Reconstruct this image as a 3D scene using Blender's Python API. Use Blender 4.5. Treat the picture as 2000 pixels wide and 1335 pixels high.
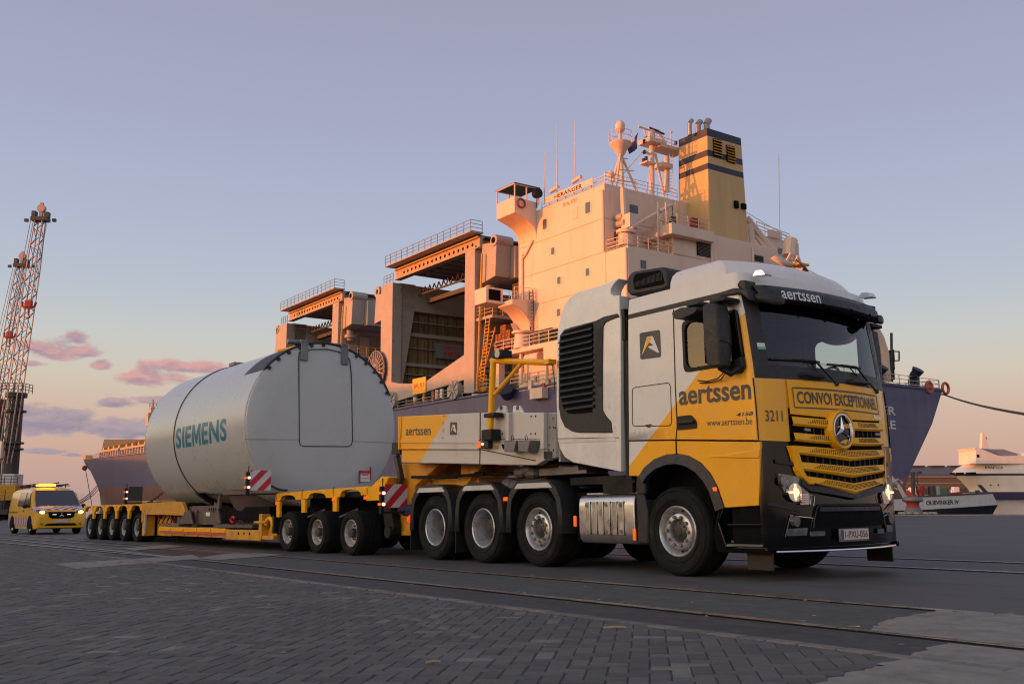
import bpy, bmesh, math, random
import numpy as np
from mathutils import Matrix, Vector
random.seed(7); rng = np.random.default_rng(7)
scene = bpy.context.scene
for o in list(bpy.data.objects): bpy.data.objects.remove(o)
PI = math.pi
# ------------------------------------------------------------------ camera
FPX, PIT = 1848.0, .1575          # focal length in pixels of a 2000 px wide picture, pitch
cam_d = bpy.data.cameras.new('camera'); cam_d.sensor_width = 36; cam_d.lens = FPX/2000*36
cam_d.clip_end = 9000; cam_d.clip_start = .1
cam = bpy.data.objects.new('camera', cam_d); scene.collection.objects.link(cam)
cam.rotation_euler = (PI/2+PIT, 0, 0); scene.camera = cam
# ------------------------------------------------------------------ sky, sun, exposure
SUN_DIR = Vector((-1, -.25, .062)).normalized()      # towards the sun
sun_d = bpy.data.lights.new('sun', 'SUN'); sun_d.energy = 5.0; sun_d.angle = math.radians(.6)
sun_d.color = (1, .21, .025)
sun = bpy.data.objects.new('sun', sun_d); scene.collection.objects.link(sun)
sun.rotation_euler = SUN_DIR.to_track_quat('Z', 'Y').to_euler()
vs = scene.view_settings; vs.view_transform = 'Standard'; vs.look = 'None'; vs.gamma = 1; vs.exposure = 0
vs.use_curve_mapping = False
scene.cycles.filter_width = 1.15
def lin(r, g, b):
    f = lambda c: (c/255/12.92 if c <= 10 else ((c/255+.055)/1.055)**2.4)
    return (f(r), f(g), f(b), 1)
world = bpy.data.worlds.new('World'); scene.world = world; world.use_nodes = True
GLOW = .36
def make_sky():
    nt = world.node_tree; N = nt.nodes; L = nt.links; N.clear()
    def nd(t, **k):
        n = N.new(t)
        for a, b in k.items(): setattr(n, a, b)
        return n
    def m(op, a, b=None, c=None, clamp=False):
        n = nd('ShaderNodeMath', operation=op, use_clamp=clamp)
        for i, v in enumerate((a, b, c)):
            if v is None: continue
            if isinstance(v, (int, float)): n.inputs[i].default_value = v
            else: L.new(v, n.inputs[i])
        return n.outputs[0]
    def mix(f, a, b, mode='MIX'):
        n = nd('ShaderNodeMix', data_type='RGBA', blend_type=mode)
        for sock, v in ((n.inputs[0], f), (n.inputs[6], a), (n.inputs[7], b)):
            if isinstance(v, (int, float, tuple)): sock.default_value = v
            else: L.new(v, sock)
        return n.outputs[2]
    tc = nd('ShaderNodeTexCoord'); sx = nd('ShaderNodeSeparateXYZ'); L.new(tc.outputs['Generated'], sx.inputs[0])
    X, Y, Z = sx.outputs
    el = m('MULTIPLY', m('ARCSINE', Z), 180/PI)               # elevation, degrees
    az = m('MULTIPLY', m('ARCTAN2', X, Y), 180/PI)            # azimuth from the quay direction, degrees
    ramp = nd('ShaderNodeValToRGB'); L.new(m('MULTIPLY_ADD', el, 1/60, 1/12), ramp.inputs[0])
    stops = [(-5, (120, 105, 105)), (-.3, (188, 156, 148)), (2.2, (206, 169, 152)), (4.6, (211, 184, 165)),
             (6.6, (210, 198, 182)), (8.8, (200, 202, 198)), (11.5, (186, 194, 205)), (15.5, (176, 184, 207)),
             (22, (166, 170, 197)), (29, (159, 160, 186)), (50, (140, 141, 166))]
    cr = ramp.color_ramp
    while len(cr.elements) < len(stops): cr.elements.new(.5)
    for e, (deg, c) in zip(cr.elements, stops): e.position = deg/60+1/12; e.color = lin(*c)
    col = ramp.outputs[0]
    # physical sky's afterglow, aimed out of view behind the camera to brighten the truck
    sky = nd('ShaderNodeTexSky', sky_type='NISHITA', sun_disc=False)
    sky.sun_elevation = math.asin(SUN_DIR.z); sky.sun_rotation = math.atan2(SUN_DIR.x, SUN_DIR.y)
    sky.air_density = 1.2; sky.dust_density = 1.5
    glow = mix(1.0, sky.outputs[0], (GLOW, GLOW*.90, GLOW*.78, 1), 'MULTIPLY')
    sd = nd('ShaderNodeVectorMath', operation='DOT_PRODUCT'); L.new(tc.outputs['Generated'], sd.inputs[0])
    sd.inputs[1].default_value = Vector((-.75, -.66, 0))
    wr = nd('ShaderNodeMapRange', interpolation_type='SMOOTHSTEP'); L.new(sd.outputs['Value'], wr.inputs[0]); wr.inputs[1].default_value = -.18; wr.inputs[2].default_value = .7
    w = wr.outputs[0]
    # clouds: lobes of broken cumulus low over the left of the harbour
    nz = nd('ShaderNodeTexNoise', noise_dimensions='3D'); nz.inputs['Scale'].default_value = 1; nz.inputs['Detail'].default_value = 7
    nz.inputs['Roughness'].default_value = .58
    cv = nd('ShaderNodeCombineXYZ'); L.new(m('MULTIPLY', az, .62), cv.inputs[0]); L.new(m('MULTIPLY', el, 1.45), cv.inputs[1]); cv.inputs[2].default_value = 3.7
    L.new(cv.outputs[0], nz.inputs['Vector'])
    n1 = m('SUBTRACT', nz.outputs['Fac'], .5)
    dens = None; litv = None
    def lobe(a0, e0, wa, we, amp=1.0, lit=0.0):
        nonlocal dens, litv
        da = m('DIVIDE', m('SUBTRACT', az, a0), wa); de = m('DIVIDE', m('SUBTRACT', el, e0), we)
        # flat base: the lower half falls off faster
        de = m('MULTIPLY', de, m('MULTIPLY_ADD', m('LESS_THAN', de, 0), .9, 1))
        r2 = m('ADD', m('MULTIPLY', da, da), m('MULTIPLY', de, de))
        v = m('SUBTRACT', amp, r2)
        dens = v if dens is None else m('MAXIMUM', dens, v)
        lv = m('MULTIPLY', m('GREATER_THAN', v, -.6), lit)
        litv = lv if litv is None else m('MAXIMUM', litv, lv)
    lobe(-25.9, 7.6, 2.3, .85, lit=.75); lobe(-24.9, 8.25, .7, .6, lit=.9); lobe(-23.6, 6.95, .75, .45, lit=.8)
    lobe(-20.6, 6.3, 2.3, .9, lit=1); lobe(-19.4, 7.0, 2.4, .65, lit=1); lobe(-21.6, 6.6, .8, .9, lit=1)
    lobe(-27.0, 6.85, .8, .25, lit=.6); lobe(-20.8, 5.1, 1.9, .4, lit=.35)
    lobe(-26, 3.6, 3.6, 1.1, 1.25, lit=.12); lobe(-21.8, 3.4, 3.6, .95, 1.25, lit=.12); lobe(-22.7, 4.8, 1.5, .45, lit=.1); lobe(-19.7, 4.9, 1.1, .25, lit=.1)
    lobe(-26.2, 2.15, 1.4, .25, lit=.05); lobe(-24.8, 2.0, .6, .14, lit=.05); lobe(-40, 6, 6, 1.1, lit=.7); lobe(-47, 3.5, 7, .8, lit=.2)
    lobe(52, 5, 6, .7, lit=.5); lobe(66, 7, 5, 1.0, lit=.6)
    d = m('ADD', m('MULTIPLY', dens, .9), m('MULTIPLY', n1, 4.0))
    a = nd('ShaderNodeMapRange', interpolation_type='SMOOTHSTEP'); L.new(d, a.inputs[0]); a.inputs[1].default_value = -.05; a.inputs[2].default_value = .85; a.inputs[4].default_value = .96
    # lit tops: noise sampled a little higher tells which side of a billow faces up
    nz2 = nd('ShaderNodeTexNoise', noise_dimensions='3D'); nz2.inputs['Scale'].default_value = 1; nz2.inputs['Detail'].default_value = 5
    ad = nd('ShaderNodeVectorMath', operation='ADD'); L.new(cv.outputs[0], ad.inputs[0]); ad.inputs[1].default_value = (-.12, .42, 0); L.new(ad.outputs[0], nz2.inputs['Vector'])
    top = m('MULTIPLY_ADD', m('SUBTRACT', nz.outputs['Fac'], nz2.outputs['Fac']), 4.0, .45, clamp=True)
    shade = mix(top, lin(150, 142, 158), lin(170, 158, 168))
    pink = mix(top, lin(172, 146, 158), lin(218, 163, 158))
    ccol = mix(litv, shade, pink)
    col = mix(a.outputs[0], col, ccol)
    fin = nd('ShaderNodeMix', data_type='RGBA', blend_type='ADD'); L.new(w, fin.inputs[0]); L.new(col, fin.inputs[6]); L.new(glow, fin.inputs[7])
    bg = nd('ShaderNodeBackground'); L.new(fin.outputs[2], bg.inputs[0]); bg.inputs[1].default_value = 1.0
    out = nd('ShaderNodeOutputWorld'); L.new(bg.outputs[0], out.inputs[0])
make_sky()
# ------------------------------------------------------------------ frames (where each large thing stands)
class Frame:
    def __init__(s, O, R): s.O = np.array(O, float); s.R = np.array(R, float)
    def w(s, p): return s.O + s.R@np.array(p, float)
    def M(s):
        m = Matrix.Identity(4)
        for i in range(3):
            for j in range(3): m[i][j] = s.R[i][j]
            m[i][3] = s.O[i]
        return m
    def sub(s, off, yaw):
        c, n = math.cos(yaw), math.sin(yaw)
        return Frame(s.w(off), s.R@np.array([[c, -n, 0], [n, c, 0], [0, 0, 1]]))
    def at(s, px, py, axis, val):       # the point of the plane axis=val that is sighted at a picture position
        a = (px-1000)/FPX; b = (667.5-py)/FPX; cp, sp = math.cos(PIT), math.sin(PIT)
        d = s.R.T@np.array([a, cp-b*sp, sp+b*cp]); o = -s.R.T@s.O
        return o + (val-o[axis])/d[axis]*d
def heading(O, phi, pitch=0):
    f = np.array([math.cos(phi)*math.cos(pitch), -math.sin(phi)*math.cos(pitch), math.sin(pitch)])
    u = np.array([-math.cos(phi)*math.sin(pitch), math.sin(phi)*math.sin(pitch), math.cos(pitch)])
    return Frame(O, np.stack([f, np.cross(u, f), u], 1))
T = heading([2.8839, 11.9957, -.964], .9297, .0202)      # tractor: x forward, y left, z up, origin under the front axle
R = T.sub((-3.1, 0, 0), math.radians(1.7))               # trailer: origin at the kingpin
S = Frame([14.2, 69, 0], np.array([[-.5706, -.8212, 0], [.8212, -.5706, 0], [0, 0, 1]]))   # ship: x to the bow, y to port, origin at the port quarter
GK = .003
def gz(x, y):   # height of the yard at tractor coordinates
    return GK*(y+1.17)
WATER = -4.2
# ------------------------------------------------------------------ helpers
def link(o): scene.collection.objects.link(o); return o
def tag(o, label=None, cat=None, group=None, kind=None):
    if label: o['label'] = label
    if cat: o['category'] = cat
    if group: o['group'] = group
    if kind: o['kind'] = kind
    return o
def thing(name, label, cat, frame=None, group=None):
    o = link(bpy.data.objects.new(name, None)); o.empty_display_size = .3
    if frame is not None: o.matrix_world = frame.M()
    return tag(o, label, cat, group)
def copy_tree(o, parent=None):
    c = o.copy(); scene.collection.objects.link(c)
    if parent is not None: c.parent = parent
    for ch in list(o.children): copy_tree(ch, c)
    return c
class MB:
    def __init__(s): s.v = []; s.f = []; s.mi = []
    def add(s, v, f, mi=0):
        n = len(s.v); s.v += [tuple(map(float, p)) for p in v]
        for q in f: s.f.append(tuple(i+n for i in q)); s.mi.append(mi)
        return s
    def box(s, a, b, mi=0):
        x0, x1 = sorted((a[0], b[0])); y0, y1 = sorted((a[1], b[1])); z0, z1 = sorted((a[2], b[2]))
        v = [(x0,y0,z0),(x1,y0,z0),(x1,y1,z0),(x0,y1,z0),(x0,y0,z1),(x1,y0,z1),(x1,y1,z1),(x0,y1,z1)]
        return s.add(v, [(0,3,2,1),(4,5,6,7),(0,1,5,4),(1,2,6,5),(2,3,7,6),(3,0,4,7)], mi)
    def prism(s, poly, axis, a, b, mi=0):
        n = len(poly)
        def P(p, h):
            return {0: (h, p[0], p[1]), 1: (p[0], h, p[1]), 2: (p[0], p[1], h)}[axis]
        ar = sum(poly[i][0]*poly[(i+1)%n][1]-poly[(i+1)%n][0]*poly[i][1] for i in range(n))
        if (ar < 0) != (axis == 1): poly = poly[::-1]
        if a > b: a, b = b, a
        v = [P(p, a) for p in poly]+[P(p, b) for p in poly]
        f = [tuple(range(n))[::-1], tuple(range(n, 2*n))]+[(i, (i+1)%n, n+(i+1)%n, n+i) for i in range(n)]
        return s.add(v, f, mi)
    def loft(s, rows, mi=0, closed=False, caps=False, skip=None):
        n = len(rows[0]); v = [p for r in rows for p in r]; f = []
        for i in range(len(rows)-1):
            for j in range(n if closed else n-1):
                if skip and skip(i, j): continue
                k = (j+1) % n
                f.append((i*n+j, i*n+k, (i+1)*n+k, (i+1)*n+j))
        if caps: f += [tuple(range(n))[::-1], tuple(range((len(rows)-1)*n, len(rows)*n))]
        return s.add(v, f, mi)
    def cyl(s, p0, p1, r0, r1=None, n=12, caps=True, mi=0):
        r1 = r0 if r1 is None else r1
        p0 = Vector(p0); p1 = Vector(p1); d = (p1-p0).normalized()
        a = d.orthogonal().normalized(); b = d.cross(a)
        rows = [[p+(a*math.cos(t)+b*math.sin(t))*r for t in [2*PI*i/n for i in range(n)]] for p, r in ((p0, r0), (p1, r1))]
        return s.loft(rows, mi, True, caps)
    def tube(s, pts, r, n=6, mi=0, closed=False):
        pts = [Vector(p) for p in pts]; rows = []; m = len(pts); prev = None
        for i, p in enumerate(pts):
            q0 = pts[i-1] if (i or closed) else p; q1 = pts[(i+1) % m] if (i < m-1 or closed) else p
            d = (q1-q0).normalized()
            a = d.orthogonal().normalized() if prev is None else (prev-d*prev.dot(d)).normalized()
            prev = a; b = d.cross(a)
            rows.append([p+(a*math.cos(t)+b*math.sin(t))*r for t in [2*PI*k/n for k in range(n)]])
        if closed: rows.append(rows[0])
        return s.loft(rows, mi, True, not closed)
    def lathe(s, prof, o=(0,0,0), axis=1, n=32, mi=0, a0=0, a1=2*PI):
        # prof: (radius, height along axis)
        full = abs(a1-a0-2*PI) < 1e-6; m = n if full else n+1
        rows = []
        for r, h in prof:
            row = []
            for k in range(m):
                t = a0+(a1-a0)*k/n; c, q = r*math.cos(t), r*math.sin(t)
                p = {0: (h, c, q), 1: (c, h, q), 2: (c, q, h)}[axis]
                row.append((o[0]+p[0], o[1]+p[1], o[2]+p[2]))
            rows.append(row)
        return s.loft(rows, mi, full)
    def ball(s, c, r, n=10, mi=0, sq=(1,1,1)):
        rows = [[(c[0]+sq[0]*r*math.sin(a)*math.cos(t), c[1]+sq[1]*r*math.sin(a)*math.sin(t), c[2]+sq[2]*r*math.cos(a)) for t in [2*PI*k/n for k in range(n)]] for a in [PI*i/(n//2+1) for i in range(n//2+2)]]
        return s.loft(rows, mi, True)
    def railing(s, pts, h=1.05, step=1.5, r=.022, rails=3, n=4):
        pts = [Vector(p) for p in pts]; up = Vector((0, 0, 1))
        for k in range(rails): s.tube([p+up*h*(k+1)/rails for p in pts], r, n)
        for a, b in zip(pts, pts[1:]):
            m = max(1, round((b-a).length/step))
            for i in range(m+1): p = a.lerp(b, i/m); s.tube([p, p+up*h], r*1.15, n)
        return s
    def ladder(s, a, b, w=(0, .25, 0), step=.3, r=.02):
        a = Vector(a); b = Vector(b); w = Vector(w)
        s.tube([a-w, b-w], r, 4); s.tube([a+w, b+w], r, 4)
        m = int((b-a).length/step)
        for i in range(1, m): p = a.lerp(b, i/m); s.tube([p-w, p+w], r*.7, 4)
        return s
    def build(s, name, mat, parent=None, smooth=35, bevel=0, seg=2, kind=None, solid=0, label=None):
        me = bpy.data.meshes.new(name); me.from_pydata(s.v, [], s.f)
        mats = mat if isinstance(mat, (list, tuple)) else [mat]
        for q in mats: me.materials.append(q)
        if len(mats) > 1: me.polygons.foreach_set('material_index', s.mi)
        bm = bmesh.new(); bm.from_mesh(me); bmesh.ops.remove_doubles(bm, verts=bm.verts, dist=1e-5)
        if solid == 0: bmesh.ops.recalc_face_normals(bm, faces=bm.faces)
        bm.to_mesh(me); bm.free()
        if smooth:
            me.polygons.foreach_set('use_smooth', [True]*len(me.polygons)); me.set_sharp_from_angle(angle=math.radians(smooth))
        o = link(bpy.data.objects.new(name, me))
        if parent is not None: o.parent = parent
        if bevel:
            b = o.modifiers.new('bevel', 'BEVEL'); b.width = bevel; b.segments = seg; b.limit_method = 'ANGLE'; b.angle_limit = math.radians(40)
        if solid:
            q = o.modifiers.new('solid', 'SOLIDIFY'); q.thickness = solid; q.offset = 0
        if kind: o['kind'] = kind
        if label: o['label'] = label
        return o
def split(mb, name, mat_, parent, **k):
    # one object for each loose piece of a builder
    par = list(range(len(mb.v)))
    def find(i):
        while par[i] != i: par[i] = par[par[i]]; i = par[i]
        return i
    for f in mb.f:
        for i in f[1:]: par[find(i)] = find(f[0])
    grp = {}
    for f, mi in zip(mb.f, mb.mi): grp.setdefault(find(f[0]), []).append((f, mi))
    for fs in grp.values():
        ids = sorted({i for f, _ in fs for i in f}); mp = {i: n for n, i in enumerate(ids)}; o = MB()
        o.v = [mb.v[i] for i in ids]; o.f = [tuple(mp[i] for i in f) for f, _ in fs]; o.mi = [m for _, m in fs]; o.build(name, mat_, parent, **k)
def rrect(x0, y0, x1, y1, r, n=5):
    p = []
    for cx, cy, a in ((x1-r, y1-r, 0), (x0+r, y1-r, 90), (x0+r, y0+r, 180), (x1-r, y0+r, 270)):
        for k in range(n+1):
            t = math.radians(a+90*k/n); p.append((cx+r*math.cos(t), cy+r*math.sin(t)))
    return p
def round_poly(pts, r, n=4):
    out = []; m = len(pts)
    for i in range(m):
        p = Vector(pts[i]).to_2d() if len(pts[i]) > 2 else Vector(pts[i]); a = Vector(pts[i-1])-p; b = Vector(pts[(i+1) % m])-p
        rr = min(r, a.length*.45, b.length*.45); q0 = p+a.normalized()*rr; q1 = p+b.normalized()*rr
        for k in range(n+1):
            t = k/n; out.append(tuple(q0*(1-t)**2+p*2*t*(1-t)+q1*t*t))
    return out
def text_geo(body, w=None, h=None, bold=0.0, space=1.0):
    c = bpy.data.curves.new('lettering', 'FONT'); c.body = body; c.size = 1; c.offset = bold; c.space_character = space; c.resolution_u = 4
    o = link(bpy.data.objects.new('lettering', c)); bpy.context.view_layer.update()
    dg = bpy.context.evaluated_depsgraph_get(); me = bpy.data.meshes.new_from_object(o.evaluated_get(dg))
    v = np.array([p.co[:] for p in me.vertices]); f = [tuple(p.vertices) for p in me.polygons]
    bpy.data.objects.remove(o); bpy.data.meshes.remove(me)
    v = v[:, :2]; mn = v.min(0); mx = v.max(0); sz = mx-mn
    v = v-mn
    sx = w/sz[0] if w else h/sz[1]; sy = h/sz[1] if h else sx
    return v*np.array([sx, sy]), f
def text_on(body, org, ux, uy, mat, parent, w=None, h=None, bold=0.0, space=1.0, name='lettering', depth=0.0):
    v, f = text_geo(body, w, h, bold, space)
    org = np.array(org); ux = np.array(ux); uy = np.array(uy)
    return MB().add([org+ux*a+uy*b for a, b in v], f).build(name, mat, parent, smooth=0)
# ------------------------------------------------------------------ materials
def mat_base(name):
    m = bpy.data.materials.new(name); m.use_nodes = True
    nt = m.node_tree; return m, nt, nt.nodes, nt.links, nt.nodes['Principled BSDF']
def noise_node(N, L, scale, detail=4, rough=.6, vec=None, stretch=None):
    tc = N.new('ShaderNodeTexCoord'); src = tc.outputs['Object']
    if stretch:
        mp = N.new('ShaderNodeMapping'); mp.inputs['Scale'].default_value = stretch; L.new(src, mp.inputs[0]); src = mp.outputs[0]
    n = N.new('ShaderNodeTexNoise'); n.inputs['Scale'].default_value = scale; n.inputs['Detail'].default_value = detail; n.inputs['Roughness'].default_value = rough
    L.new(src, n.inputs['Vector']); return n.outputs['Fac']
def mapr(N, L, v, a, b, c, d):
    r = N.new('ShaderNodeMapRange'); L.new(v, r.inputs[0])
    for i, q in enumerate((a, b, c, d)): r.inputs[i+1].default_value = q
    return r.outputs[0]
def mixc(N, L, f, a, b, mode='MIX'):
    n = N.new('ShaderNodeMix'); n.data_type = 'RGBA'; n.blend_type = mode
    for s, v in ((n.inputs[0], f), (n.inputs[6], a), (n.inputs[7], b)):
        if isinstance(v, (int, float)): s.default_value = v
        elif isinstance(v, tuple): s.default_value = v if len(v) == 4 else v+(1,)
        else: L.new(v, s)
    return n.outputs[2]
def mat(name, col, rough=.5, metal=0, coat=0, var=.12, vs_=3, dirt=None, dirt_amt=.0, dirt_scale=1.5, bump=0, bscale=60, rvar=.15, stretch=None, spec=.5, emit=None, es=0):
    m, nt, N, L, P = mat_base(name)
    col = tuple(col[:3])+(1,)
    f = noise_node(N, L, vs_, 5, .65, stretch=stretch)
    lo = tuple(c*(1-var) for c in col[:3])+(1,); hi = tuple(min(1, c*(1+var)) for c in col[:3])+(1,)
    c = mixc(N, L, mapr(N, L, f, .3, .7, 0, 1), lo, hi)
    if dirt:
        g = noise_node(N, L, dirt_scale, 8, .7, stretch=stretch)
        c = mixc(N, L, mapr(N, L, g, .62-dirt_amt*.35, .75, 0, .9), c, tuple(dirt[:3])+(1,))
    L.new(c, P.inputs['Base Color'])
    L.new(mapr(N, L, noise_node(N, L, vs_*2.3, 4), .25, .75, max(.03, rough-rvar), min(1, rough+rvar)), P.inputs['Roughness'])
    P.inputs['Metallic'].default_value = metal; P.inputs['Coat Weight'].default_value = coat; P.inputs['Coat Roughness'].default_value = .06
    P.inputs['Specular IOR Level'].default_value = spec
    if bump:
        b = N.new('ShaderNodeBump'); b.inputs['Strength'].default_value = bump; b.inputs['Distance'].default_value = .02
        L.new(noise_node(N, L, bscale, 5, .7), b.inputs['Height']); L.new(b.outputs[0], P.inputs['Normal'])
    if emit: P.inputs['Emission Color'].default_value = tuple(emit)+(1,); P.inputs['Emission Strength'].default_value = es
    return m
YEL = (.92, .43, .004); WHT = (.74, .73, .70)
def coords(N, L):
    tc = N.new('ShaderNodeTexCoord'); s = N.new('ShaderNodeSeparateXYZ'); L.new(tc.outputs['Object'], s.inputs[0]); return s.outputs
def mth(N, L, op, a, b=None, c=None):
    n = N.new('ShaderNodeMath'); n.operation = op
    for i, v in enumerate((a, b, c)):
        if v is None: continue
        if isinstance(v, (int, float)): n.inputs[i].default_value = v
        else: L.new(v, n.inputs[i])
    return n.outputs[0]
def livery(name, slope, off, c1, c2, rough=.3, coat=.6, dirt=.15, scale=2.5):
    # paint of colour c2 (yellow) below the slanted line z = slope*x+off, c1 above
    m, nt, N, L, P = mat_base(name)
    X, Y, Z = coords(N, L)
    k = mth(N, L, 'LESS_THAN', Z, mth(N, L, 'MULTIPLY_ADD', X, slope, off))
    c = mixc(N, L, k, c1+(1,), c2+(1,))
    g = noise_node(N, L, scale, 9, .72)
    c = mixc(N, L, mapr(N, L, g, .55, .8, 0, dirt), c, (.30, .25, .2, 1))
    c = mixc(N, L, mapr(N, L, noise_node(N, L, scale*.6, 4), .3, .7, 0, .12), c, (.25, .24, .22, 1))
    L.new(c, P.inputs['Base Color']); L.new(mapr(N, L, g, .3, .7, rough-.1, rough+.15), P.inputs['Roughness'])
    P.inputs['Coat Weight'].default_value = coat; P.inputs['Coat Roughness'].default_value = .05
    return m
def stripes(name, c1, c2, period, ax, ay, duty=.5, rough=.5):
    # straight diagonal print: stripes across a*x+b*y+c*z
    m, nt, N, L, P = mat_base(name)
    X, Y, Z = coords(N, L); s = {'x': X, 'y': Y, 'z': Z}
    v = mth(N, L, 'ADD', mth(N, L, 'MULTIPLY', s[ax[0]], ax[1]), mth(N, L, 'MULTIPLY', s[ay[0]], ay[1]))
    k = mth(N, L, 'LESS_THAN', mth(N, L, 'FRACT', mth(N, L, 'DIVIDE', mth(N, L, 'ADD', v, 100*period), period)), duty)
    c = mixc(N, L, k, c1+(1,), c2+(1,))
    c = mixc(N, L, mapr(N, L, noise_node(N, L, 6, 6), .5, .8, 0, .25), c, (.25, .22, .2, 1))
    L.new(c, P.inputs['Base Color']); P.inputs['Roughness'].default_value = rough
    return m
def glass(name, tint=(.6, .65, .68), rough=.02, see=.75):
    m, nt, N, L, P = mat_base(name); N.remove(P)
    g = N.new('ShaderNodeBsdfGlossy'); g.inputs['Roughness'].default_value = rough
    t = N.new('ShaderNodeBsdfTransparent'); t.inputs[0].default_value = tuple(c*see for c in tint)+(1,)
    fr = N.new('ShaderNodeFresnel'); fr.inputs[0].default_value = 1.52
    mx = N.new('ShaderNodeMixShader'); L.new(mapr(N, L, fr.outputs[0], 0, 1, .03, 1), mx.inputs[0]); L.new(t.outputs[0], mx.inputs[1]); L.new(g.outputs[0], mx.inputs[2])
    L.new(mx.outputs[0], N['Material Output'].inputs[0]); return m
def lamp(name, col, s): return mat(name, (col[0]*.6, col[1]*.6, col[2]*.6), .3, emit=col, es=s, var=0)
M_white = mat('white_paint', WHT, .3, coat=.5, dirt=(.35, .3, .26), dirt_amt=.05)
M_yellow = mat('yellow_paint', YEL, .36, spec=.35, coat=.0, dirt=(.4, .2, .03), dirt_amt=.0, var=.06)
M_yellow_old = mat('worn_yellow_paint', (.70, .33, .02), .45, coat=.2, dirt=(.13, .08, .03), dirt_amt=.45, dirt_scale=3, var=.15)
M_cab = livery('cab_livery', .845, 1.885, WHT, YEL, rough=.28, coat=.12)
M_blackp = mat('black_plastic', (.014, .014, .015), .5, spec=.3, var=.2, vs_=8)
M_greyp = mat('charcoal_plastic', (.030, .030, .033), .5, spec=.35, var=.15, vs_=8, bump=.05, bscale=300)
M_gloss = mat('gloss_black', (.004, .004, .0045), .09, spec=.45, coat=.0, rvar=.04, dirt=(.05, .045, .04), dirt_amt=.05)
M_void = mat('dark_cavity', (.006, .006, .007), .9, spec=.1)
M_tyre = mat('tyre_rubber', (.012, .012, .0125), .8, spec=.2, var=.3, vs_=6, dirt=(.035, .033, .03), dirt_amt=.2, dirt_scale=4, bump=.2, bscale=80)
M_rim = mat('grey_steel_rim', (.55, .55, .56), .32, .55, var=.1, dirt=(.12, .1, .08), dirt_amt=.3, dirt_scale=9)
M_rimw = mat('dull_white_rim', (.40, .39, .37), .5, .1, var=.15, dirt=(.10, .07, .05), dirt_amt=.5, dirt_scale=11)
M_hub = mat('dark_hub', (.05, .05, .055), .5, .3, var=.3, vs_=10)
M_alu = mat('brushed_aluminium', (.62, .60, .58), .34, .95, var=.12, vs_=3, stretch=(30, 30, 1.2), rvar=.12)
M_chrome = mat('chrome', (.75, .75, .77), .1, 1, var=.05, rvar=.04)
M_grey = mat('grey_steel', (.20, .20, .21), .5, .4, var=.2, dirt=(.08, .06, .05), dirt_amt=.3)
M_dgrey = mat('dark_grey_print', (.06, .06, .062), .5, var=.05)
M_wprint = mat('white_print', (.7, .7, .7), .45, var=.05)
M_chassis = mat('dark_chassis', (.012, .012, .013), .65, .0, spec=.25, var=.3, vs_=6, dirt=(.03, .028, .025), dirt_amt=.3)
M_mesh = mat('yellow_perforated', YEL, .5, var=.1)
M_amber = lamp('amber_lamp', (1, .14, .01), .7)
M_red_lamp = lamp('red_lamp', (1, .03, .01), 1.6)
M_white_lamp = lamp('white_lamp', (1, .93, .8), 1.2)
M_head = lamp('headlamp', (1, .66, .25), 2.2)
M_lens = mat('lamp_lens', (.16, .165, .175), .08, .55, coat=.8, var=.5, vs_=16)
M_glass = glass('clear_glass', (.86, .95, .93), see=.92)
M_glass_d = glass('tinted_glass', (.85, .9, .92), see=.92)
M_reflect = mat('silver_reflective_tape', (.6, .6, .58), .4, .2, var=.15)
M_steel = mat('bare_steel', (.32, .30, .29), .38, .8, var=.25, vs_=6, dirt=(.12, .06, .03), dirt_amt=.25)
M_brown = mat('brown_primer_steel', (.11, .082, .075), .55, .1, var=.2, dirt=(.14, .07, .04), dirt_amt=.15)
M_wood = mat('grey_timber', (.16, .125, .095), .8, var=.3, stretch=(1, 12, 12))
M_rubber = mat('black_hose', (.012, .012, .012), .5)
M_chain = mat('dark_chain', (.06, .05, .045), .5, .6, var=.3)
M_redp = mat('red_print', (.45, .015, .03), .45, dirt=(.2, .08, .07), dirt_amt=.1)
M_board = stripes('red_white_board', (.52, .02, .04), (.62, .60, .60), .235, ('y', -.72), ('z', .72), .5)
# ------------------------------------------------------------------ the yard
def ground_material():
    m, nt, N, L, P = mat_base('worn_asphalt')
    f = noise_node(N, L, .35, 8, .65, stretch=(.35, 1, 1)); g = noise_node(N, L, 160, 3, .7); h = noise_node(N, L, 2.2, 6, .7, stretch=(.25, 1, 1))
    c = mixc(N, L, mapr(N, L, f, .3, .7, 0, 1), (.046, .046, .047, 1), (.098, .097, .097, 1))
    c = mixc(N, L, mapr(N, L, h, .5, .75, 0, .7), c, (.038, .038, .039, 1))
    c = mixc(N, L, mapr(N, L, g, .62, .75, 0, .6), c, (.12, .115, .11, 1))
    L.new(c, P.inputs['Base Color']); L.new(mapr(N, L, f, .3, .7, .55, .85), P.inputs['Roughness'])
    b = N.new('ShaderNodeBump'); b.inputs['Strength'].default_value = .5; b.inputs['Distance'].default_value = .006
    L.new(g, b.inputs['Height']); L.new(b.outputs[0], P.inputs['Normal']); return m
M_asph = ground_material()
M_asph2 = mat('dark_asphalt_strip', (.046, .045, .047), .75, var=.25, vs_=3, dirt=(.06, .057, .055), dirt_amt=.15, bump=.4, bscale=150)
M_asph3 = mat('green_grey_asphalt', (.072, .080, .077), .8, var=.2, vs_=4, dirt=(.04, .042, .04), dirt_amt=.3, bump=.5, bscale=170)
M_conc = mat('rough_concrete', (.25, .23, .205), .85, var=.2, vs_=5, dirt=(.12, .105, .09), dirt_amt=.3, dirt_scale=3, bump=.6, bscale=120)
M_sand = mat('joint_sand', (.042, .040, .037), .95, var=.3, vs_=20)
M_paver = None
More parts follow.
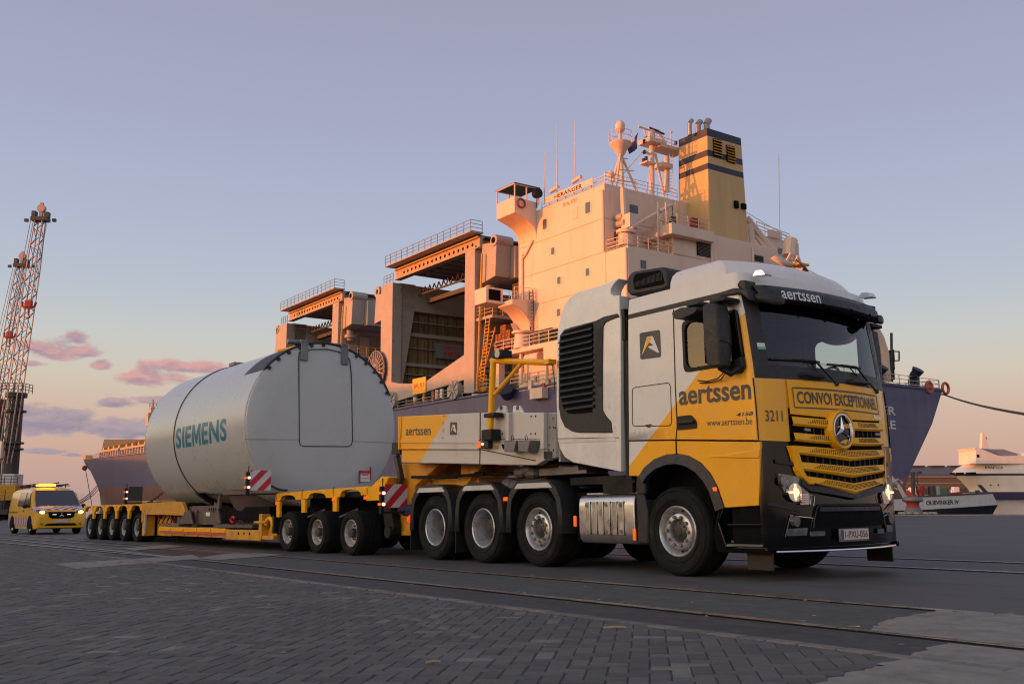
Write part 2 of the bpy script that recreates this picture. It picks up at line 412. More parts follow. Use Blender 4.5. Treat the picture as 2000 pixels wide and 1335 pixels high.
def paver_material():
    m, nt, N, L, P = mat_base('grey_paving_block')
    at = N.new('ShaderNodeAttribute'); at.attribute_name = 'tone'
    oi = N.new('ShaderNodeObjectInfo')
    tone = mth(N, L, 'FRACT', mth(N, L, 'ADD', at.outputs['Fac'], mth(N, L, 'MULTIPLY', oi.outputs['Random'], 1)))
    geo = N.new('ShaderNodeNewGeometry')
    def nz(s, d=5):
        n = N.new('ShaderNodeTexNoise'); n.inputs['Scale'].default_value = s; n.inputs['Detail'].default_value = d; n.inputs['Roughness'].default_value = .7; L.new(geo.outputs['Position'], n.inputs['Vector']); return n.outputs['Fac']
    c = mixc(N, L, mapr(N, L, tone, 0, 1, 0, 1), (.070, .070, .070, 1), (.128, .126, .125, 1))
    c = mixc(N, L, mapr(N, L, tone, .97, .975, 0, 1), c, (.19, .185, .16, 1))
    c = mixc(N, L, mapr(N, L, nz(.5), .35, .7, 0, .6), c, (.062, .061, .062, 1))
    c = mixc(N, L, mapr(N, L, nz(9, 7), .5, .75, 0, .5), c, (.048, .047, .047, 1))
    c = mixc(N, L, mapr(N, L, nz(140, 3), .62, .72, 0, .5), c, (.14, .135, .13, 1))
    c = mixc(N, L, mapr(N, L, nz(1.1, 6), .6, .72, 0, .35), c, (.085, .085, .062, 1))
    sp = N.new('ShaderNodeSeparateXYZ'); L.new(geo.outputs['Position'], sp.inputs[0])
    for (p0, p1) in (((430, 1104), (1010, 1168)), ((770, 1198), (935, 1243))):
        a_ = T.w(T.at(*p0, 2, 0)); b_ = T.w(T.at(*p1, 2, 0)); dx, dy = b_[0]-a_[0], b_[1]-a_[1]; ln = math.hypot(dx, dy); nx, ny = -dy/ln, dx/ln
        dd = mth(N, L, 'ABSOLUTE', mth(N, L, 'ADD', mth(N, L, 'ADD', mth(N, L, 'MULTIPLY', sp.outputs[0], nx), mth(N, L, 'MULTIPLY', sp.outputs[1], ny)), -(a_[0]*nx+a_[1]*ny)))
        tt = mth(N, L, 'ADD', mth(N, L, 'ADD', mth(N, L, 'MULTIPLY', sp.outputs[0], dx/ln), mth(N, L, 'MULTIPLY', sp.outputs[1], dy/ln)), -(a_[0]*dx+a_[1]*dy)/ln)
        on = mth(N, L, 'MULTIPLY', mth(N, L, 'GREATER_THAN', tt, 0), mth(N, L, 'LESS_THAN', tt, ln))
        c = mixc(N, L, mth(N, L, 'MULTIPLY', on, mth(N, L, 'MULTIPLY', mapr(N, L, dd, .09, .02, 0, .55), mapr(N, L, nz(6, 6), .38, .6, 0, 1))), c, (.21, .21, .20, 1))
    L.new(c, P.inputs['Base Color']); P.inputs['Roughness'].default_value = .8
    b = N.new('ShaderNodeBump'); b.inputs['Strength'].default_value = .6; b.inputs['Distance'].default_value = .008
    L.new(nz(60, 6), b.inputs['Height']); L.new(b.outputs[0], P.inputs['Normal']); return m
M_paver = paver_material()
ground = link(bpy.data.objects.new('ground', None))
YQ = 43.5   # quay edge in tractor coordinates, runs along the ship
def quay_y(x):      # the quay edge runs parallel to the ship, 1.2 m off its side
    a = T.R.T@(S.w((0, 1.2, 0))-T.O); b = T.R.T@(S.w((100, 1.2, 0))-T.O)
    return a[1]+(b[1]-a[1])*(x-a[0])/(b[0]-a[0])
def build_ground():
    xs = list(np.linspace(-150, -30, 9))+list(np.linspace(-28, 20, 25))+[30, 45, 60, 80, 120, 200]; ts = [0, .2, .4, .55, .65, .72, .78, .84, .9, .95, 1]
    mb = MB(); rows = []
    for x in xs:
        q = quay_y(x); rows.append([(x, -160+(q+160)*t, gz(x, -160+(q+160)*t)) for t in ts])
    mb.loft(rows)
    g = mb.build('asphalt_ground', M_asph, None, smooth=0); g.matrix_world = T.M(); g['kind'] = 'structure'
    # quay wall and cope
    cb = MB(); x0, x1 = -150, 200
    for a, b in zip(np.linspace(x0, x1, 71)[:-1], np.linspace(x0, x1, 71)[1:]):
        qa, qb = quay_y(a), quay_y(b-.02)
        za = gz(a, qa)
        cb.add([(a, qa-1.1, za+.05), (b-.02, qb-1.1, za+.05), (b-.02, qb, za+.05), (a, qb*0+qa, za+.05), (a, qa, za-6), (b-.02, qb, za-6), (a, qa-1.1, za-.3), (b-.02, qb-1.1, za-.3)],
               [(0,1,2,3), (3,2,5,4), (0,6,7,1)])
    c = cb.build('quay_wall', M_conc, None, smooth=0); c.matrix_world = T.M(); c['kind'] = 'structure'
build_ground()
def sheet(name, pts, mat_, lift, parent=None, sub=0):
    o = MB().add([(x, y, gz(x, y)+lift) for x, y in pts], [tuple(range(len(pts)))]).build(name, mat_, parent, smooth=0)
    return o
def ragged(a, b, n=14, amp=.05):
    out = []
    for i in range(n+1):
        t = i/n; k = amp*math.sin(PI*t)**.3 if 0 < i < n else 0
        out.append((a[0]+(b[0]-a[0])*t+rng.uniform(-1, 1)*k, a[1]+(b[1]-a[1])*t+rng.uniform(-1, 1)*k))
    return out
def setting(o): o.matrix_world = T.M(); o['kind'] = 'structure'; return o
# strips between and beside the rails (T coordinates; rail B y=-3.85, rail A y=-2.42)
setting(sheet('rail_bed_road', [(-12.6, -3.80), (5.2, -3.80), (5.2, -2.48), (-12.6, -2.48)], M_asph3, .004))
setting(sheet('tarmac_road', [(-12.6, -4.64), (5.6, -4.64), (5.6, -3.92), (-12.6, -3.92)], M_asph2, .004))
gp = lambda px, py: tuple(T.at(px, py, 2, 0)[:2])
def edge_px(pts, amp=.03):
    q = [gp(*p) for p in pts]; out = []
    for a, b in zip(q, q[1:]): out += ragged(a, b, 8, amp)[:-1]
    return out+[q[-1]]
setting(sheet('concrete_pavement', edge_px([(1696, 1231), (1730, 1212), (1800, 1199), (1850, 1190.5)])+[(14, -2.48), (14, -3.79)], M_conc, .012))
setting(sheet('concrete_pavement', edge_px([(1852, 1256), (1815, 1264), (1760, 1288), (1690, 1306), (1600, 1332), (1480, 1375)])+[(14, -9), (14, -3.93)], M_conc, .014))
# concrete slabs and plank crossing further back
for nm, px, mt, z in (('concrete_slab', [(105, 1099), (150, 1109), (250, 1101), (395, 1090), (375, 1083), (240, 1092)], M_conc, .010),
                      ('concrete_slab', [(385, 1089), (425, 1093), (560, 1083), (500, 1080), (440, 1081)], M_conc, .010),
                      ('concrete_slab', [(236, 1070), (262, 1074.5), (356, 1067), (330, 1063.5)], M_conc, .010),
                      ('crossing_pavement', [(268, 1075), (385, 1088), (470, 1080), (356, 1068)], mat('rusty_plate', (.05, .03, .022), .8, var=.3, dirt=(.03, .02, .015), dirt_amt=.3), .008)):
    pts = []
    for p in px:
        q = T.at(*p, 2, 0); pts.append((q[0], q[1]))
    setting(sheet(nm, pts, mt, z))
def rail(y, label, name='crane_rail', x0=-70, x1=60, x_turn=None, yaw=0, w=.035):
    mb = MB(); n = 40
    for a in range(n):
        xa = x0+(x1-x0)*a/n; xb = x0+(x1-x0)*(a+1)/n
        def Y(x): return y+(0 if x_turn is None or x > x_turn else (x_turn-x)*yaw)
        for off, hw, z, mi in ((0, w, .010, 0), (-.075, .035, -.02, 1)):
            pa, pb = Y(xa)+off, Y(xb)+off
            mb.add([(xa, pa-hw, gz(xa, pa)+.006), (xb, pb-hw, gz(xb, pb)+.006), (xb, pb+hw, gz(xb, pb)+.006), (xa, pa+hw, gz(xa, pa)+.006)] if mi else
                   [(xa, pa-hw, gz(xa, pa)+z), (xb, pb-hw, gz(xb, pb)+z), (xb, pb+hw, gz(xb, pb)+z), (xa, pa+hw, gz(xa, pa)+z), (xa, pa-hw, gz(xa, pa)-.02), (xb, pb-hw, gz(xb, pb)-.02), (xb, pb+hw, gz(xb, pb)-.02), (xa, pa+hw, gz(xa, pa)-.02)],
                   [(0,1,2,3)] if mi else [(0,1,2,3), (0,4,5,1), (3,2,6,7)], mi)
    o = mb.build(name, [M_steel, M_void], None, smooth=0); o.matrix_world = T.M(); return tag(o, label, 'rail', 'rails let into the yard')
rail(-3.85, 'steel rail nearest the block paving, beside the dark tarmac strip'); rail(-2.415, 'steel rail just in front of the truck wheels'); rail(1.75, 'steel rail just beyond the truck, nearer of two there'); rail(3.45, 'steel rail beyond the truck, nearest the quay edge')
rail(-3.85, 'branching turnout rail in front of the van, nearer one', 'turnout_rail', -60, -9, -9, -.05); rail(-2.45, 'branching turnout rail in front of the van, farther one', 'turnout_rail', -60, -9, -9, -.05)
# herringbone paving, laid at 45 degrees to the rails
def build_paving():
    W = .105; J = .006; ca = math.cos(math.radians(45.3)); sa = math.sin(math.radians(45.3))
    c0 = T.R.T@(np.array([0, 0, -.9])-T.O); cx, cy = c0[0], c0[1]
    near = []; far = []
    ap = [gp(*q) for q in ((1815, 1264), (1760, 1288), (1690, 1306), (1600, 1332), (1480, 1375))]
    x_limit = lambda y: float(np.interp(y, [q[1] for q in ap][::-1], [q[0] for q in ap][::-1]))
    camz = 0
    for i in range(-330, 330):
        for j in range(-330, 330):
            r = (i-j) % 4
            if r == 0: u0, v0, u1, v1 = i, j, i+2, j+1
            elif r == 2: u0, v0, u1, v1 = i, j-1, i+1, j+1
            else: continue
            um = (u0+u1)/2*W; vm = (v0+v1)/2*W
            x = cx+um*ca-vm*sa; y = cy+um*sa+vm*ca
            if y > -4.70 or x > 6.6 or x < -26: continue
            if x > x_limit(y): continue
            p = T.w((x, y, 0)); d = p[1]*math.cos(PIT)+p[2]*math.sin(PIT)
            if d < 3.0: continue
            px = 1000+FPX*p[0]/d
            if px < -160 or px > 2160 or d > 26: continue
            (near if (-20 < px < 2020 and d > 4.1) else far).append((d, x, y, u1-u0 > v1-v0))
    near.sort(key=lambda q: q[0]); cand = near[:]
    first = near[:300]; rest = near[300:]+far
    root = link(bpy.data.objects.new('block_pavement', None)); root.matrix_world = T.M()
    root['kind'] = 'structure'
    # bed under the blocks
    sheet('sand_bed', [(-26, -4.66), (6.5, -4.66), (6.5, -7.8), (9, -16), (-26, -22)], M_sand, .003, root)
    def block(lx, ly):
        mb = MB(); a, b = lx/2-J/2, ly/2-J/2; c = .006; h = .026
        v = [(-a,-b,0),(a,-b,0),(a,b,0),(-a,b,0),(-a,-b,h-c),(a,-b,h-c),(a,b,h-c),(-a,b,h-c),(-a+c,-b+c,h),(a-c,-b+c,h),(a-c,b-c,h),(-a+c,b-c,h)]
        f = [(8,9,10,11)]+[(k, (k+1)%4, 4+(k+1)%4, 4+k) for k in range(4)]+[(4+k, 4+(k+1)%4, 8+(k+1)%4, 8+k) for k in range(4)]
        return v, f
    bv, bf = block(2*W, W)
    me = None
    for k, (d, x, y, hor) in enumerate(first):
        if me is None:
            o = MB().add(bv, bf).build('paving_block', M_paver, root, smooth=0); me = o.data
        else:
            o = bpy.data.objects.new('paving_block', me); link(o); o.parent = root
        o.location = (x, y, gz(x, y)-.018+rng.uniform(-.0025, .0025)); o.rotation_euler = (rng.normal(0, .008), rng.normal(0, .008), math.radians(45.3)+(0 if hor else PI/2)+rng.normal(0, .006))
    # the rest in one mesh
    bva = np.array(bv); nv = len(bv); V = []; F = []; tone = []
    for k, (d, x, y, hor) in enumerate(rest):
        a = math.radians(45.3)+(0 if hor else PI/2)+rng.normal(0, .006); c, s = math.cos(a), math.sin(a)
        q = bva.copy(); q[:, 2] += rng.normal(0, .006)*q[:, 0]+rng.normal(0, .008)*q[:, 1]
        V.append(np.stack([x+q[:, 0]*c-q[:, 1]*s, y+q[:, 0]*s+q[:, 1]*c, q[:, 2]+gz(x, y)-.018+rng.uniform(-.0025, .0025)], 1))
        F += [tuple(i+k*nv for i in f) for f in bf]; tone += [rng.uniform()]*len(bf)
    m2 = bpy.data.meshes.new('paving_blocks_beyond'); m2.from_pydata(np.concatenate(V).tolist(), [], F); m2.materials.append(M_paver)
    at = m2.attributes.new('tone', 'FLOAT', 'FACE'); at.data.foreach_set('value', tone)
    o = link(bpy.data.objects.new('paving_blocks_beyond', m2)); o.parent = root; o['kind'] = 'stuff'
    print('pavers', len(first), len(rest))
build_paving()
def litter():
    m_s = [mat('edge_sett_grey', (.12, .118, .11), .8, var=.25, vs_=9, bump=.6, bscale=60), mat('edge_sett_pale', (.16, .155, .14), .8, var=.25, vs_=9, bump=.6, bscale=60)]
    root = [o for o in bpy.data.objects if o.name == 'block_pavement'][0]; x = -12.4; meshes = []
    base = {}
    while x < 5.4:
        k = int(rng.integers(0, 4)); l = (.20, .26, .31, .23)[k]
        if k not in base:
            q = MB(); q.prism([(0, -.055), (l-.012, -.05), (l-.008, .05), (.004, .046)], 2, -.012, .016); o = q.build('edge_sett', m_s[k % 2], root, smooth=0, bevel=.005); base[k] = o
        else: o = base[k].copy(); link(o)
        o.location = (x, -4.68+rng.uniform(-.012, .012), gz(x, -4.68)); o.rotation_euler = (0, 0, rng.normal(0, .02)); x += l
    # straw, splinters and grit caught along the rails
    M_straw = mat('dry_straw', (.34, .24, .13), .9, var=.3)
    mb = MB()
    for k in range(190):
        y = (-2.49, -3.80, -3.92, -2.36)[k % 4]+rng.normal(0, .012); xx = rng.uniform(-12, 9); l = rng.uniform(.01, .07); a = rng.normal(0, .35); w = rng.uniform(.002, .006)
        c, s_ = math.cos(a), math.sin(a); z = gz(xx, y)+.012
        mb.add([(xx-l*c-w*s_, y-l*s_+w*c, z), (xx+l*c-w*s_, y+l*s_+w*c, z+rng.uniform(0, .01)), (xx+l*c+w*s_, y+l*s_-w*c, z+.004), (xx-l*c+w*s_, y-l*s_-w*c, z+.004)], [(0,1,2,3)])
    for k in range(160):
        xx, y = rng.uniform(-14, 6), rng.uniform(-8.5, -2); l = rng.uniform(.006, .03); z = gz(xx, y)+.014; a = rng.uniform(0, 6)
        mb.add([(xx-l*math.cos(a), y-l*math.sin(a), z), (xx+l*math.cos(a), y+l*math.sin(a), z), (xx+.004, y+.006, z+.006)], [(0,1,2)])
    o = mb.build('straw_litter', M_straw, None, smooth=0); o.matrix_world = T.M(); o['kind'] = 'stuff'
    for (p0, p1, lab) in (((1179, 1222), (1223, 1221), 'splinter of pale wood lying on the block paving before the front wheel'), ((832, 1287), (860, 1285), 'thin pale twig lying on the block paving in the foreground')):
        a, b = T.at(*p0, 2, .02), T.at(*p1, 2, .02); q = MB(); q.tube([(a[0], a[1], gz(a[0], a[1])+.022), ((a[0]+b[0])/2, (a[1]+b[1])/2+.006, gz(a[0], a[1])+.026), (b[0], b[1], gz(b[0], b[1])+.02)], .007, 5); o = q.build('wood_splinter', M_straw, None); o.matrix_world = T.M(); tag(o, lab, 'splinter')
litter()
def build_water():
    m, nt, N, L, P = mat_base('harbour_water')
    P.inputs['Base Color'].default_value = (.03, .045, .05, 1); P.inputs['Roughness'].default_value = .08; P.inputs['IOR'].default_value = 1.33
    b = N.new('ShaderNodeBump'); b.inputs['Strength'].default_value = .35; b.inputs['Distance'].default_value = .3
    L.new(noise_node(N, L, .5, 5, .6, stretch=(1, .5, 1)), b.inputs['Height']); L.new(b.outputs[0], P.inputs['Normal'])
    o = MB().add([(-4000, -1500, WATER), (4000, -1500, WATER), (4000, 6000, WATER), (-4000, 6000, WATER)], [(0,1,2,3)]).build('water', m, None, smooth=0)
    o['kind'] = 'structure'
build_water()
bpy.data.objects.remove(ground)
# ------------------------------------------------------------------ cargo ship at the quay
M_cream = mat('cream_ship_paint', (.69, .52, .41), .5, coat=.1, var=.05, vs_=.4, dirt=(.50, .33, .20), dirt_amt=.16, dirt_scale=.9, stretch=(1, 1, .12))
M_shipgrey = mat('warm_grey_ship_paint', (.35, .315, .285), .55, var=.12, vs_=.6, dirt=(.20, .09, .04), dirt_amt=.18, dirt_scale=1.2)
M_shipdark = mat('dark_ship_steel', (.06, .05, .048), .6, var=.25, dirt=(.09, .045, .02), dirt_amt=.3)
M_win = mat('ship_window_glass', (.05, .07, .075), .08, coat=.5, var=.2)
M_rust = mat('weld_seam', (.45, .33, .22), .7, var=.2)
M_navy = mat('dark_blue_paint', (.022, .024, .05), .5)
M_orange = mat('orange_paint', (.50, .085, .03), .45, var=.1)
M_rope = mat('pale_rope', (.38, .35, .30), .9, var=.25, vs_=20)
M_rope_d = mat('dark_rope', (.07, .065, .06), .9)
M_corr = mat('ochre_corrugated_sheet', (.20, .145, .06), .6, var=.2, dirt=(.10, .06, .03), dirt_amt=.3)
M_yrail = mat('yellow_rail_paint', (.60, .30, .02), .5, var=.15)
M_red = mat('red_paint', (.33, .025, .02), .55, dirt=(.2, .1, .06), dirt_amt=.15)
def hull_material(name, c_top, c_boot, z_boot, streak=.35):
    m, nt, N, L, P = mat_base(name)
    X, Y, Z = coords(N, L)
    k = mth(N, L, 'LESS_THAN', Z, z_boot)
    f = noise_node(N, L, .9, 8, .7, stretch=(1, 1, .18)); g = noise_node(N, L, .12, 5, .6); h = noise_node(N, L, 3.5, 6, .7, stretch=(1, 1, .12))
    top = mixc(N, L, mapr(N, L, f, .35, .75, 0, 1), tuple(c*.78 for c in c_top), tuple(min(1, c*1.3) for c in c_top))
    boot = mixc(N, L, mapr(N, L, f, .35, .75, 0, 1), tuple(c*.7 for c in c_boot), tuple(min(1, c*1.35) for c in c_boot))
    c = mixc(N, L, k, top, boot)
    c = mixc(N, L, mapr(N, L, g, .5, .75, 0, .35), c, (.17, .15, .17, 1))
    c = mixc(N, L, mapr(N, L, h, .64, .74, 0, streak), c, (.20, .12, .09, 1))
    # plate seams
    for ax, per, w in ((X, 12.0, .006), (Z, 2.4, .02)):
        fr = mth(N, L, 'FRACT', mth(N, L, 'DIVIDE', mth(N, L, 'ADD', ax, 100), per))
        c = mixc(N, L, mth(N, L, 'MULTIPLY', mth(N, L, 'LESS_THAN', fr, w), .45), c, (.05, .045, .06, 1))
    L.new(c, P.inputs['Base Color']); P.inputs['Roughness'].default_value = .5
    return m
M_hull = hull_material('violet_blue_hull', (.088, .082, .168), (.20, .08, .065), 1.25)
sa = S.at
ship = thing('cargo_ship', 'large violet-blue hulled cargo ship with cream deckhouse and buff funnel moored behind the truck', 'cargo ship', S)
def build_hull():
    rows = []
    def sec(x, zd, hb, hw, hk, zk=-9, zw=-3.3):
        # half breadths at deck, waterline, keel
        pts = []
        for z, h in ((zd, hb), (zd*.75+zw*.25, hb*.78+hw*.22 if hw < hb*.9 else hb), (zd*.4+zw*.6, hb*.35+hw*.65 if hw < hb*.9 else hb), (zw, hw), (zk, hk)): pts.append((x, -15.5+h, z))
        return pts+[(p[0], -31-p[1], p[2]) for p in pts[::-1]]
    zdk = lambda x: 9.25 if x < 10 else (9.9 if 22 < x < 36 else (9.6 if x <= 22 else float(np.interp(x, [36, 162, 200, 240, 270, 306], [9.55, 8.25, 8.5, 9.1, 10, 11.2]))))
    st = [(0, 15.4, 6.2, 2), (5, 15.5, 9.5, 4), (12, 15.5, 13.5, 7), (22, 15.5, 15.4, 11), (36, 15.5, 15.5, 14), (60, 15.5, 15.5, 14), (110, 15.5, 15.5, 14), (162, 15.5, 15.4, 13), (200, 15.3, 13.5, 10), (230, 12.8, 9.0, 6), (250, 9.8, 4.6, 3), (262, 7.6, 2.2, 1.0), (270, 6.0, .4, .1), (283, 4.0, .15, .05), (293, 2.6, .1, .05), (301, 1.25, .1, .04), (306, .2, .08, .04)]
    for x, hb, hw, hk in st:
        r = sec(x, zdk(x), hb, hw, hk)
        if x > 275:      # overhanging stem
            zb = {283: 5.1, 293: 6.9, 301: 8.8, 306: 10.6}[x]; zd = zdk(x)
            r = [(p[0], p[1], z) for p, z in zip(r, [zd, zd*.75+zb*.25, zd*.4+zb*.6, zb, zb-.3]+[zb-.3, zb, zd*.4+zb*.6, zd*.75+zb*.25, zd])]
        rows.append(r)
    mb = MB(); mb.loft(rows)
    n = len(rows[0])
    for i, r in enumerate(rows[:-1]): mb.add([r[0], r[-1], rows[i+1][-1], rows[i+1][0]], [(0,1,2,3)])     # deck
    mb.add(rows[0], [tuple(range(n))])
    o = mb.build('hull', M_hull, ship, smooth=50)
    # gunwale strip
    g = MB()
    for (xa, _, _, _), (xb, _, _, _), ra, rb in zip(st, st[1:], rows, rows[1:]):
        for k in (0, -1):
            g.tube([ra[k], rb[k]], .16, 5)
    g.tube([rows[0][0], rows[0][-1]], .16, 5)
    g.build('gunwale', M_hull, ship)
build_hull()
def house():
    b = MB()
    b.box((11, -13.2, 9.3), (23.8, 0, 26.2)); b.box((11.01, -21.5, 9.3), (23.7, -13.2, 21.5)); b.build('deckhouse', M_cream, ship, bevel=.05)
    b = MB(); b.box((8.2, -21.5, 9.4), (11.0, -.02, 20.1)); b.box((8.2, -21.5, 20.1), (11.0, -5.2, 22.6)); b.box((3.5, -17, 9.3), (8.2, -6, 15.5))
    b.build('engine_casing', M_cream, ship, bevel=.05)
    # overhanging aft balcony with its curved bracket
    b = MB(); y0 = sa(1302, 452, 0, 8.0)[1]; y1 = sa(1386, 470, 0, 8.0)[1]
    b.box((7.4, y0, 21.6), (11.0, y1, 22.55)); b.build('aft_balcony', M_cream, ship, bevel=.04)
    # seams and drain pipes on the port wall
    s = MB()
    for z in (23.1, 20.15, 17.2, 14.6):
        s.box((11.0 if z > 20.2 else 8.2, 0, z-.025), (23.8, .02, z+.025))
        s.box((10.98 if z > 20.2 else 8.18, -8.5, z-.025), (11.02 if z > 20.2 else 8.2, 0, z+.025))
    s.build('weld_seam', M_rust, ship, smooth=0)
    p = MB()
    p.tube([(11.1, .12, 25.6), (11.1, .12, 20.2)], .1, 6); p.tube([(8.3, .12, 19.9), (8.3, .12, 10)], .1, 6)
    p.tube([(23.0, .12, 22.4), (23.0, .12, 11)], .09, 6); p.tube([(21.3, .12, 23.4), (22.4, .12, 22.3), (22.9, .12, 22.0)], .09, 6)
    p.tube([(8.1, -9.8, 22.6), (8.1, -9.8, 19)], .12, 6); p.tube([(8.1, -15.2, 22.2), (8.1, -15.2, 19)], .12, 6)
    split(p, 'drain_pipe', M_cream, ship)
    # windows of the port wall
    def win(px, py, w, h, y=0, axis=1, val=0, dark=True):
        q = sa(px, py, axis, val); f = MB(); g = MB()
        if axis == 1:
            fr = rrect(q[0]-w/2-.07, q[2]-h/2-.07, q[0]+w/2+.07, q[2]+h/2+.07, .16, 3); f.prism(fr, 1, val, val+.03)
            g.prism(rrect(q[0]-w/2, q[2]-h/2, q[0]+w/2, q[2]+h/2, .12, 3), 1, val+.001, val+.036)
        else:
            fr = rrect(q[1]-w/2-.07, q[2]-h/2-.07, q[1]+w/2+.07, q[2]+h/2+.07, .16, 3); f.prism(fr, 0, val-.03, val)
            g.prism(rrect(q[1]-w/2, q[2]-h/2, q[1]+w/2, q[2]+h/2, .12, 3), 0, val-.036, val-.001)
        o = f.build('window', M_cream, ship, smooth=0); g.build('pane', M_win if dark else M_cream, o, smooth=0)
    for x, y, w, h, d in ((1064.3, 437.8, .62, .95, 1), (1148.3, 405.5, .66, 1.0, 1), (1123, 415.4, .66, 1.0, 0), (1080.2, 490.2, .5, .66, 1), (1092, 547.5, .5, .66, 1), (1147.7, 531.3, .5, .66, 1), (1091, 610, .5, .66, 1)): win(x, y, w, h, dark=d)
    for x, y, w, h, v in ((1237.5, 411, 1.0, 1.0, 11), (1205, 462.5, .7, .8, 11), (1256, 516.5, .65, .75, 8.2), (1525, 491, .9, .6, 8.2)): win(x, y, w, h, axis=0, val=v)
    # louvred doors of the casing
    def louvre(x0, y0, x1, y1, n):
        a = sa(x0, y0, 0, 8.2); b_ = sa(x1, y1, 0, 8.2); f = MB(); f.box((8.12, a[1], a[2]), (8.2, b_[1], b_[2])); o = f.build('vent_grille', M_void, ship)
        l = MB()
        for k in range(n):
            z = a[2]+(b_[2]-a[2])*(k+.5)/n; l.box((8.06, a[1]-.05, z-.05), (8.13, b_[1]+.05, z+.02))
        q = l.build('slat', M_shipdark, o); q['kind'] = 'stuff'
    louvre(1360, 466, 1386, 503, 12); louvre(1470, 497, 1490, 512, 4)
house()
def bridge_wing():
    ye = sa(1005, 400, 0, 20.8)[1]
    zb = lambda px, py, y: sa(px, py, 1, y)[2]
    z1 = sa(1005, 383, 0, 20.8)[2]; z0 = sa(1005, 416, 0, 20.8)[2]
    z0 = sa(973, 428, 0, 23.8)[2]-.1
    prof = [(0, z1-.15), (ye, z1), (ye, z0), (ye*.5, z0-.42), (ye*.28, z0-.7), (ye*.12, z0-1.1), (ye*.03, z0-1.6), (0, z0-2.1)]
    MB().prism(prof, 0, 20.8, 23.8).build('bridge_wing', M_cream, ship, bevel=.04)
    c = MB(); zt = sa(1005, 356, 0, 20.8)[2]
    c.box((20.7, ye-2.9, zt-.08), (23.9, ye+.05, zt))
    c.build('wing_canopy', mat('green_canvas', (.05, .09, .08), .8), ship)
    p = MB()
    for x in (20.85, 23.75):
        for y in (ye-.05, ye-1.4, ye-2.8): p.tube([(x, y, z1-.3), (x, y, zt)], .07, 6)
        p.tube([(x, ye, zt-.1), (x, ye-2.8, zt-.1)], .07, 6)
    p.tube([(20.8, ye, zt-.1), (23.8, ye, zt-.1)], .07, 6)
    p.build('canopy_frame', M_cream, ship)
    q = sa(1018, 397, 0, 20.75); r = MB()
    r.tube([(20.72, q[1]+.42*math.cos(t), q[2]+.42*math.sin(t)) for t in np.linspace(0, 2*PI, 17)[:-1]], .09, 6, closed=True)
    r.build('lifebuoy', M_red, ship)
    q = sa(1048.5, 378, 0, 20.6); l = MB(); l.cyl((20.3, q[1], q[2]), (20.9, q[1], q[2]), .48, .4, 14); l.tube([(20.6, q[1], q[2]-.4), (20.6, q[1], q[2]-1.4)], .06, 5); l.build('searchlight', M_blackp, ship)
    rl = MB(); rl.railing([(20.8, -.6, 26.2), (11.0, -.6, 26.2)], 1.0, 1.2, .03); rl.railing([(11.05, -.1, 26.2), (11.05, -8.7, 26.2)], 1.0, 1.2, .03)
    rl.railing([(10.9, -.1, 20.1), (8.3, -.1, 20.1), (8.3, -9.4, 20.1)], 1.0, 1.1, .03)
    rl.railing([(7.5, sa(1302, 452, 0, 7.5)[1], 22.55), (7.5, sa(1386, 470, 0, 7.5)[1], 22.55)], 1.0, 1.2, .03)
    rl.build('deck_railing', M_cream, ship)['kind'] = 'stuff'
    # name board
    a = sa(1066, 398.6, 1, -.2); b = sa(1157.5, 360, 1, -.2); h = sa(1066, 386, 1, -.2)[2]-a[2]
    z = (a[2]+b[2])/2
    MB().box((a[0], -.25, z), (b[0], -.2, z+h)).build('name_board', M_cream, ship)
    t0 = sa(1083, 391, 1, -.19); t1 = sa(1136.5, 369, 1, -.19)
    text_on('HERANGER', (t0[0], -.19, z+h*.16), (-1, 0, 0), (0, 0, 1), M_void, ship, w=t0[0]-t1[0], h=h*.66, bold=.012)
    sp = MB()
    for t in np.linspace(.05, .95, 6):
        x = a[0]+(b[0]-a[0])*t; sp.tube([(x, -.3, z), (x, -.3, z-.6)], .04, 4); sp.tube([(x, -.3, z+.1), (x+.4, -.3, z-.5)], .03, 4)
    sp.build('board_stay', M_cream, ship)
    t0 = sa(1099.5, 405, 1, .02); t1 = sa(1127, 395, 1, .02)
    text_on('IMO No. 9079121', (t0[0], .012, t0[2]), (-1, 0, 0), (0, 0, 1), mat('faded_print', (.30, .2, .14), .6), ship, w=t0[0]-t1[0], h=.42)
    # whip aerials and floodlights along the roof edge
    w = MB()
    for px, y0, y1, yy in ((1063.5, 398, 296, -.6), (1088, 385, 242, -.8), (1122.5, 350, 235, -1)):
        a = sa(px, y0, 1, yy); b = sa(px, y1, 1, yy); w.tube([a, ((a[0]+b[0])/2, yy, (a[2]+b[2])/2)], .05, 5); w.tube([((a[0]+b[0])/2, yy, (a[2]+b[2])/2), b], .025, 5)
    a = sa(1523, 450, 0, 8.0); b = sa(1521, 300, 0, 8.0); w.tube([a, b], .03, 5)
    w.build('whip_aerial', M_cream, ship)
    f = MB()
    for px, py in ((1083, 371), (1127, 352)):
        q = sa(px, py, 1, -.3); f.cyl((q[0]+.6, -.3, q[2]), (q[0]-.6, -.3, q[2]+.15), .2, .16, 10); f.tube([(q[0], -.3, q[2]), (q[0]-.9, -.3, q[2]-.1), (q[0]-.9, -.3, q[2]-1.1)], .05, 5)
    split(f, 'floodlight', M_cream, ship)
bridge_wing()
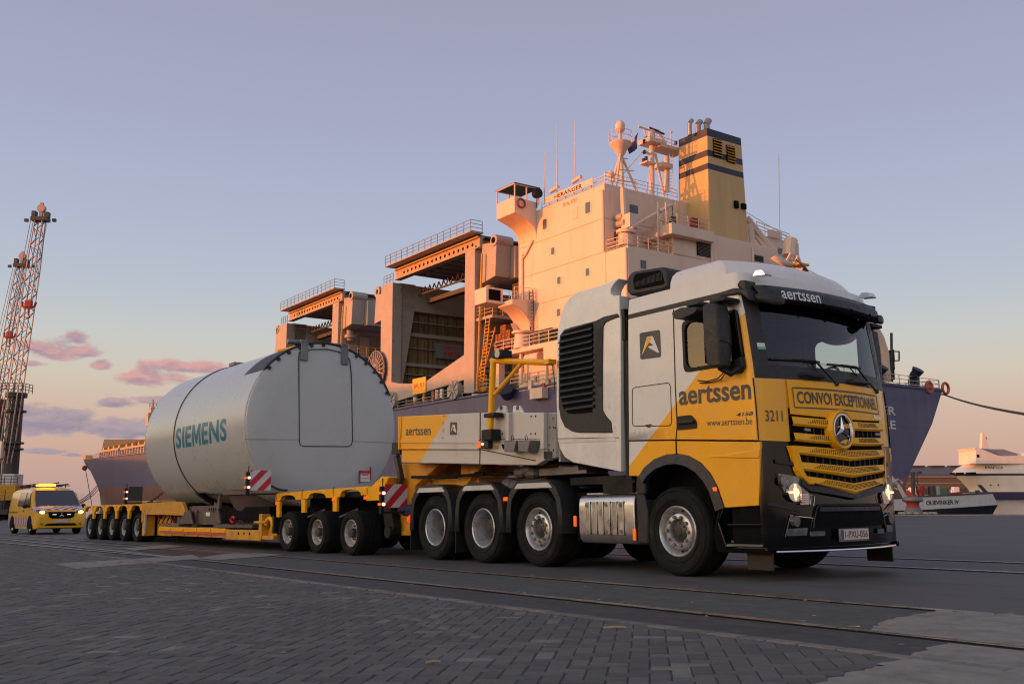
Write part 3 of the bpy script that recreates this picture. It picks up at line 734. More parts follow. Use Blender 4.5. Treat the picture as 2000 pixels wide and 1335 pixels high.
def funnel():
    y0 = sa(1385, 440, 0, 8.25)[1]; y1 = sa(1463, 475, 0, 8.25)[1]
    zt = sa(1377, 247, 0, 8.25)[2]; zb = 21.9; xf = 12.1
    m, nt, N, L, P = mat_base('buff_funnel_paint'); X, Y, Z = coords(N, L)
    zs = [sa(1378, v, 0, 8.25)[2] for v in (247, 263, 290, 302, 316, 327.5)]
    band = None
    for hi, lo in ((zs[0]+1, zs[1]), (zs[2], zs[3]), (zs[4], zs[5])):
        b = mth(N, L, 'MULTIPLY', mth(N, L, 'LESS_THAN', Z, hi), mth(N, L, 'GREATER_THAN', Z, lo)); band = b if band is None else mth(N, L, 'MAXIMUM', band, b)
    g = noise_node(N, L, .8, 8, .7, stretch=(1, 1, .15))
    c = mixc(N, L, mapr(N, L, g, .4, .75, 0, .8), (.60, .39, .165, 1), (.44, .27, .12, 1)); c = mixc(N, L, band, c, (.022, .023, .042, 1))
    L.new(c, P.inputs['Base Color']); P.inputs['Roughness'].default_value = .5
    tap = .42
    v = [(8.25, y0, zb), (8.25, y1, zb), (xf, y1, zb), (xf, y0, zb), (8.25+tap*.2, y0-tap*.6, zt), (8.25+tap*.2, y1+tap, zt), (xf-tap*.3, y1+tap, zt), (xf-tap*.3, y0-tap*.6, zt)]
    o = MB().add(v, [(0,3,2,1), (4,5,6,7), (0,1,5,4), (1,2,6,5), (2,3,7,6), (3,0,4,7)]).build('funnel', m, ship, bevel=.06)
    p = MB(); k = M_steel
    for px, py, r, hh in ((1347, 252, .2, 1.2), (1363, 246, .28, 1.35), (1379, 240, .34, 1.7), (1411, 258, .25, .6)):
        q = sa(px, py, 0, 10); x, y, z = q; p.cyl((x, y, zt-.3), (x, y, zt+hh*.7), r, r, 12); p.cyl((x, y, zt+hh*.7), (x-.1, y-.28, zt+hh), r, r*.95, 12)
    split(p, 'exhaust_pipe', M_steel, o)
    for x0, ya, x1, yb in ((1392.5, 270, 1409, 308), (1418.5, 283, 1435, 320)):
        a = sa(x0, ya, 0, 8.3); b = sa(x1, yb, 0, 8.3); f = MB(); f.box((8.2, a[1], a[2]), (8.42, b[1], b[2])); q = f.build('vent_opening', M_void, o)
        for k in range(6):
            z = a[2]+(b[2]-a[2])*(k+.3)/6; s = MB(); s.add([(8.1, a[1], z-.16), (8.1, b[1], z-.16), (8.32, b[1], z+.12), (8.32, a[1], z+.12)], [(0,1,2,3)]); s.build('louvre', M_yrail, q, smooth=0, solid=.03)
    for x0, ya, x1, yb in ((1434, 392, 1441, 407), (1448, 397, 1456, 409)):
        a = sa(x0, ya, 0, 8.2); b = sa(x1, yb, 0, 8.2); MB().box((8.05, a[1], a[2]), (8.4, b[1], b[2])).build('vent_opening', M_void, o)
funnel()
def masts():
    # tripod mast with satellite dome on the roof
    X0 = 13.0; P3 = lambda px, py, dx=0: tuple(sa(px, py, 0, X0+dx))
    m = MB(); top = P3(1212, 284); bot = P3(1216, 372); m.tube([bot, top], .17, 8)
    for px, py, dx in ((1192, 370, .8), (1202, 372, -.8), (1249, 386, 0)): m.tube([P3(px, py, dx), P3(1212, 300, dx*.2)], .12, 7)
    for a, b in (((1203, 330), (1238, 334)), ((1208, 308), (1226, 310)), ((1198, 352), (1244, 356))): m.tube([P3(*a), P3(*b)], .06, 5)
    y, z = top[1], top[2]; RP = 1.03
    m.lathe([(.2, z-1.1), (.42, z-.8), (.62, z-.35), (RP*.97, z+.05), (RP, z+.2), (0, z+.2)], (X0, y, 0), 2, 16)
    m.tube([(X0, y, z+.2), (X0, y, z+1.3)], .17, 8)
    mast = m.build('dome_mast', M_cream, ship)
    r = MB(); 
    for h in (1.0, 2.0): r.tube([(X0+RP*math.cos(t), y+RP*math.sin(t), z+h*.5+.2) for t in np.linspace(0, 2*PI, 19)[:-1]], .025, 4, closed=True)
    for t in np.linspace(0, 2*PI, 9)[:-1]: r.tube([(X0+RP*math.cos(t), y+RP*math.sin(t), z+.2), (X0+RP*math.cos(t), y+RP*math.sin(t), z+1.2)], .028, 4)
    r.build('platform_railing', M_cream, mast)
    d = MB(); zz = z+1.35; d.lathe([(.2, zz-.15), (.36, zz), (.44, zz+.2), (.44, zz+.6), (.36, zz+.82), (.2, zz+.95), (0, zz+.98)], (X0, y, 0), 2, 18); d.build('satellite_dome', M_cream, mast)
    d = MB(); q = P3(1192, 338); d.ball(P3(1193, 341), .36, 12); d.tube([P3(1193, 345), P3(1193, 356)], .12, 5); d.build('satellite_dome', M_cream, ship)
    # radar mast: two columns, platforms, arms and navigation lights
    m = MB()
    m.tube([P3(1273, 388), P3(1273, 285)], .25, 10); m.tube([P3(1302, 375), P3(1302, 306)], .24, 10)
    m.tube([P3(1297, 384), P3(1280, 300)], .11, 6)
    a = P3(1258, 279); m.box((X0-.8, a[1], a[2]), (X0+.8, P3(1290, 279)[1], a[2]+.4))
    a = P3(1280, 290); m.box((X0-.8, a[1], a[2]), (X0+.8, P3(1327, 290)[1], a[2]+.3)); a = P3(1285, 325); m.box((X0-.6, a[1], a[2]-.1), (X0+.6, P3(1305, 325)[1], a[2]+.3))
    m.tube([P3(1247, 247), P3(1290, 262)], .09, 6); m.tube([P3(1257, 250), P3(1263, 272)], .08, 5); m.tube([P3(1290, 262), P3(1300, 285)], .1, 5)
    m.box((X0-.5, P3(1256, 318)[1], P3(1256, 319)[2]), (X0+.5, P3(1274, 318)[1], P3(1256, 319)[2]+.15)); m.tube([P3(1256, 293), P3(1270, 302)], .12, 5)
    m.cyl(P3(1272, 272), P3(1272, 255), .32, .28, 10)
    m.railing([P3(1287, 284), P3(1308, 292), P3(1322, 298)], 1.0, .9, .03); m.railing([P3(1268, 268), P3(1290, 275)], 1.0, .9, .03)
    m.ladder(P3(1311, 385), P3(1311, 290), (0, .2, 0)); m.tube([P3(1311, 262), P3(1311, 290)], .06, 5); m.ball(P3(1311, 258), .14, 6)
    m.tube([P3(1256, 250+45), P3(1217, 340)], .035, 4); m.tube([P3(1269, 330), P3(1261, 380)], .03, 4)
    rm = m.build('radar_mast', M_cream, ship)
    b = MB(); b.cyl(P3(1268, 249), P3(1297, 262), .1, .1, 6); b.build('radar_scanner', M_navy, rm)
    for px, py in ((1262, 271), (1258, 276), (1258, 297), (1262, 309), (1257, 313), (1320, 279)):
        l = MB(); q = P3(px, py); l.cyl((q[0], q[1], q[2]-.16), (q[0], q[1], q[2]+.16), .15, .15, 8); l.build('navigation_light', M_shipdark, rm)
    # flag
    m, nt, N, L, P = mat_base('flag_cloth'); Xc, Yc, Zc = coords(N, L); za = P3(1237, 280)[2]
    c = mixc(N, L, mth(N, L, 'LESS_THAN', mth(N, L, 'ADD', Zc, mth(N, L, 'MULTIPLY', Yc, .8)), za+P3(1237, 280)[1]*.8), (.40, .03, .05), (.06, .05, .13)); L.new(c, P.inputs['Base Color'])
    fl = MB(); rows = []
    for i in range(6):
        t = i/5; a = Vector(P3(1247, 258+22*t)); b = Vector(P3(1228, 281+20*t)); rows.append([tuple(a.lerp(b, k/6)+Vector((.25*math.sin(k*1.3+t*2), 0, -.25*math.sin(PI*k/6)))) for k in range(7)])
    fl.loft(rows).build('flag', m, ship, solid=.02)
    # crane post on the port side balcony with its two drums and jib
    Y = -1.2; Q = lambda px, py, y=Y: tuple(sa(px, py, 1, y))
    m = MB(); a = Q(1223, 480); m.cyl(a, Q(1222, 455), .68, .62, 14); m.tube([Q(1220, 455), Q(1217, 368)], .26, 8); m.cyl(Q(1223, 456), Q(1223, 450), .85, .85, 14)
    m.tube([Q(1232, 445), Q(1310, 401, -6)], .22, 6); m.tube([Q(1217, 372), Q(1308, 400, -6)], .03, 4); m.tube([Q(1217, 368), Q(1296, 392, -6)], .03, 4)
    q = Q(1226, 434); m.box((q[0]-.5, Y-.8, q[2]-.5), (q[0]+.25, Y+.2, q[2]+.7))
    m.tube([Q(1291, 418, -6), Q(1293, 495, -6)], .2, 6)
    for dx in (-14, -7, 9, 18): m.tube([Q(1291, 440, -6), Q(1291+dx, 495, -6)], .09, 5)
    m.build('provision_crane', M_cream, ship)
    for px, py in ((1203, 427), (1207, 439)):
        d = MB(); a = Q(px-11, py+3); b = Q(px+16, py-5); d.cyl(a, b, .34, .34, 12); d.cyl(a, Q(px-14, py+4), .3, .2, 10); d.build('winch_drum', M_shipgrey, ship)
    h = MB(); a = Q(1313, 402, -6); h.tube([a, (a[0], a[1], a[2]-1)], .04, 4); h.box((a[0]-.2, a[1]-.2, a[2]-1.9), (a[0]+.2, a[1]+.2, a[2]-1)); h.build('crane_hook', M_shipdark, ship)
    # stairs and clutter on the aft balconies
    s = MB(); A = lambda px, py: tuple(sa(px, py, 0, 8.9))
    for x0, y0, x1, y1 in ((1286, 420, 1328, 450), (1300, 490, 1340, 512), (1275, 470, 1312, 500)): s.ladder(A(x0, y0), A(x1, y1), (.4, 0, 0), .35, .05); s.tube([A(x0, y0-11), A(x1, y1-11)], .04, 5)
    for px in (1285, 1300, 1319): s.tube([A(px, 395), A(px, 500)], .08, 5)
    s.build('stairway', M_cream, ship)
    for px, py in ((1330, 490), (1334, 491), (1357, 438), (1363, 439)):
        q = A(px, py); MB().box((q[0], q[1]-.2, q[2]-.6), (q[0]+.4, q[1]+.2, q[2]+.6)).build('fire_box', M_red, ship)
masts()
def aft_fittings():
    A = lambda px, py, x=6: tuple(sa(px, py, 0, x))
    # starboard structures seen right of the funnel
    m = MB()
    a = A(1478, 465, 12); b = A(1545, 500, 12); m.box((11, a[1], 19), (20, b[1], sa(1500, 462, 0, 11)[2]))
    m.railing([A(1478, 452, 11), A(1542, 476, 11)], 1.0, 1.3, .04)
    m.box((10.8, A(1497, 452, 11)[1], A(1497, 462, 11)[2]), (10.9, A(1522, 470, 11)[1], A(1497, 448, 11)[2]))
    m.tube([A(1458, 425, 10), A(1510, 490, 9)], .32, 6); m.tube([A(1472, 455, 10), A(1500, 490, 9)], .25, 6); m.tube([A(1465, 430, 10), A(1470, 490, 9)], .3, 6)
    m.tube([A(1457, 414, 10), A(1500, 440, 9), A(1545, 465, 9)], .03, 4)
    m.build('starboard_house', M_cream, ship)
    m = MB(); m.tube([A(1540, 500, 5), A(1545, 468, 5)], .6, 8); m.tube([A(1553, 520, 3), A(1600, 545, 1)], .3, 6)
    split(m, 'boat_davit_post', M_cream, ship)
    # lifeboat ramp arm
    m = MB(); a, b, c, d = A(1515, 499, 2), A(1549, 519, 2), A(1540, 524, 2), A(1507, 504, 2)
    m.add([a, b, c, d], [(0,1,2,3)]); m.build('ramp_plate', M_cream, ship, solid=.3)
    fr = MB()
    for p0, p1 in (((1535, 512), (1545, 494)), ((1545, 494), (1553, 518)), ((1553, 518), (1558, 500)), ((1558, 500), (1566, 520)), ((1540, 505), (1562, 512))): fr.tube([A(*p0, 2), A(*p1, 2)], .12, 5)
    fr.build('ramp_frame', M_cream, ship)
    MB().box(A(1542, 516, 2), tuple(np.array(A(1562, 524, 2))+np.array([-1, 0, 0]))).build('ramp_base', M_yrail, ship)
    # arched stern davit and orange lifeboat
    m = MB(); D = lambda px, py: tuple(sa(px, py, 0, 1.0))
    m.tube([D(1640, 600), D(1672, 607), D(1697, 630), D(1715, 665), D(1723, 690), D(1727, 745)], .62, 8); m.tube([D(1688, 672), D(1726, 700)], .3, 6)
    m.tube([D(1688, 680), D(1722, 705)], .3, 6); m.build('stern_davit', M_cream, ship)
    lb = thing('lifeboat', 'orange enclosed lifeboat hanging in the white stern davit of the cargo ship', 'lifeboat', S)
    q0 = np.array(D(1655, 632)); n = 12; rows = []
    for i in range(n+1):
        t = i/n; s = math.sin(PI*min(max(t, .03), .97))**.45; rows.append([(1+2.2+1.1*s*math.cos(a), q0[1]-3.2+6.6*t*1.0-1.2, q0[2]+(1.35 if math.sin(a) > 0 else 1.5)*s*math.sin(a)) for a in np.linspace(0, 2*PI, 15)[:-1]])
    MB().loft(rows, closed=True, caps=True).build('boat_hull', M_orange, lb, smooth=60)
    bb = MB(); bb.box((2.6, q0[1]-2.4, q0[2]+1.1), (3.9, q0[1]-.6, q0[2]+1.9)); bb.build('boat_canopy', M_orange, lb, bevel=.15)
    # stern mast, ventilators, rails, buoy
    m = MB(); m.tube([D(1742, 745), D(1741, 650)], .12, 6)
    for a, b in (((1730, 686), (1756, 686)), ((1730, 704), (1756, 704)), ((1730, 686), (1730, 704)), ((1756, 686), (1756, 704)), ((1733, 704), (1745, 690)), ((1735, 720), (1746, 715))): m.tube([D(*a), D(*b)], .07, 4)
    for py in (700, 715, 735): m.box(tuple(np.array(D(1738, py))-.3), tuple(np.array(D(1745, py-10))+.3))
    m.build('stern_mast', M_shipdark, ship)
    r = MB(); r.railing([(.15, -12, 9.3), (.15, -30.7, 9.1)], 1.1, 1.6, .035); r.railing([(.2, -30.7, 9.1), (20, -30.8, 9.4)], 1.1, 1.6, .035); r.build('stern_railing', M_cream, ship)
    for px, py, s in ((1709, 745, 1.0), (1770, 752, .8), (1778, 752, 1.1)):
        v = MB(); q = D(px, py); v.cyl((.5, q[1], 9.2), (.5, q[1], 9.2+1.1*s), .32*s, .32*s, 10); v.cyl((.5, q[1], 9.2+1.1*s), (.1, q[1], 9.2+1.6*s), .34*s, .5*s, 10); v.build('cowl_ventilator', M_navy, ship)
    for px, py in ((1794, 758), (1826, 760)):
        q = D(px, py); b = MB(); b.tube([(-.05, q[1]+.5*math.cos(t), q[2]+.5*math.sin(t)) for t in np.linspace(0, 2*PI, 15)[:-1]], .13, 6, closed=True)
        if px < 1800: b.cyl((-.1, q[1], q[2]), (0, q[1], q[2]), .5, .5, 12)
        b.build('lifebuoy', M_orange, ship)
    # name on the transom
    M_wl = mat('white_hull_lettering', (.6, .6, .62), .5, dirt=(.2, .2, .25), dirt_amt=.2)
    def tr(px, py):      # the transom rakes inwards a little towards the keel
        return sa(px, py, 0, -.03)
    for word, px1, y0, y1, w in (('HERANGER', 1750, 811, 794, 9.2), ('SINGAPORE', 1750, 838, 821, 9.4)):
        b = tr(px1, y0); h = tr(px1, y1)[2]-b[2]
        text_on(word, (-.03, b[1]+w, b[2]), (0, -1, 0), (0, 0, 1), M_wl, ship, w=w, h=h, bold=.02)
    # mooring rope from the starboard quarter
    p0 = np.array(D(1790, 758)); p1 = np.array(D(1843, 770)); far = S.at(2200, 838, 0, -38)
    rp = MB(); pts = [Vector((.3, -21, 9.0)), Vector(p1)]+[Vector(p1).lerp(Vector(far), t)+Vector((0, 0, -.25*math.sin(PI*t))) for t in np.linspace(.1, 1, 10)]
    o = rp.tube(pts, .07, 6).build('mooring_rope', M_rope_d, None); o.matrix_world = S.M(); tag(o, 'dark taut mooring rope running off the tall stern of the cargo ship', 'rope', 'mooring ropes of the cargo ship')
aft_fittings()
def midship():
    # hatch coamings and covers on the fore deck, deck boxes, rails
    r = MB(); z = lambda x: 9.9 if x < 36 else float(np.interp(x, [36, 162, 200, 240, 270, 306], [9.55, 8.25, 8.5, 9.1, 10, 11.2]))
    for a, b in zip(np.arange(24, 258, 6), np.arange(30, 264, 6)):
        yy = lambda x: float(np.interp(x, [200, 230, 250, 270, 306], [-.1, -2.6, -5.6, -9.5, -15.3]))
        if b < 120 or a > 150: r.railing([(a, yy(a), z(a)), (b, yy(b), z(b))], 1.1, 2.0, .035)
    r.build('deck_railing', M_shipgrey, ship)['kind'] = 'stuff'
    for k in range(4):
        x0, x1 = 128+k*26, 128+k*26+24; h = MB(); h.box((x0, -26, 8.0), (x1, -5, 10.9+k*.12)); o = h.build('hatch_cover', M_shipgrey, ship)
        t = MB()
        for i in range(9): t.box((x0+.6+i*2.7, -5, 8.2), (x0+1.2+i*2.7, -4.6, 10.6+k*.12))
        t.box((x0, -5.1, 10.3+k*.12), (x1, -4.5, 10.75+k*.12)); t.build('hatch_stiffener', M_shipgrey, o)
        t = MB()
        for i in range(4): t.box((x0+2+i*6, -6, 10.9+k*.12), (x0+3.5+i*6, -5.2, 11.6+k*.12))
        split(t, 'hatch_lug', M_yrail, o)
    wq = [S.at(x, y, 1, -9)[[0, 2]] for x, y in ((197, 887), (203, 857.5), (285, 857.5), (285, 888))]
    w = MB(); w.prism([tuple(q) for q in wq], 1, -9.4, -9); o = w.build('breakwater', mat('green_grey_paint', (.045, .062, .058), .6), ship)
    rb = MB()
    for t in np.linspace(.02, .98, 7): x = wq[2][0]+(wq[1][0]-wq[2][0])*t; rb.box((x-.18, -9, wq[0][1]), (x+.18, -8.7, wq[2][1]))
    rb.box((wq[2][0], -9, wq[2][1]-.4), (wq[1][0], -8.7, wq[2][1])); rb.build('stiffener', M_shipdark, o)
    # foremast
    m = MB(); q = lambda px, py: tuple(S.at(px, py, 0, 190)); 
    m.tube([q(296, 850), q(299, 795)], .9, 8); m.tube([q(299, 795), q(299, 780)], .2, 6); m.box(tuple(np.array(q(291, 822))-1.2), tuple(np.array(q(297, 816))+1.2)); m.railing([q(292, 800), q(305, 800)], 1.5, 1.2, .1)
    m.build('foremast', M_shipgrey, ship)
    # forecastle fittings
    f = MB()
    for x, y in ((262, -9), (280, -13), (292, -15)): f.box((x, y, z(x)), (x+4, y+1.5, z(x)+1.4))
    f.build('mooring_winch', M_yrail, ship)
    b = MB(); q = S.at(166, 911, 1, -14); b.ball((302, -15, 8.2), .9, 8); b.build('bow_fender', M_red, ship)
    # white canopy deck below the bridge, davits, boxes
    c = MB(); a = S.at(983, 752, 1, -.3); z0 = S.at(1030, 735, 1, 0)[2]
    c.box((11, -9, 12.75), (26.5, 1.1, 13.2)); c.box((14.3, 1.1, 11.3), (18.2, 1.25, 13.0))
    for x in (26.2, 22.5, 18.6): c.tube([(x, .6, 9.9), (x, .6, 12.8)], .18, 8)
    c.box((25.8, .2, 9.9), (26.4, .9, 12.8))
    c.build('boat_deck', M_cream, ship, bevel=.03)
    r = MB(); r.railing([(26.3, 1.0, 13.2), (12, 1.0, 13.2)], 1.05, 1.4, .035); r.railing([(25, .1, 9.9), (9, .1, 9.6)], 1.1, 1.4, .04); r.build('boat_deck_railing', M_cream, ship)
    # wall clutter under the boat deck
    for px, py, w, h, mt in ((1038, 752, .5, .9, M_cream), (1064, 752, .4, .4, M_red), (1048, 740, .3, .5, M_shipgrey), (1030, 738, .5, .7, M_cream), (1072, 746, .5, .5, M_shipgrey), (1053, 768, 1.9, 1.0, M_cream)):
        q = S.at(px, py, 1, .02 if w < 1.5 else .3); MB().box((q[0]-w/2, -.05, q[2]-h/2), (q[0]+w/2, .25 if w < 1.5 else .7, q[2]+h/2)).build('locker', mt, ship, bevel=.03)
    # rolled liferaft, green covers and small hoist
    q = S.at(1044, 698, 1, .6); MB().cyl((q[0]+1.1, .6, q[2]), (q[0]-.9, .6, q[2]), .45, .45, 14).build('liferaft', M_cream, ship)
    for px in (1062, 1078):
        q = S.at(px, 692, 1, .3); MB().box((q[0]-.6, -.1, 13.2), (q[0]+.6, .9, 14.5)).build('covered_reel', mat('dark_green_canvas', (.02, .07, .045), .8), ship, bevel=.12)
    m = MB(); q = S.at(1021, 700, 1, .5); m.cyl((q[0], .5, 13.2), (q[0], .5, 14.6), .9, .75, 14); m.cyl((q[0], .5, 14.6), (q[0], .5, 14.8), 1.05, 1.05, 14)
    a = S.at(1005, 632, 1, .5); b = S.at(1014, 682, 1, .5); a2 = S.at(1024, 676, 1, .5)
    m.add([a, tuple(np.array(a)+[0, .5, 0]), tuple(np.array(a2)+[0, .5, 0]), a2], [(0,1,2,3)]); m.tube([b, a, a2], .16, 6)
    m.build('hose_crane', M_cream, ship)
    # side platform with lamp housing and ladder
    a = S.at(1003, 590, 0, 23.6); y1 = S.at(972, 596, 0, 23.8)[1]; z1 = S.at(972, 592, 0, 23.8)[2]
    p = MB(); p.prism([(0, z1+.2), (y1, z1), (y1, z1-.45), (y1*.55, z1-.9), (y1*.2, z1-1.8), (0, z1-3.2)], 0, 21.4, 23.8)
    q = S.at(963, 580, 0, 24.4); p.box((23.2, y1-.2, z1-.2), (25.2, y1+1.7, z1+1.3)); p.build('side_platform', M_cream, ship, bevel=.05)
    l = MB(); l.box((23.15, y1+.1, z1+.1), (23.2, y1+1.4, z1+1.1)); l.build('side_light', M_void, ship)
    r = MB(); r.railing([(21.5, .2, z1+.2), (21.5, y1-.3, z1+.1)], 1.1, 1.0, .035); r.railing([(23.7, .2, z1+.2), (23.7, y1-.3, z1+.1)], 1.1, 1.0, .035)
    r.build('platform_railing', M_cream, ship)
    a = S.at(1037, 565, 1, .3); b = S.at(1040, 672, 1, .3); MB().ladder(b, a, (.3, 0, 0), .32, .05).build('wall_ladder', M_shipdark, ship)
    # ventilator on the bulwark, yellow stair
    for px, py in ((992, 775),):
        q = S.at(px, py, 1, .3); v = MB(); v.cyl((q[0], .3, 9.6), (q[0], .3, q[2]), .45, .5, 12); v.cyl((q[0], .3, q[2]), (q[0]-.5, .9, q[2]+.7), .5, .75, 12); v.build('cowl_ventilator', M_navy, ship)
    y = MB(); a = S.at(948, 760, 1, -.5); b = S.at(972, 545, 1, -.5); y.ladder(S.at(935, 750, 1, -.5), S.at(962, 640, 1, -.5), (.5, 0, 0), .4, .07); y.railing([S.at(925, 758, 1, -.4), S.at(950, 755, 1, -.4)], 1.2, .8, .06); y.railing([S.at(930, 795, 1, -.2), S.at(956, 790, 1, -.2)], 1.2, .8, .06)
    y.box((S.at(956, 700, 1, -1)[0], -1.6, 10), (S.at(928, 700, 1, -1)[0], -.6, 10.5)); y.build('yellow_stair', M_yrail, ship)
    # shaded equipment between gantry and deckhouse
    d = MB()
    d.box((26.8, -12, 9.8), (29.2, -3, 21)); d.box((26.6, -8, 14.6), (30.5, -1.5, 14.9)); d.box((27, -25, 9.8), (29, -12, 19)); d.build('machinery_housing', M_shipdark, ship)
    g = MB()
    for px, py in ((985, 650), (993, 660), (975, 668), (980, 680)):
        q = S.at(px, py, 1, -2); g.box((q[0]-.5, -2.6, q[2]-1), (q[0]+.4, -1.8, q[2]+.8))
    g.build('orange_cage', mat('rust_orange_steel', (.28, .10, .04), .6), ship)
midship()
def gantry():
    g = thing('gantry_crane', 'nearer of the two grey-brown deck gantry cranes, directly in front of the deckhouse', 'gantry crane', S, 'rain-roofed gantry cranes on the cargo ship')
    q = lambda px, py, y=0: tuple(S.at(px, py, 1, y)[[0, 2]])
    def mirrored(mb_fn, name, m, **k):
        for sgn in (0, 1):
            mb = MB(); mb_fn(mb, (lambda y: y) if sgn == 0 else (lambda y: -31-y)); mb.build(name, m, g, **k)
    # portal frame: aft and forward leg with the sill beam between them
    poly = [(52.7, 24.7), (49.7, 24.6), (49.6, 12.7), (47.6, 12.35), (44, 12.0), (41.5, 12.0), (33.6, 14.0), (33.5, 25.1), (31.6, 25.2), (31.6, 9.9), (33.6, 10.0), (33.6, 11.4), (50.0, 10.2), (53.0, 10.2), (52.4, 12.7)]
    def fr(mb, f): mb.prism([(x, z) for x, z in poly], 1, f(-1.3), f(0))
    mirrored(fr, 'portal_frame', M_shipgrey, bevel=.05)
    # deep web plates of the legs across the ship, tapering downwards
    for x0, x1 in ((31.75, 33.4), (49.85, 52.4)):
        def web(mb, f): mb.prism([(f(-1.0), 24.7), (f(-3.2), 24.7), (f(-3.1), 21.5), (f(-2.5 if x0 < 40 else -1.7), 12.6), (f(-1.0), 12.6)], 0, x0, x1)
        mirrored(web, 'leg', M_shipgrey, bevel=.04)
    for x0, x1 in ((31.75, 33.4), (49.85, 52.4)):
        MB().box((x0, -29.6, 21.6), (x1, -1.4, 24.6)).build('cross_girder', M_shipgrey, g, bevel=.05)
        t = MB(); t.box((x0-.05, -29.6, 21.45), (x1+.05, -1.4, 21.6)); t.box((x0-.08, -29.6, 23.9), (x1+.08, -1.4, 24.05)); t.build('girder_flange', M_shipgrey, g)
    # long edge beams with lightening holes, roof sheets, walkway
    for y0, sgn in ((-.2, 1), (-30.8, -1)):
        b = MB(); b.box((31.0, y0-.35*sgn, 24.9), (49.3, y0, 26.0)); b.box((31.0, y0-.6*sgn, 25.9), (49.3, y0+.25*sgn, 26.05)); b.box((31.0, y0-.6*sgn, 24.8), (49.3, y0+.2*sgn, 24.92)); o = b.build('edge_beam', mat('orange_brown_beam', (.42, .30, .20), .55, var=.15, dirt=(.25, .10, .03), dirt_amt=.3), g)
        h = MB()
        for k in range(17): x = 32.4+k*.93; h.cyl((x, y0+.012*sgn, 25.4), (x, y0-.02*sgn, 25.4), .19, .19, 10)
        split(h, 'lightening_hole', M_void, o)
    rf = MB(); rf.box((31.2, -30.9, 26.05), (49.2, -.1, 26.25)); rf.build('roof', M_shipdark, g)
    rb = MB()
    for k in range(10): rb.box((32+k*1.85, -30, 25.6), (32.25+k*1.85, -1, 26.05))
    for k in range(6): rb.box((31.2, -4-k*4.5, 25.7), (49.2, -3.8-k*4.5, 26.05))
    rb.build('roof_rib', M_shipgrey, g)
    MB().box((30.6, -.4, 26.25), (49.6, 1.15, 26.4)).build('walkway', M_shipgrey, g)
    r = MB(); r.railing([(49.6, 1.1, 26.4), (30.7, 1.1, 26.4)], 1.15, 1.35, .035); r.railing([(30.7, 1.1, 26.4), (30.7, -.3, 26.4)], 1.15, 1.4, .035); r.railing([(30.7, -6, 26.4), (30.7, -30, 26.4)], 1.15, 2.4, .035)
    r.railing([(52.4, -.2, 24.7), (50, -.2, 24.7)], 1.1, .8, .035); r.build('roof_railing', M_grey, g)
    # hinged outreach arms at the aft end
    a = MB(); a.prism([(30.8, 25.2), (28.2, 24.9), (28.4, 21.4), (31.3, 21.0)], 1, -2.2, -.4); a.box((27.5, -20, 21.3), (31, -2.2, 24.6))
    a.cyl((28.6, -.3, 25.1), (28.6, -2.4, 25.1), .62, .62, 16); a.build('outreach_arm', M_shipgrey, g, bevel=.05)
    p = MB(); p.cyl((28.6, -.25, 25.1), (28.6, -.22, 25.1), .3, .3, 12); p.build('hinge_pin', M_void, g)
    for z in (24.4, 20.4):
        h = MB(); h.lathe([(0, z-.8), (.35, z-.8), (.5, z-.5), (.75, z-.4), (.75, z), (.5, z+.1), (.5, z+.6), (0, z+.6)], (31.0, -1.5, 0), 2, 14); h.build('pivot', M_shipgrey, g)
    f = MB(); f.prism([(53.0, 23.8), (54.6, 24.0), (54.9, 20.4), (52.9, 20.6)], 1, -1.3, -.3); f.build('forward_arm', M_shipgrey, g)
    f = MB(); f.lathe([(.32, -.6), (.7, -.6), (.7, .3), (.32, .3), (.32, -.6)], (54.4, -.6, 24.3), 1, 16); f.build('eye_plate', M_shipgrey, g)
    # rain curtain of corrugated sheet hung across the forward end in three tiers, with beams and a sign
    for z0, z1 in ((18.9, 21.6), (15.2, 18.6), (12.7, 15.0)):
        v = []; n = 98
        for k in range(n+1):
            y = -1.6-27.8*k/n; xx = 50.9+(.07 if k % 2 else 0); v += [(xx, y, z0), (xx, y, z1)]
        MB().add(v, [(2*k, 2*k+1, 2*k+3, 2*k+2) for k in range(n)]).build('rain_curtain', M_corr, g, smooth=0)
    for z, h in ((18.75, .45), (15.1, .4), (12.6, .18), (20.3, .1), (17.1, .08), (13.9, .08)):
        b = MB(); b.box((50.5, -29.4, z-h/2), (50.85, -1.4, z+h/2)); b.build('curtain_beam', M_shipgrey, g)
    b = MB()
    for y in np.arange(-28.5, -1.6, 1.35): b.box((50.78, y, 12.6), (50.86, y+.07, 21.6))
    b.build('curtain_stud', M_shipdark, g)['kind'] = 'stuff'
    v = MB(); v.railing([(50.3, -3, 19.0), (50.3, -28, 19.0)], 1.1, 1.7, .045); v.build('inner_railing', M_shipdark, g)
    cx = 50.45; a0 = S.at(850, 697, 0, cx); a1 = S.at(909, 697, 0, cx)
    s = MB(); s.box((cx-.03, a0[1], a0[2]-.1), (cx, a1[1], a0[2]+1.75)); sg = s.build('safety_sign', mat('blue_grey_sign', (.16, .18, .21), .6, dirt=(.1, .1, .1), dirt_amt=.3), g)
    t0 = S.at(868, 694, 0, cx-.04); t1 = S.at(902, 694, 0, cx-.04); w = abs(t0[1]-t1[1])
    text_on('FIRST', (cx-.04, t0[1], a0[2]+.18), (0, -1, 0), (0, 0, 1), M_redp, sg, w=w, h=.62, bold=.03)
    text_on('SAFETY', (cx-.04, t0[1]+.15, a0[2]+1.0), (0, -1, 0), (0, 0, 1), M_redp, sg, w=w*1.15, h=.5, bold=.03)
    # trolley girders under the roof
    t = MB(); t.box((34, -5, 22.4), (49, -4.2, 22.9)); t.box((34, -26, 22.4), (49, -25.2, 22.9))
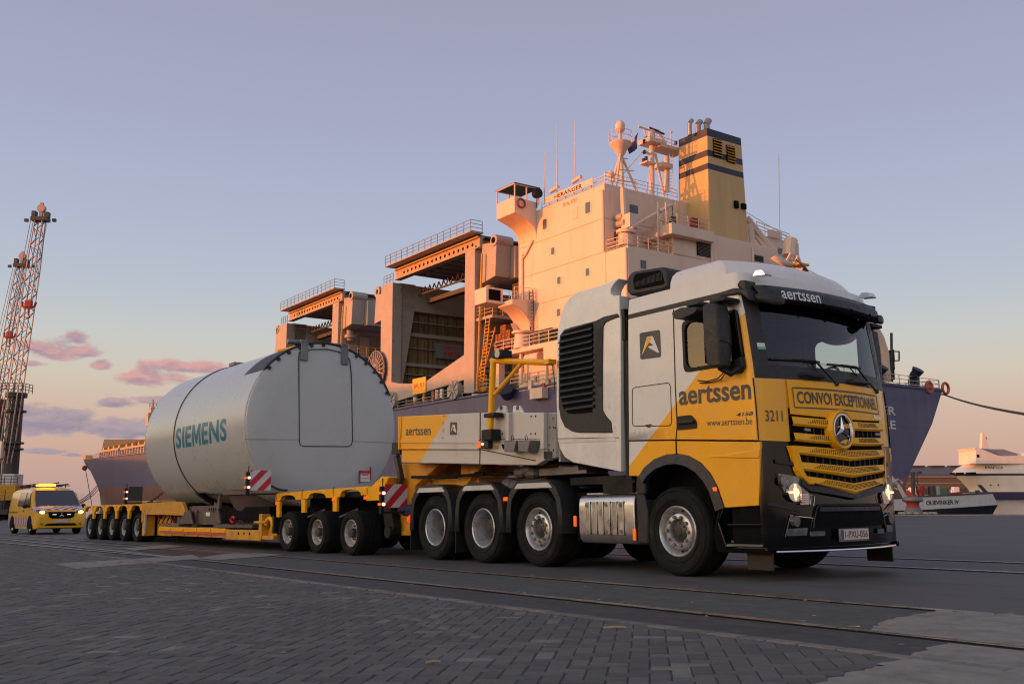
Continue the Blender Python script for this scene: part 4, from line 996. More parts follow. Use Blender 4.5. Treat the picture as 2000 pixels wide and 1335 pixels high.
    for k in range(14): t.tube([(34+k*1.07, -3.4, 24.2), (34.5+k*1.07, -3.4, 23.4), (35.07+k*1.07, -3.4, 24.2)], .09, 4)
    t.tube([(34, -3.4, 23.4), (49.5, -3.4, 23.4)], .12, 4); split(t, 'trolley_rail', M_shipdark, g)
    # stair tower, platform and door on the aft leg
    d = MB(); d.box((31.68, -4.6, 18.0), (31.74, -3.2, 20.4)); d.build('leg_door', M_shipgrey, g)
    p = MB(); p.box((28.6, -5.5, 17.2), (31.7, -.2, 17.5)); p.prism([(-1.3, 17.2), (-5, 17.2), (-1.3, 15.6)], 0, 31.4, 31.7); p.build('leg_platform', M_shipgrey, g)
    r = MB(); r.railing([(31.6, -.3, 17.5), (28.7, -.3, 17.5), (28.7, -5.3, 17.5)], 1.1, 1.2, .04); r.build('platform_railing', M_yrail, g)
    l = MB(); l.ladder((30.6, -.2, 9.9), (29.4, -.2, 17.2), (.35, 0, 0), .35, .06); l.tube([(31.0, 0, 10), (30.2, 0, 24)], .12, 5); l.build('leg_ladder', M_yrail, g)
    # cable reel on the forward leg
    c = MB(); cz = 14.4; cx = 52.9
    for rr in (.35, 1.3, 2.3): c.tube([(cx+rr*math.cos(t), .45, cz+rr*math.sin(t)) for t in np.linspace(0, 2*PI, 25)[:-1]], .06, 5, closed=True)
    for k in range(22):
        t = 2*PI*k/22; c.tube([(cx+.3*math.cos(t), .5, cz+.3*math.sin(t)), (cx+2.35*math.cos(t), .5, cz+2.35*math.sin(t))], .07, 4)
    c.cyl((cx, .2, cz), (cx, .7, cz), .45, .45, 14); c.build('cable_reel', M_shipgrey, g)
    c = MB(); c.cyl((cx, .2, cz), (cx, .3, cz), 2.25, 2.25, 24); c.build('reel_drum', M_shipdark, g)
    # travelling wheels and buffer plate
    for x in (35.2, 49):
        w = MB(); w.cyl((x, .3, 10.5), (x, -.3, 10.5), 1.0, 1.0, 18)
        for k in range(8): t = 2*PI*k/8; w.tube([(x, .35, 10.5), (x+.95*math.cos(t), .35, 10.5+.95*math.sin(t))], .07, 4)
        w.build('hose_reel', M_shipgrey, g)
    y = MB(); y.box((41.3, .02, 10.75), (44.2, .12, 12.5)); yp = y.build('capacity_plate', M_yellow, g)
    text_on('SWL 70 T', (43.9, .13, 11.4), (-1, 0, 0), (0, 0, 1), M_redp, yp, w=2.4, h=.5, bold=.02)
    u = MB(); u.box((33.6, -1.0, 9.6), (50, -.8, 11.3))
    u.build('travel_gear', M_shipdark, g)
    for x, m_ in ((38.2, M_wprint), (36.6, M_wprint), (44, M_wprint), (40, M_red), (34.6, M_red), (42, M_yrail), (39.2, M_cream)):
        MB().box((x, -.4, 10.0), (x+.55, -.2, 10.9)).build('deck_box', m_, g)
    g2 = copy_tree(g); g2.matrix_world = Matrix.Translation(Vector(S.R@np.array([33.3, 0, 0])))@g.matrix_world
    g2['label'] = 'farther grey-brown deck gantry crane, standing above the white nacelle section'
    for ch in list(g2.children):
        if ch.name.startswith(('safety_sign', 'capacity_plate')):
            for c in list(ch.children): bpy.data.objects.remove(c)
            bpy.data.objects.remove(ch)
gantry()
# ------------------------------------------------------------------ heavy haulage tractor
truck = thing('heavy_haulage_truck', 'yellow and white four-axle heavy haulage truck with CONVOI EXCEPTIONNEL on its front', 'truck', T)
Ta = T.at
def sd(px, py, y=-1.25): q = Ta(px, py, 1, y); return (q[0], q[2])
def itp(z, tab):
    return float(np.interp(z, [a for a, b in tab], [b for a, b in tab]))
XC = [(.3, 1.575), (.45, 1.60), (.7, 1.60), (.95, 1.57), (1.3, 1.55), (1.62, 1.555), (2.0, 1.545), (2.2, 1.51), (2.65, 1.435), (3.0, 1.37), (3.1, 1.345), (3.2, 1.30), (3.35, 1.27), (3.42, 1.25)]
XS = [(.3, 1.30), (1.0, 1.31), (1.6, 1.305), (2.21, 1.29), (2.6, 1.245), (2.97, 1.2), (3.1, 1.17), (3.42, 1.12)]
def fsurf(y, z):
    xc, xs = itp(z, XC), itp(z, XS); a = abs(y)
    if a <= 1.17: return xc-(xc-xs-.03)*(a/1.17)**2.1
    return xs+.03-(a-1.17)**2*12
def fr(px, py, off=0.0):
    x = 1.45
    for _ in range(14): p = Ta(px, py, 0, x); x = .5*x+.5*(fsurf(max(-1.24, min(1.24, p[1])), p[2])+off)
    return np.array([x, p[1], p[2]])
def fpt(y, z, off=0): return (fsurf(y, z)+off, y, z)
def fpatch(poly_px, off, name, mat_, parent, thick=.02, smooth=30):
    v = [tuple(fr(*p, off)) for p in poly_px]; n = len(v); b = [(x-thick, y, z) for x, y, z in v]
    return MB().add(v+b, [tuple(range(n)), tuple(range(n, 2*n))[::-1]]+[(i, (i+1) % n, n+(i+1) % n, n+i) for i in range(n)]).build(name, mat_, parent, smooth=0)
M_seam = M_void
def cab():
    ZR = [1.5, 1.75, 2.0, 2.17, 2.325, 2.36, 2.65, 2.95, 3.06, 3.14, 3.2, 3.3, 3.40]
    def half(z, i):
        xr = -.68+.038*(z-1.6); dr = .14+.03*(z-1.6)/1.5; wr = .30; wf = itp(z, [(1.5, 1.21), (2.36, 1.19), (2.95, 1.13), (3.4, 1.05)])
        xs = itp(z, XS); hw = 1.25 if z < 3.2 else 1.25-(z-3.2)*.12
        zz = (lambda x: z if i > 0 else 1.62-.13*(x+.68)/2.0)
        s = hw/1.25
        pts = [(xr, -hw), (dr, -hw), (wr, -hw), (wf, -hw), (xs-.03, -hw), (xs+.005, -hw*.982)]
        for a in (1.13, 1.04, .88, .66, .33): pts.append((fsurf(a, z), -a*s))
        pts.append((fsurf(0, z), 0))
        full = pts+[(x, -y) for x, y in pts[-2::-1]]
        return [(x, y, zz(x) if i == 0 else z) for x, y in full]
    rows = [half(z, i) for i, z in enumerate(ZR)]
    nc = len(rows[0])
    def skip(i, j):
        jj = min(j, nc-2-j); zlo, zhi = ZR[i], ZR[i+1]
        if jj == 2 and 2.36 <= zlo and zhi <= 2.95: return True
        if jj >= 7 and 2.325 <= zlo and zhi <= 3.06: return True
        return False
    mb = MB(); n = nc
    v = [p for r in rows for p in r]; mb.v = [tuple(map(float, p)) for p in v]
    for i in range(len(rows)-1):
        for j in range(n-1):
            if skip(i, j): continue
            jj = min(j, n-2-j); zl, zh = ZR[i], ZR[i+1]; m = 0
            if jj >= 5 and 2.17 <= zl and zh <= 3.2: m = 1
            if zl >= 3.14-.01 and zh <= 3.2+.01: m = 1
            mb.f.append((i*n+j, i*n+j+1, (i+1)*n+j+1, (i+1)*n+j)); mb.mi.append(m)
    k = len(rows)-1
    mb.f.append(tuple(k*n+j for j in range(n))); mb.mi.append(0)
    mb.f.append((0, n-1, k*n+n-1, k*n)); mb.mi.append(1)
    shell = mb.build('cab_shell', [M_cab, M_greyp], truck, smooth=40)
    # dome of the high roof
    rws = []
    for z, xr, xf, hw in ((3.40, .10, 1.25, 1.226), (3.48, .10, 1.225, 1.215), (3.56, .105, 1.16, 1.18), (3.615, .12, 1.06, 1.12), (3.655, .14, .93, 1.02), (3.685, .17, .77, .86), (3.705, .22, .58, .6), (3.71, .26, .45, .35)):
        q = []
        xs = xf-.28*hw/1.25
        for x in np.linspace(xr, xs, 6): q.append((x, -hw, z))
        for a in (.985, .93, .8, .6, .3): q.append((xs+(xf-xs)*(1-(a)**2.3), -hw*a, z))
        q.append((xf, 0, z)); rws.append(q+[(x, -y, z) for x, y, z in q[-2::-1]])
    d = MB(); d.loft(rws, closed=True); d.add(rws[-1], [tuple(range(len(rws[-1])))]); d.build('roof_spoiler', M_cab, truck, smooth=60)
    # roof seam line
    s = MB(); s.tube([(-.62, -1.226, 3.402), (.1, -1.226, 3.402)], .005, 4)
    s.build('panel_gap', M_seam, truck)
    # lower side panels with the wheel arch cut out
    for sg in (1, -1):
        Y = -1.25*sg
        arch = [(-.52, 1.17), (-.42, 1.27), (-.25, 1.36), (-.05, 1.405), (.12, 1.41), (.3, 1.375), (.48, 1.29), (.62, 1.16), (.71, 1.02), (.77, .86), (.80, .78)]
        slp = MB(); slp.prism([(-.68, 1.605), (-.705, 1.18), (-.52, 1.17)]+arch[1:4]+[(.105, 1.41), (.105, 1.565)], 1, Y, Y+.05*sg); slp.build('sleeper_lower_panel', M_cab, truck, smooth=20, bevel=.008)
        dlp = MB(); dlp.prism([(.118, 1.41)]+arch[5:]+[(1.27, .80), (1.285, .93), (1.325, 1.36), (1.33, 1.475), (.118, 1.56)], 1, Y, Y+.05*sg)
        dlp.build('lower_door_panel', M_cab, truck, smooth=20, bevel=.008)
        # pressed crease of the lower door
        c = MB(); c.prism([(.62, 1.345), (1.327, 1.40), (1.32, 1.30), (1.15, 1.305)], 1, Y-.012*sg, Y+.01*sg); c.build('door_crease', M_cab, truck, bevel=.01)
        # arch trim
        t = MB(); o = [(x+(x-.1)*.0, z) for x, z in arch]
        inner = [(.1+(x-.1)*.86, .5+(z-.5)*.87) for x, z in arch]
        for (a, b, c2, d2) in zip(arch, arch[1:], inner[1:], inner):
            t.add([(a[0], Y-.015*sg, a[1]), (b[0], Y-.015*sg, b[1]), (c2[0], Y-.045*sg, c2[1]), (d2[0], Y-.045*sg, d2[1]),
                   (a[0], Y+.05*sg, a[1]), (b[0], Y+.05*sg, b[1]), (c2[0], Y+.05*sg, c2[1]), (d2[0], Y+.05*sg, d2[1])], [(0,1,2,3), (0,4,5,1), (3,2,6,7)])
        t.build('wheel_arch_trim', M_greyp, truck, smooth=40)
        l = MB(); l.box((-.60, Y+.02*sg, .95), (-.45, Y+.45*sg, 1.2)); l.prism([(-.62, .36), (-.44, .36), (-.44, .75), (-.5, 1.0), (-.62, 1.12)], 1, Y+.03*sg, Y+.4*sg); l.build('rear_splash_guard', M_greyp, truck, bevel=.02)
        w = MB(); pth = [(.1+.62*math.cos(a)*1.03, .52+.86*math.sin(a)) for a in np.linspace(PI*.96, .05, 15)]
        w.loft([[(x, Y+.05*sg, z) for x, z in pth], [(x, Y+.7*sg, z) for x, z in pth]]); w.build('wheel_arch_liner', M_void, truck)
        i = MB(); q = sd(1396, 955); i.box((q[0]-.055, Y-.03*sg, q[1]-.025), (q[0]+.045, Y+.01*sg, q[1]+.025)); i.build('side_indicator', M_amber, truck, bevel=.01)
        # seams
        s = MB(); e = Y-.002*sg
        for pts in ([(-.68, 1.613), (.11, 1.573), (1.325, 1.487)], [(.11, 1.41), (.112, 1.56), (.145, 1.75), (.14, 2.17), (.155, 2.95), (.165, 3.13)], [(1.318, 1.5), (1.31, 1.9), (1.292, 2.17)]):
            s.tube([(x, e, z) for x, z in pts], .0075, 5)
        lk = [sd(1233, 757), sd(1233, 832), sd(1310, 831), sd(1307, 747)]
        s.tube([(x, e, z) for x, z in round_poly([(a[0]+.02, a[1]) for a in lk], .06)], .005, 4, closed=True)
        s.build('door_gap', M_seam, truck)
        s = MB(); k = sd(1268, 830); s.box((k[0]-.05, Y-.012*sg, k[1]), (k[0]+.05, Y, k[1]+.012)); s.box((k[0]-.025, Y-.012*sg, k[1]-.025), (k[0]+.025, Y, k[1])); s.build('locker_latch', M_chrome, truck)
        # door handle
        h = MB(); a = sd(1322, 813); b = sd(1362, 836); h.prism(round_poly([(a[0], b[1]), (b[0], b[1]), (b[0], (a[1]+b[1])/2), (b[0]-.08, a[1]), (a[0], a[1])], .03), 1, Y-.012*sg, Y+.02*sg)
        ho = h.build('handle_recess', M_blackp, truck); g = MB(); g.tube([(a[0]+.04, Y-.03*sg, (a[1]+b[1])/2), (b[0]-.03, Y-.035*sg, (a[1]+b[1])/2)], .02, 8); g.build('handle', M_greyp, ho)
        # side window: gasket frame, glass
        wo = [(.285, 2.345), (1.205, 2.345), (1.14, 2.965), (.285, 2.965)]; wi = [(.33, 2.39), (1.16, 2.39), (1.105, 2.93), (.33, 2.93)]
        po = round_poly(wo, .09, 6); pi_ = round_poly(wi, .11, 6); f = MB(); n2 = len(po)
        v2 = [(x, Y-.006*sg, z) for x, z in po]+[(x, Y-.012*sg, z) for x, z in pi_]+[(x, Y+.03*sg, z) for x, z in po]+[(x, Y+.03*sg, z) for x, z in pi_]
        f.add(v2, [q for i2 in range(n2) for q in ((i2, (i2+1) % n2, n2+(i2+1) % n2, n2+i2), (n2+i2, n2+(i2+1) % n2, 3*n2+(i2+1) % n2, 3*n2+i2), (i2, 2*n2+i2, 2*n2+(i2+1) % n2, (i2+1) % n2))])
        fo = f.build('window_frame', M_blackp, truck)
        MB().add([(x, Y+.012*sg, z) for x, z in pi_], [tuple(range(n2))]).build('window_glass', M_glass, fo, smooth=0)
        # dark quarter divider and deflector at the front of the window
        dv = MB(); dv.prism([(1.04, 2.38), (1.165, 2.38), (1.11, 2.94), (1.02, 2.94)], 1, Y-.02*sg, Y-.002*sg); dv.prism([(1.17, 2.36), (1.20, 2.36), (1.135, 2.95), (1.10, 2.97)], 1, Y-.045*sg, Y-.015*sg); dv.build('wind_deflector', M_gloss, truck, bevel=.006)
        # mirrors
        c0 = Ta(1403, 655, 1, -1.46); cx, cz = c0[0], c0[2]; yy = -1.46*sg
        m = MB(); rw = []
        for z, hx, hy, sx in ((-.36, .05, .10, .01), (-.34, .085, .135, .005), (-.1, .10, .15, 0), (.1, .10, .15, 0), (.33, .09, .145, -.01), (.355, .055, .11, -.015)):
            rw.append([(cx+sx+a*hx, yy+b*hy, cz+z) for a, b in round_poly([(-1, -1), (1, -.72), (1, .72), (-1, 1)], .35, 4)])
        m.loft(rw, closed=True, caps=True); mo = m.build('mirror_housing', M_greyp, truck, smooth=50)
        m = MB(); m.add([(cx-.105, yy+a*.12, cz+b*.31) for a, b in ((-1, -1), (1, -1), (1, 1), (-1, 1))], [(0,1,2,3)]); m.build('mirror_glass', M_chrome, mo, smooth=0)
        m = MB(); m.tube([(cx+.101, yy-.1*sg, cz-.08), (cx+.103, yy+.03*sg, cz-.09), (cx+.103, yy+.1*sg, cz-.14), (cx+.1, yy+.1*sg, cz-.33)], .004, 4); m.build('mirror_cap_gap', M_seam, mo)
        a = MB(); a.tube([(cx-.02, yy, cz-.35), (cx+.06, yy+.1*sg, cz-.43), (1.18, Y-.005*sg, 2.33)], .035, 8); a.box((cx-.06, yy+.2*sg, cz+.36), (cx+.17, yy-.06*sg, cz+.41)); a.box((cx-.03, yy-.02*sg, cz+.33), (cx+.03, yy+.04*sg, cz+.38)); a.tube([(cx, yy+.05*sg, cz+.385), (cx+.05, Y, cz+.4)], .03, 6)
        a.prism([(.93, 2.30), (1.0, 2.36), (1.20, 2.42), (1.215, 2.30), (1.16, 2.24), (1.0, 2.25)], 1, Y-.07*sg, Y); split(a, 'mirror_arm', M_blackp, truck, bevel=.015)
        if sg == 1:
            for pts in (((1418, 722), (1400, 738), (1376, 744), (1356, 742)), ((1420, 724), (1405, 741), (1380, 746), (1360, 747))):
                st_ = MB(); st_.tube([(sd(*p_, -1.32)[0], -1.32+.02*i_, sd(*p_, -1.32)[1]) for i_, p_ in enumerate(pts)], .007, 5); st_.build('hanging_strap', M_rubber, truck)
        q = [sd(1322, 612, -1.4), sd(1340, 602, -1.4), sd(1374, 601, -1.4), sd(1370, 612, -1.4), sd(1345, 624, -1.4), sd(1328, 625, -1.4)]
        k = MB(); k.prism(round_poly(q, .04), 1, yy-.04*sg, yy+.16*sg); k.box((q[1][0]+.05, Y, q[1][1]), (q[2][0]-.02, yy, q[1][1]+.04)); k.build('kerb_mirror', M_greyp, truck, bevel=.02)
        # grab rail and step well under the door
        st = MB(); st.box((.86, Y+.05*sg, .32), (1.27, Y+.5*sg, .80)); st.build('step_well', M_void, truck)
        st = MB(); st.box((.80, Y, .36), (1.30, Y+.42*sg, .40)); st.box((.80, Y+.02*sg, .58), (1.29, Y+.3*sg, .61)); st.prism([(.66, .30), (1.34, .30), (1.34, .36), (.80, .36), (.70, .62), (.80, .80), (.735, .84), (.62, .5)], 1, Y, Y+.04*sg); st.box((.78, Y+.02*sg, .79), (1.30, Y+.05*sg, .86)); st.build('entry_step', M_gloss, truck, bevel=.01)
        fl = MB(); fl.box((.98, Y+.12*sg, .12), (1.32, Y+.14*sg, .30)); fl.build('rubber_flap', M_rubber, truck)
    # windscreen
    g = MB(); rows = []
    for z in (2.305, 2.4, 2.6, 2.8, 3.0, 3.09): rows.append([fpt(y, z, -.004) for y in np.linspace(-1.055, 1.055, 19)])
    g.loft(rows).build('windscreen', M_glass_d, truck, smooth=60)
    b = MB(); b.loft([[fpt(y, z, -.012) for y in np.linspace(-1.05, 1.05, 15)] for z in (2.93, 3.0, 3.08)]).build('windscreen_top_band', M_void, truck)
    for a, w in (((1486.5, 674), 0),):
        p = fr(1487, 676, .002); s = MB(); s.add([fpt(p[1]-.05, p[2]-.035, .002), fpt(p[1]+.05, p[2]-.035, .002), fpt(p[1]+.05, p[2]+.04, .002), fpt(p[1]-.05, p[2]+.04, .002)], [(0,1,2,3)]); s.build('sticker', M_wprint, truck, smooth=0)
        s = MB(); s.add([fpt(p[1]-.05, p[2]-.035, .004), fpt(p[1]+.05, p[2]-.035, .004), fpt(p[1]+.05, p[2]-.005, .004), fpt(p[1]-.05, p[2]-.005, .004)], [(0,1,2,3)]); s.build('sticker_band', mat('green_print', (.1, .45, .25), .5), truck, smooth=0)
    # interior
    M_int = mat('cab_interior', (.035, .034, .036), .7); M_seat = mat('seat_cloth', (.05, .048, .05), .85)
    d = MB(); d.prism([(1.27, 1.9), (1.27, 2.2), (1.18, 2.27), (1.0, 2.2), (.95, 1.9)], 1, -1.08, 1.08); d.build('dashboard', M_int, truck, bevel=.03)
    r = MB(); r.box((-.55, -1.2, 1.6), (-.5, 1.2, 3.1)); r.box((-.5, -1.2, 1.55), (1.3, 1.2, 1.6)); r.box((-.5, -1.2, 3.02), (.9, 1.2, 3.05)); r.box((-.5, -1.23, 2.9), (.25, -1.2, 3.05)); r.build('cab_lining', M_int, truck)
    for y in (-.65, .65):
        s = MB(); s.box((.05, y-.25, 1.6), (.55, y+.25, 2.1)); s.prism([(0, 2.05), (.15, 2.05), (.02, 2.75), (-.1, 2.75)], 1, y-.24, y+.24); s.box((-.12, y-.13, 2.76), (-.02, y+.13, 2.93)); s.build('seat', M_seat, truck, bevel=.05)
    s = MB(); c = Vector((.92, .62, 2.28)); u = Vector((0, 1, 0)); w = Vector((.55, 0, .83)).normalized()
    s.tube([c+(u*math.cos(t)+w*math.sin(t))*.22 for t in np.linspace(0, 2*PI, 21)[:-1]], .018, 6, closed=True); s.tube([c-u*.21, c+u*.21], .015, 5); s.tube([c, c+Vector((.1, 0, -.25))], .03, 6); s.build('steering_wheel', M_blackp, truck)
    sv = MB(); sv.loft([[fpt(y, z, -.10) for y in np.linspace(-.95, .95, 9)] for z in (2.95, 3.04)]).build('sun_blind', M_int, truck)
    t = MB(); t.box((1.05, -.2, 2.22), (1.2, -.05, 2.34)); t.box((1.1, .1, 2.22), (1.2, .25, 2.32)); t.cyl((1.1, -.35, 2.2), (1.1, -.35, 2.32), .04, .04, 8); t.build('dashboard_clutter', M_greyp, truck)
    # black moulding under the roof, sun visor with lettering, its side horns
    v = MB(); rows = []
    for z, off in ((3.02, .13), (3.05, .19), (3.13, .20), (3.21, .15), (3.225, .10), (3.2, .03)):
        rows.append([(fsurf(y, z)+off+(.0 if abs(y) < 1.0 else -.06), y*1.02, z+.02*(1-(y/1.15)**2)) for y in np.linspace(-1.13, 1.13, 17)])
    vis = v.loft(rows).build('sun_visor', M_greyp, truck, smooth=50, solid=.012)
    q0 = fr(1529, 590, .20); q1 = fr(1605, 606, .20)
    tv, tf = text_geo('aertssen', w=q1[1]-q0[1]+.02, h=.115, bold=.012)
    MB().add([(fsurf(q0[1]+a, 3.1)+.215-.02*(b/.115), q0[1]+a, 3.065+b) for a, b in tv], tf).build('lettering', M_wprint, vis, smooth=0)
    bo = MB()
    for y in (-.95, -.25, .3, .75, 1.0): bo.ball((fsurf(y, 3.04)+.195, y, 3.06), .016, 6)
    bo.build('visor_bolt', M_void, vis)
    for sg in (1, -1):
        wq = [sd(*q, -1.2) for q in ((1446, 556), (1452, 548), (1475, 545), (1503, 548), (1510, 556), (1513, 570), (1506, 574), (1480, 572), (1452, 569))]
        h = MB(); h.prism([(min(x, 1.27), z) for x, z in wq], 1, -1.262*sg, -1.08*sg); h.build('visor_bracket', M_greyp, truck, smooth=50, bevel=.025)
        h = MB(); rr = []
        for y, x, z, r in ((-1.13, 1.15, 3.12, .04), (-1.12, 1.30, 3.085, .05), (-1.08, 1.42, 3.05, .06), (-1.0, 1.49, 3.03, .058), (-.94, 1.51, 3.03, .04)):
            rr.append([(x, y*sg+r*math.cos(t), z+r*math.sin(t)) for t in np.linspace(0, 2*PI, 11)[:-1]])
        h.loft(rr, closed=True, caps=True); h.build('front_mirror', M_greyp, truck, smooth=60)
        k = MB(); k.prism([(.90, 3.14), (1.2, 3.12), (1.32, 3.02), (1.3, 3.16), (1.1, 3.21), (.9, 3.2)], 1, -1.275*sg, -1.1*sg); k.build('pillar_moulding', M_greyp, truck, bevel=.02)
        p = Ta(1483, 532, 1, -1.06) if sg == 1 else None
        l = MB(); x, z = (p[0], p[2]) if sg == 1 else lx
        lx = (x, z); yy = -1.06*sg
        l.prism(round_poly([(x-.09, z-.03), (x+.10, z-.05), (x+.06, z+.02), (x-.04, z+.035)], .02), 1, yy-.02*sg, yy+.1*sg); lo = l.build('roof_marker_lamp', M_chrome, truck, bevel=.01)
        l = MB(); l.box((x-.03, yy-.028*sg, z-.012), (x+.045, yy+.0*sg, z+.016)); l.build('marker_lens', M_white_lamp, lo, bevel=.004)
    k = MB(); p = Ta(1572, 525, 0, .95); k.lathe([(.07, 0), (.05, .04), (.02, .10), (0, .11)], (p[0], p[1], 3.6), 2, 10); k.tube([(p[0], p[1], 3.7), (p[0]-.12, p[1], 3.83)], .008, 4); k.build('roof_aerial', M_blackp, truck)
    # air conditioner at the rear of the roof
    poly = [sd(*q, -1.12) for q in ((1236, 578), (1228, 570), (1228, 545), (1237, 531), (1300, 521), (1307, 528), (1309, 562), (1300, 567))]
    a = MB(); a.prism(round_poly(poly, .05), 1, -1.16, -.35); ao = a.build('roof_air_intake', M_greyp, truck, bevel=.03)
    gi = [sd(*q, -1.16) for q in ((1240, 566), (1237, 545), (1242, 535), (1290, 527), (1298, 551), (1296, 555))]
    g = MB(); g.prism(round_poly(gi, .03), 1, -1.168, -1.14); go = g.build('intake_grille', M_void, ao)
    s = MB(); x0, x1 = gi[0][0]+.02, gi[-1][0]-.02
    for k in range(22): x = x0+(x1-x0)*k/21; s.box((x-.004, -1.174, gi[0][1]+.03), (x+.004, -1.166, gi[3][1]-.03-.04*(1-k/21)))
    s.build('grille_bar', M_greyp, go)['kind'] = 'stuff'
cab()
def front():
    # bumper and black lower front
    rows = []
    for z in (.30, .36, .5, .7, .9, 1.1, 1.3, 1.46, 1.49):
        xs = itp(z, XS); ins = .03 if z < .33 else 0
        q = [(1.28, -1.245+ins), (xs-.02, -1.245+ins), (xs+.02, -1.22+ins)]+[(fsurf(a, z)-.015-ins, -a) for a in (1.13, 1.0, .85, .6, .3)]+[(fsurf(0, z)-.015-ins, 0)]
        rows.append([(x, y, z) for x, y in q]+[(x, -y, z) for x, y in q[-2::-1]])
    b = MB(); b.loft(rows); b.add([rows[0][0], rows[0][-1], rows[-1][-1], rows[-1][0]], [(0,1,2,3)]); b.add(rows[0], [tuple(range(len(rows[0])))])
    bump = b.build('bumper', M_gloss, truck, smooth=50)
    # bumper lip
    l = MB(); l.tube([fpt(y, .315, .01) for y in np.linspace(-1.12, 1.12, 21)], .012, 6); l.build('bumper_lip', M_chrome, truck)
    # chevron trim round the lower grille and the air opening
    zc = lambda py: Ta(1645, py, 0, 1.57)[2]; zl = lambda py, px=1568: fr(px, py)[2]
    def band(zs_l, zs_c, hw_t, hw_b, off, thick, name, mat_, parent, n=16, v=True):
        # a slat: upper and lower edges given at the outer end and at the centre line
        mb = MB(); rows = []
        ys = np.linspace(-1, 1, n+1)
        def zz(t, zl_, zc_): return zl_+(zc_-zl_)*(1-abs(t)**(1.0 if v else 2))
        for which, (o, wdt) in enumerate(((off-thick, hw_t), (off-.01, hw_t), (off, hw_t*.5+hw_b*.5), (off-.02, hw_b), (off-thick, hw_b))):
            r = []
            for t in ys:
                zt, zb = zz(t, zs_l[0], zs_c[0]), zz(t, zs_l[1], zs_c[1])
                z = (zt, zt, zb+(zt-zb)*.22, zb, zb)[which]; y = t*wdt; r.append((fsurf(y, z)+o, y, z))
            rows.append(r)
        mb.loft(rows); return mb.build(name, mat_, parent, smooth=25)
    slats = [((zl(814), zl(831.5)), (zc(822)-.0, zc(839)), .87, .86, False), ((zl(845), zl(861)), (zc(853), zc(869)), .86, .85, False),
             ((zl(868.5, 1560)-.01, zl(887, 1575)), (zc(878.5)-.0, zc(899.5)), .88, .82, True), ((zl(902, 1578), zl(918, 1580)), (zc(911), zc(932)), .81, .79, True), ((zl(929, 1583), zl(945, 1588)), (zc(943.5), zc(964)), .76, .60, True)]
    gb = MB(); gb.loft([[fpt(y, z, .004) for y in np.linspace(-.80 if z < 1.2 else -.87, .80 if z < 1.2 else .87, 15)] for z in (1.0, 1.19, 1.21, 1.5, 1.85)]); grille = gb.build('grille', M_void, truck)
    for i, (sl, sc, a, b_, v) in enumerate(slats):
        o = band(sl, sc, a, b_, .055, .06, 'slat', M_yellow, grille, v=v)
        # perforated field of the slat
        p = MB(); z0, z1 = (sl[1]+(sl[0]-sl[1])*.38, sl[0]-(sl[0]-sl[1])*.08); c0, c1 = (sc[1]+(sc[0]-sc[1])*.38, sc[0]-(sc[0]-sc[1])*.08)
        for r in range(4):
            for k in range(-22, 23):
                if i < 2 and abs(k) < 6: continue
                if abs(k) > 21-r*(1 if i != 4 else 1.3): continue
                y = k*.0315*(1 if i < 3 else .93 if i == 3 else .85); t = abs(y)/a
                mixv = (1-t) if v else (1-t*t)
                zt, zb = z1+(c1-z1)*mixv, z0+(c0-z0)*mixv; z = zb+(zt-zb)*(r+.5)/4
                f_ = .055-.01*((zb+(zt-zb)*(r+.5)/4-(zb))/(max(zt-zb, .001)))*.7-.0015+.003
                x = fsurf(y, z)+f_; p.add([(x, y-.0085, z-.0042), (x, y+.0085, z-.0042), (x-.001, y+.0085, z+.0042), (x-.001, y-.0085, z+.0042)], [(0,1,2,3)])
        p.build('perforation', M_void, o, smooth=0)['kind'] = 'stuff'
    # yellow rim closing the lower grille
    rim = MB()
    for sg in (1, -1):
        pts = [(.90, slats[2][0][0]), (.87, slats[2][0][1]), (.85, slats[3][0][0]), (.835, slats[3][0][1]), (.80, slats[4][0][0]), (.70, slats[4][0][1])]
        for (ya, za), (yb, zb) in zip(pts, pts[1:]):
            rim.add([fpt(sg*ya, za, .05), fpt(sg*yb, zb, .05), fpt(sg*(yb-.06), zb, .055), fpt(sg*(ya-.06), za, .055), fpt(sg*(ya+.01), za, -.01), fpt(sg*(yb+.01), zb, -.01)], [(0,1,2,3), (0,4,5,1)])
    split(rim, 'grille_rim', M_yellow, grille, smooth=40)
    bars = MB()
    for zlo, zhi in (((slats[3][0][0]+slats[2][0][1])/2, 0), ((slats[4][0][0]+slats[3][0][1])/2, 0), ((slats[1][0][0]+slats[0][0][1])/2, 0)):
        for k in range(-6, 7):
            y = k*.11; z = zlo-(.06*(1-abs(y)/.8) if zlo < 1.4 else 0); bars.box((fsurf(y, z)+.005, y-.008, z-.05), (fsurf(y, z)+.015, y+.008, z+.05))
    bars.build('grille_bar', M_greyp, grille)['kind'] = 'stuff'
    for y in (-.66, .70):
        z = (slats[1][0][0]+slats[0][0][1])/2-.005; m = MB(); m.box((fsurf(y, z)+.01, y-.05, z-.018), (fsurf(y, z)+.04, y+.05, z+.018)); m.build('strobe_lamp', M_lens, grille, bevel=.006)
    # emblem: ring with three-pointed star
    ec = fr(1649, 838.5, .09); ey, ez = ec[1], ec[2]; ex = fsurf(ey, ez)+.05
    e = MB(); e.lathe([(.225, -.08), (.225, .02), (.205, .035), (.175, .02), (.175, -.02)], (ex, ey, ez), 0, 40); eo = e.build('emblem_surround', M_yellow, grille, smooth=60)
    e = MB(); e.lathe([(0, .0), (.178, .0)], (ex, ey, ez), 0, 40); e.build('emblem_disc', M_gloss, eo)
    e = MB(); e.lathe([(.180, .005), (.178, .03), (.165, .032), (.158, .01)], (ex, ey, ez), 0, 40)
    e.build('emblem_ring', M_chrome, eo, smooth=60)
    e = MB(); tip = []; val = []
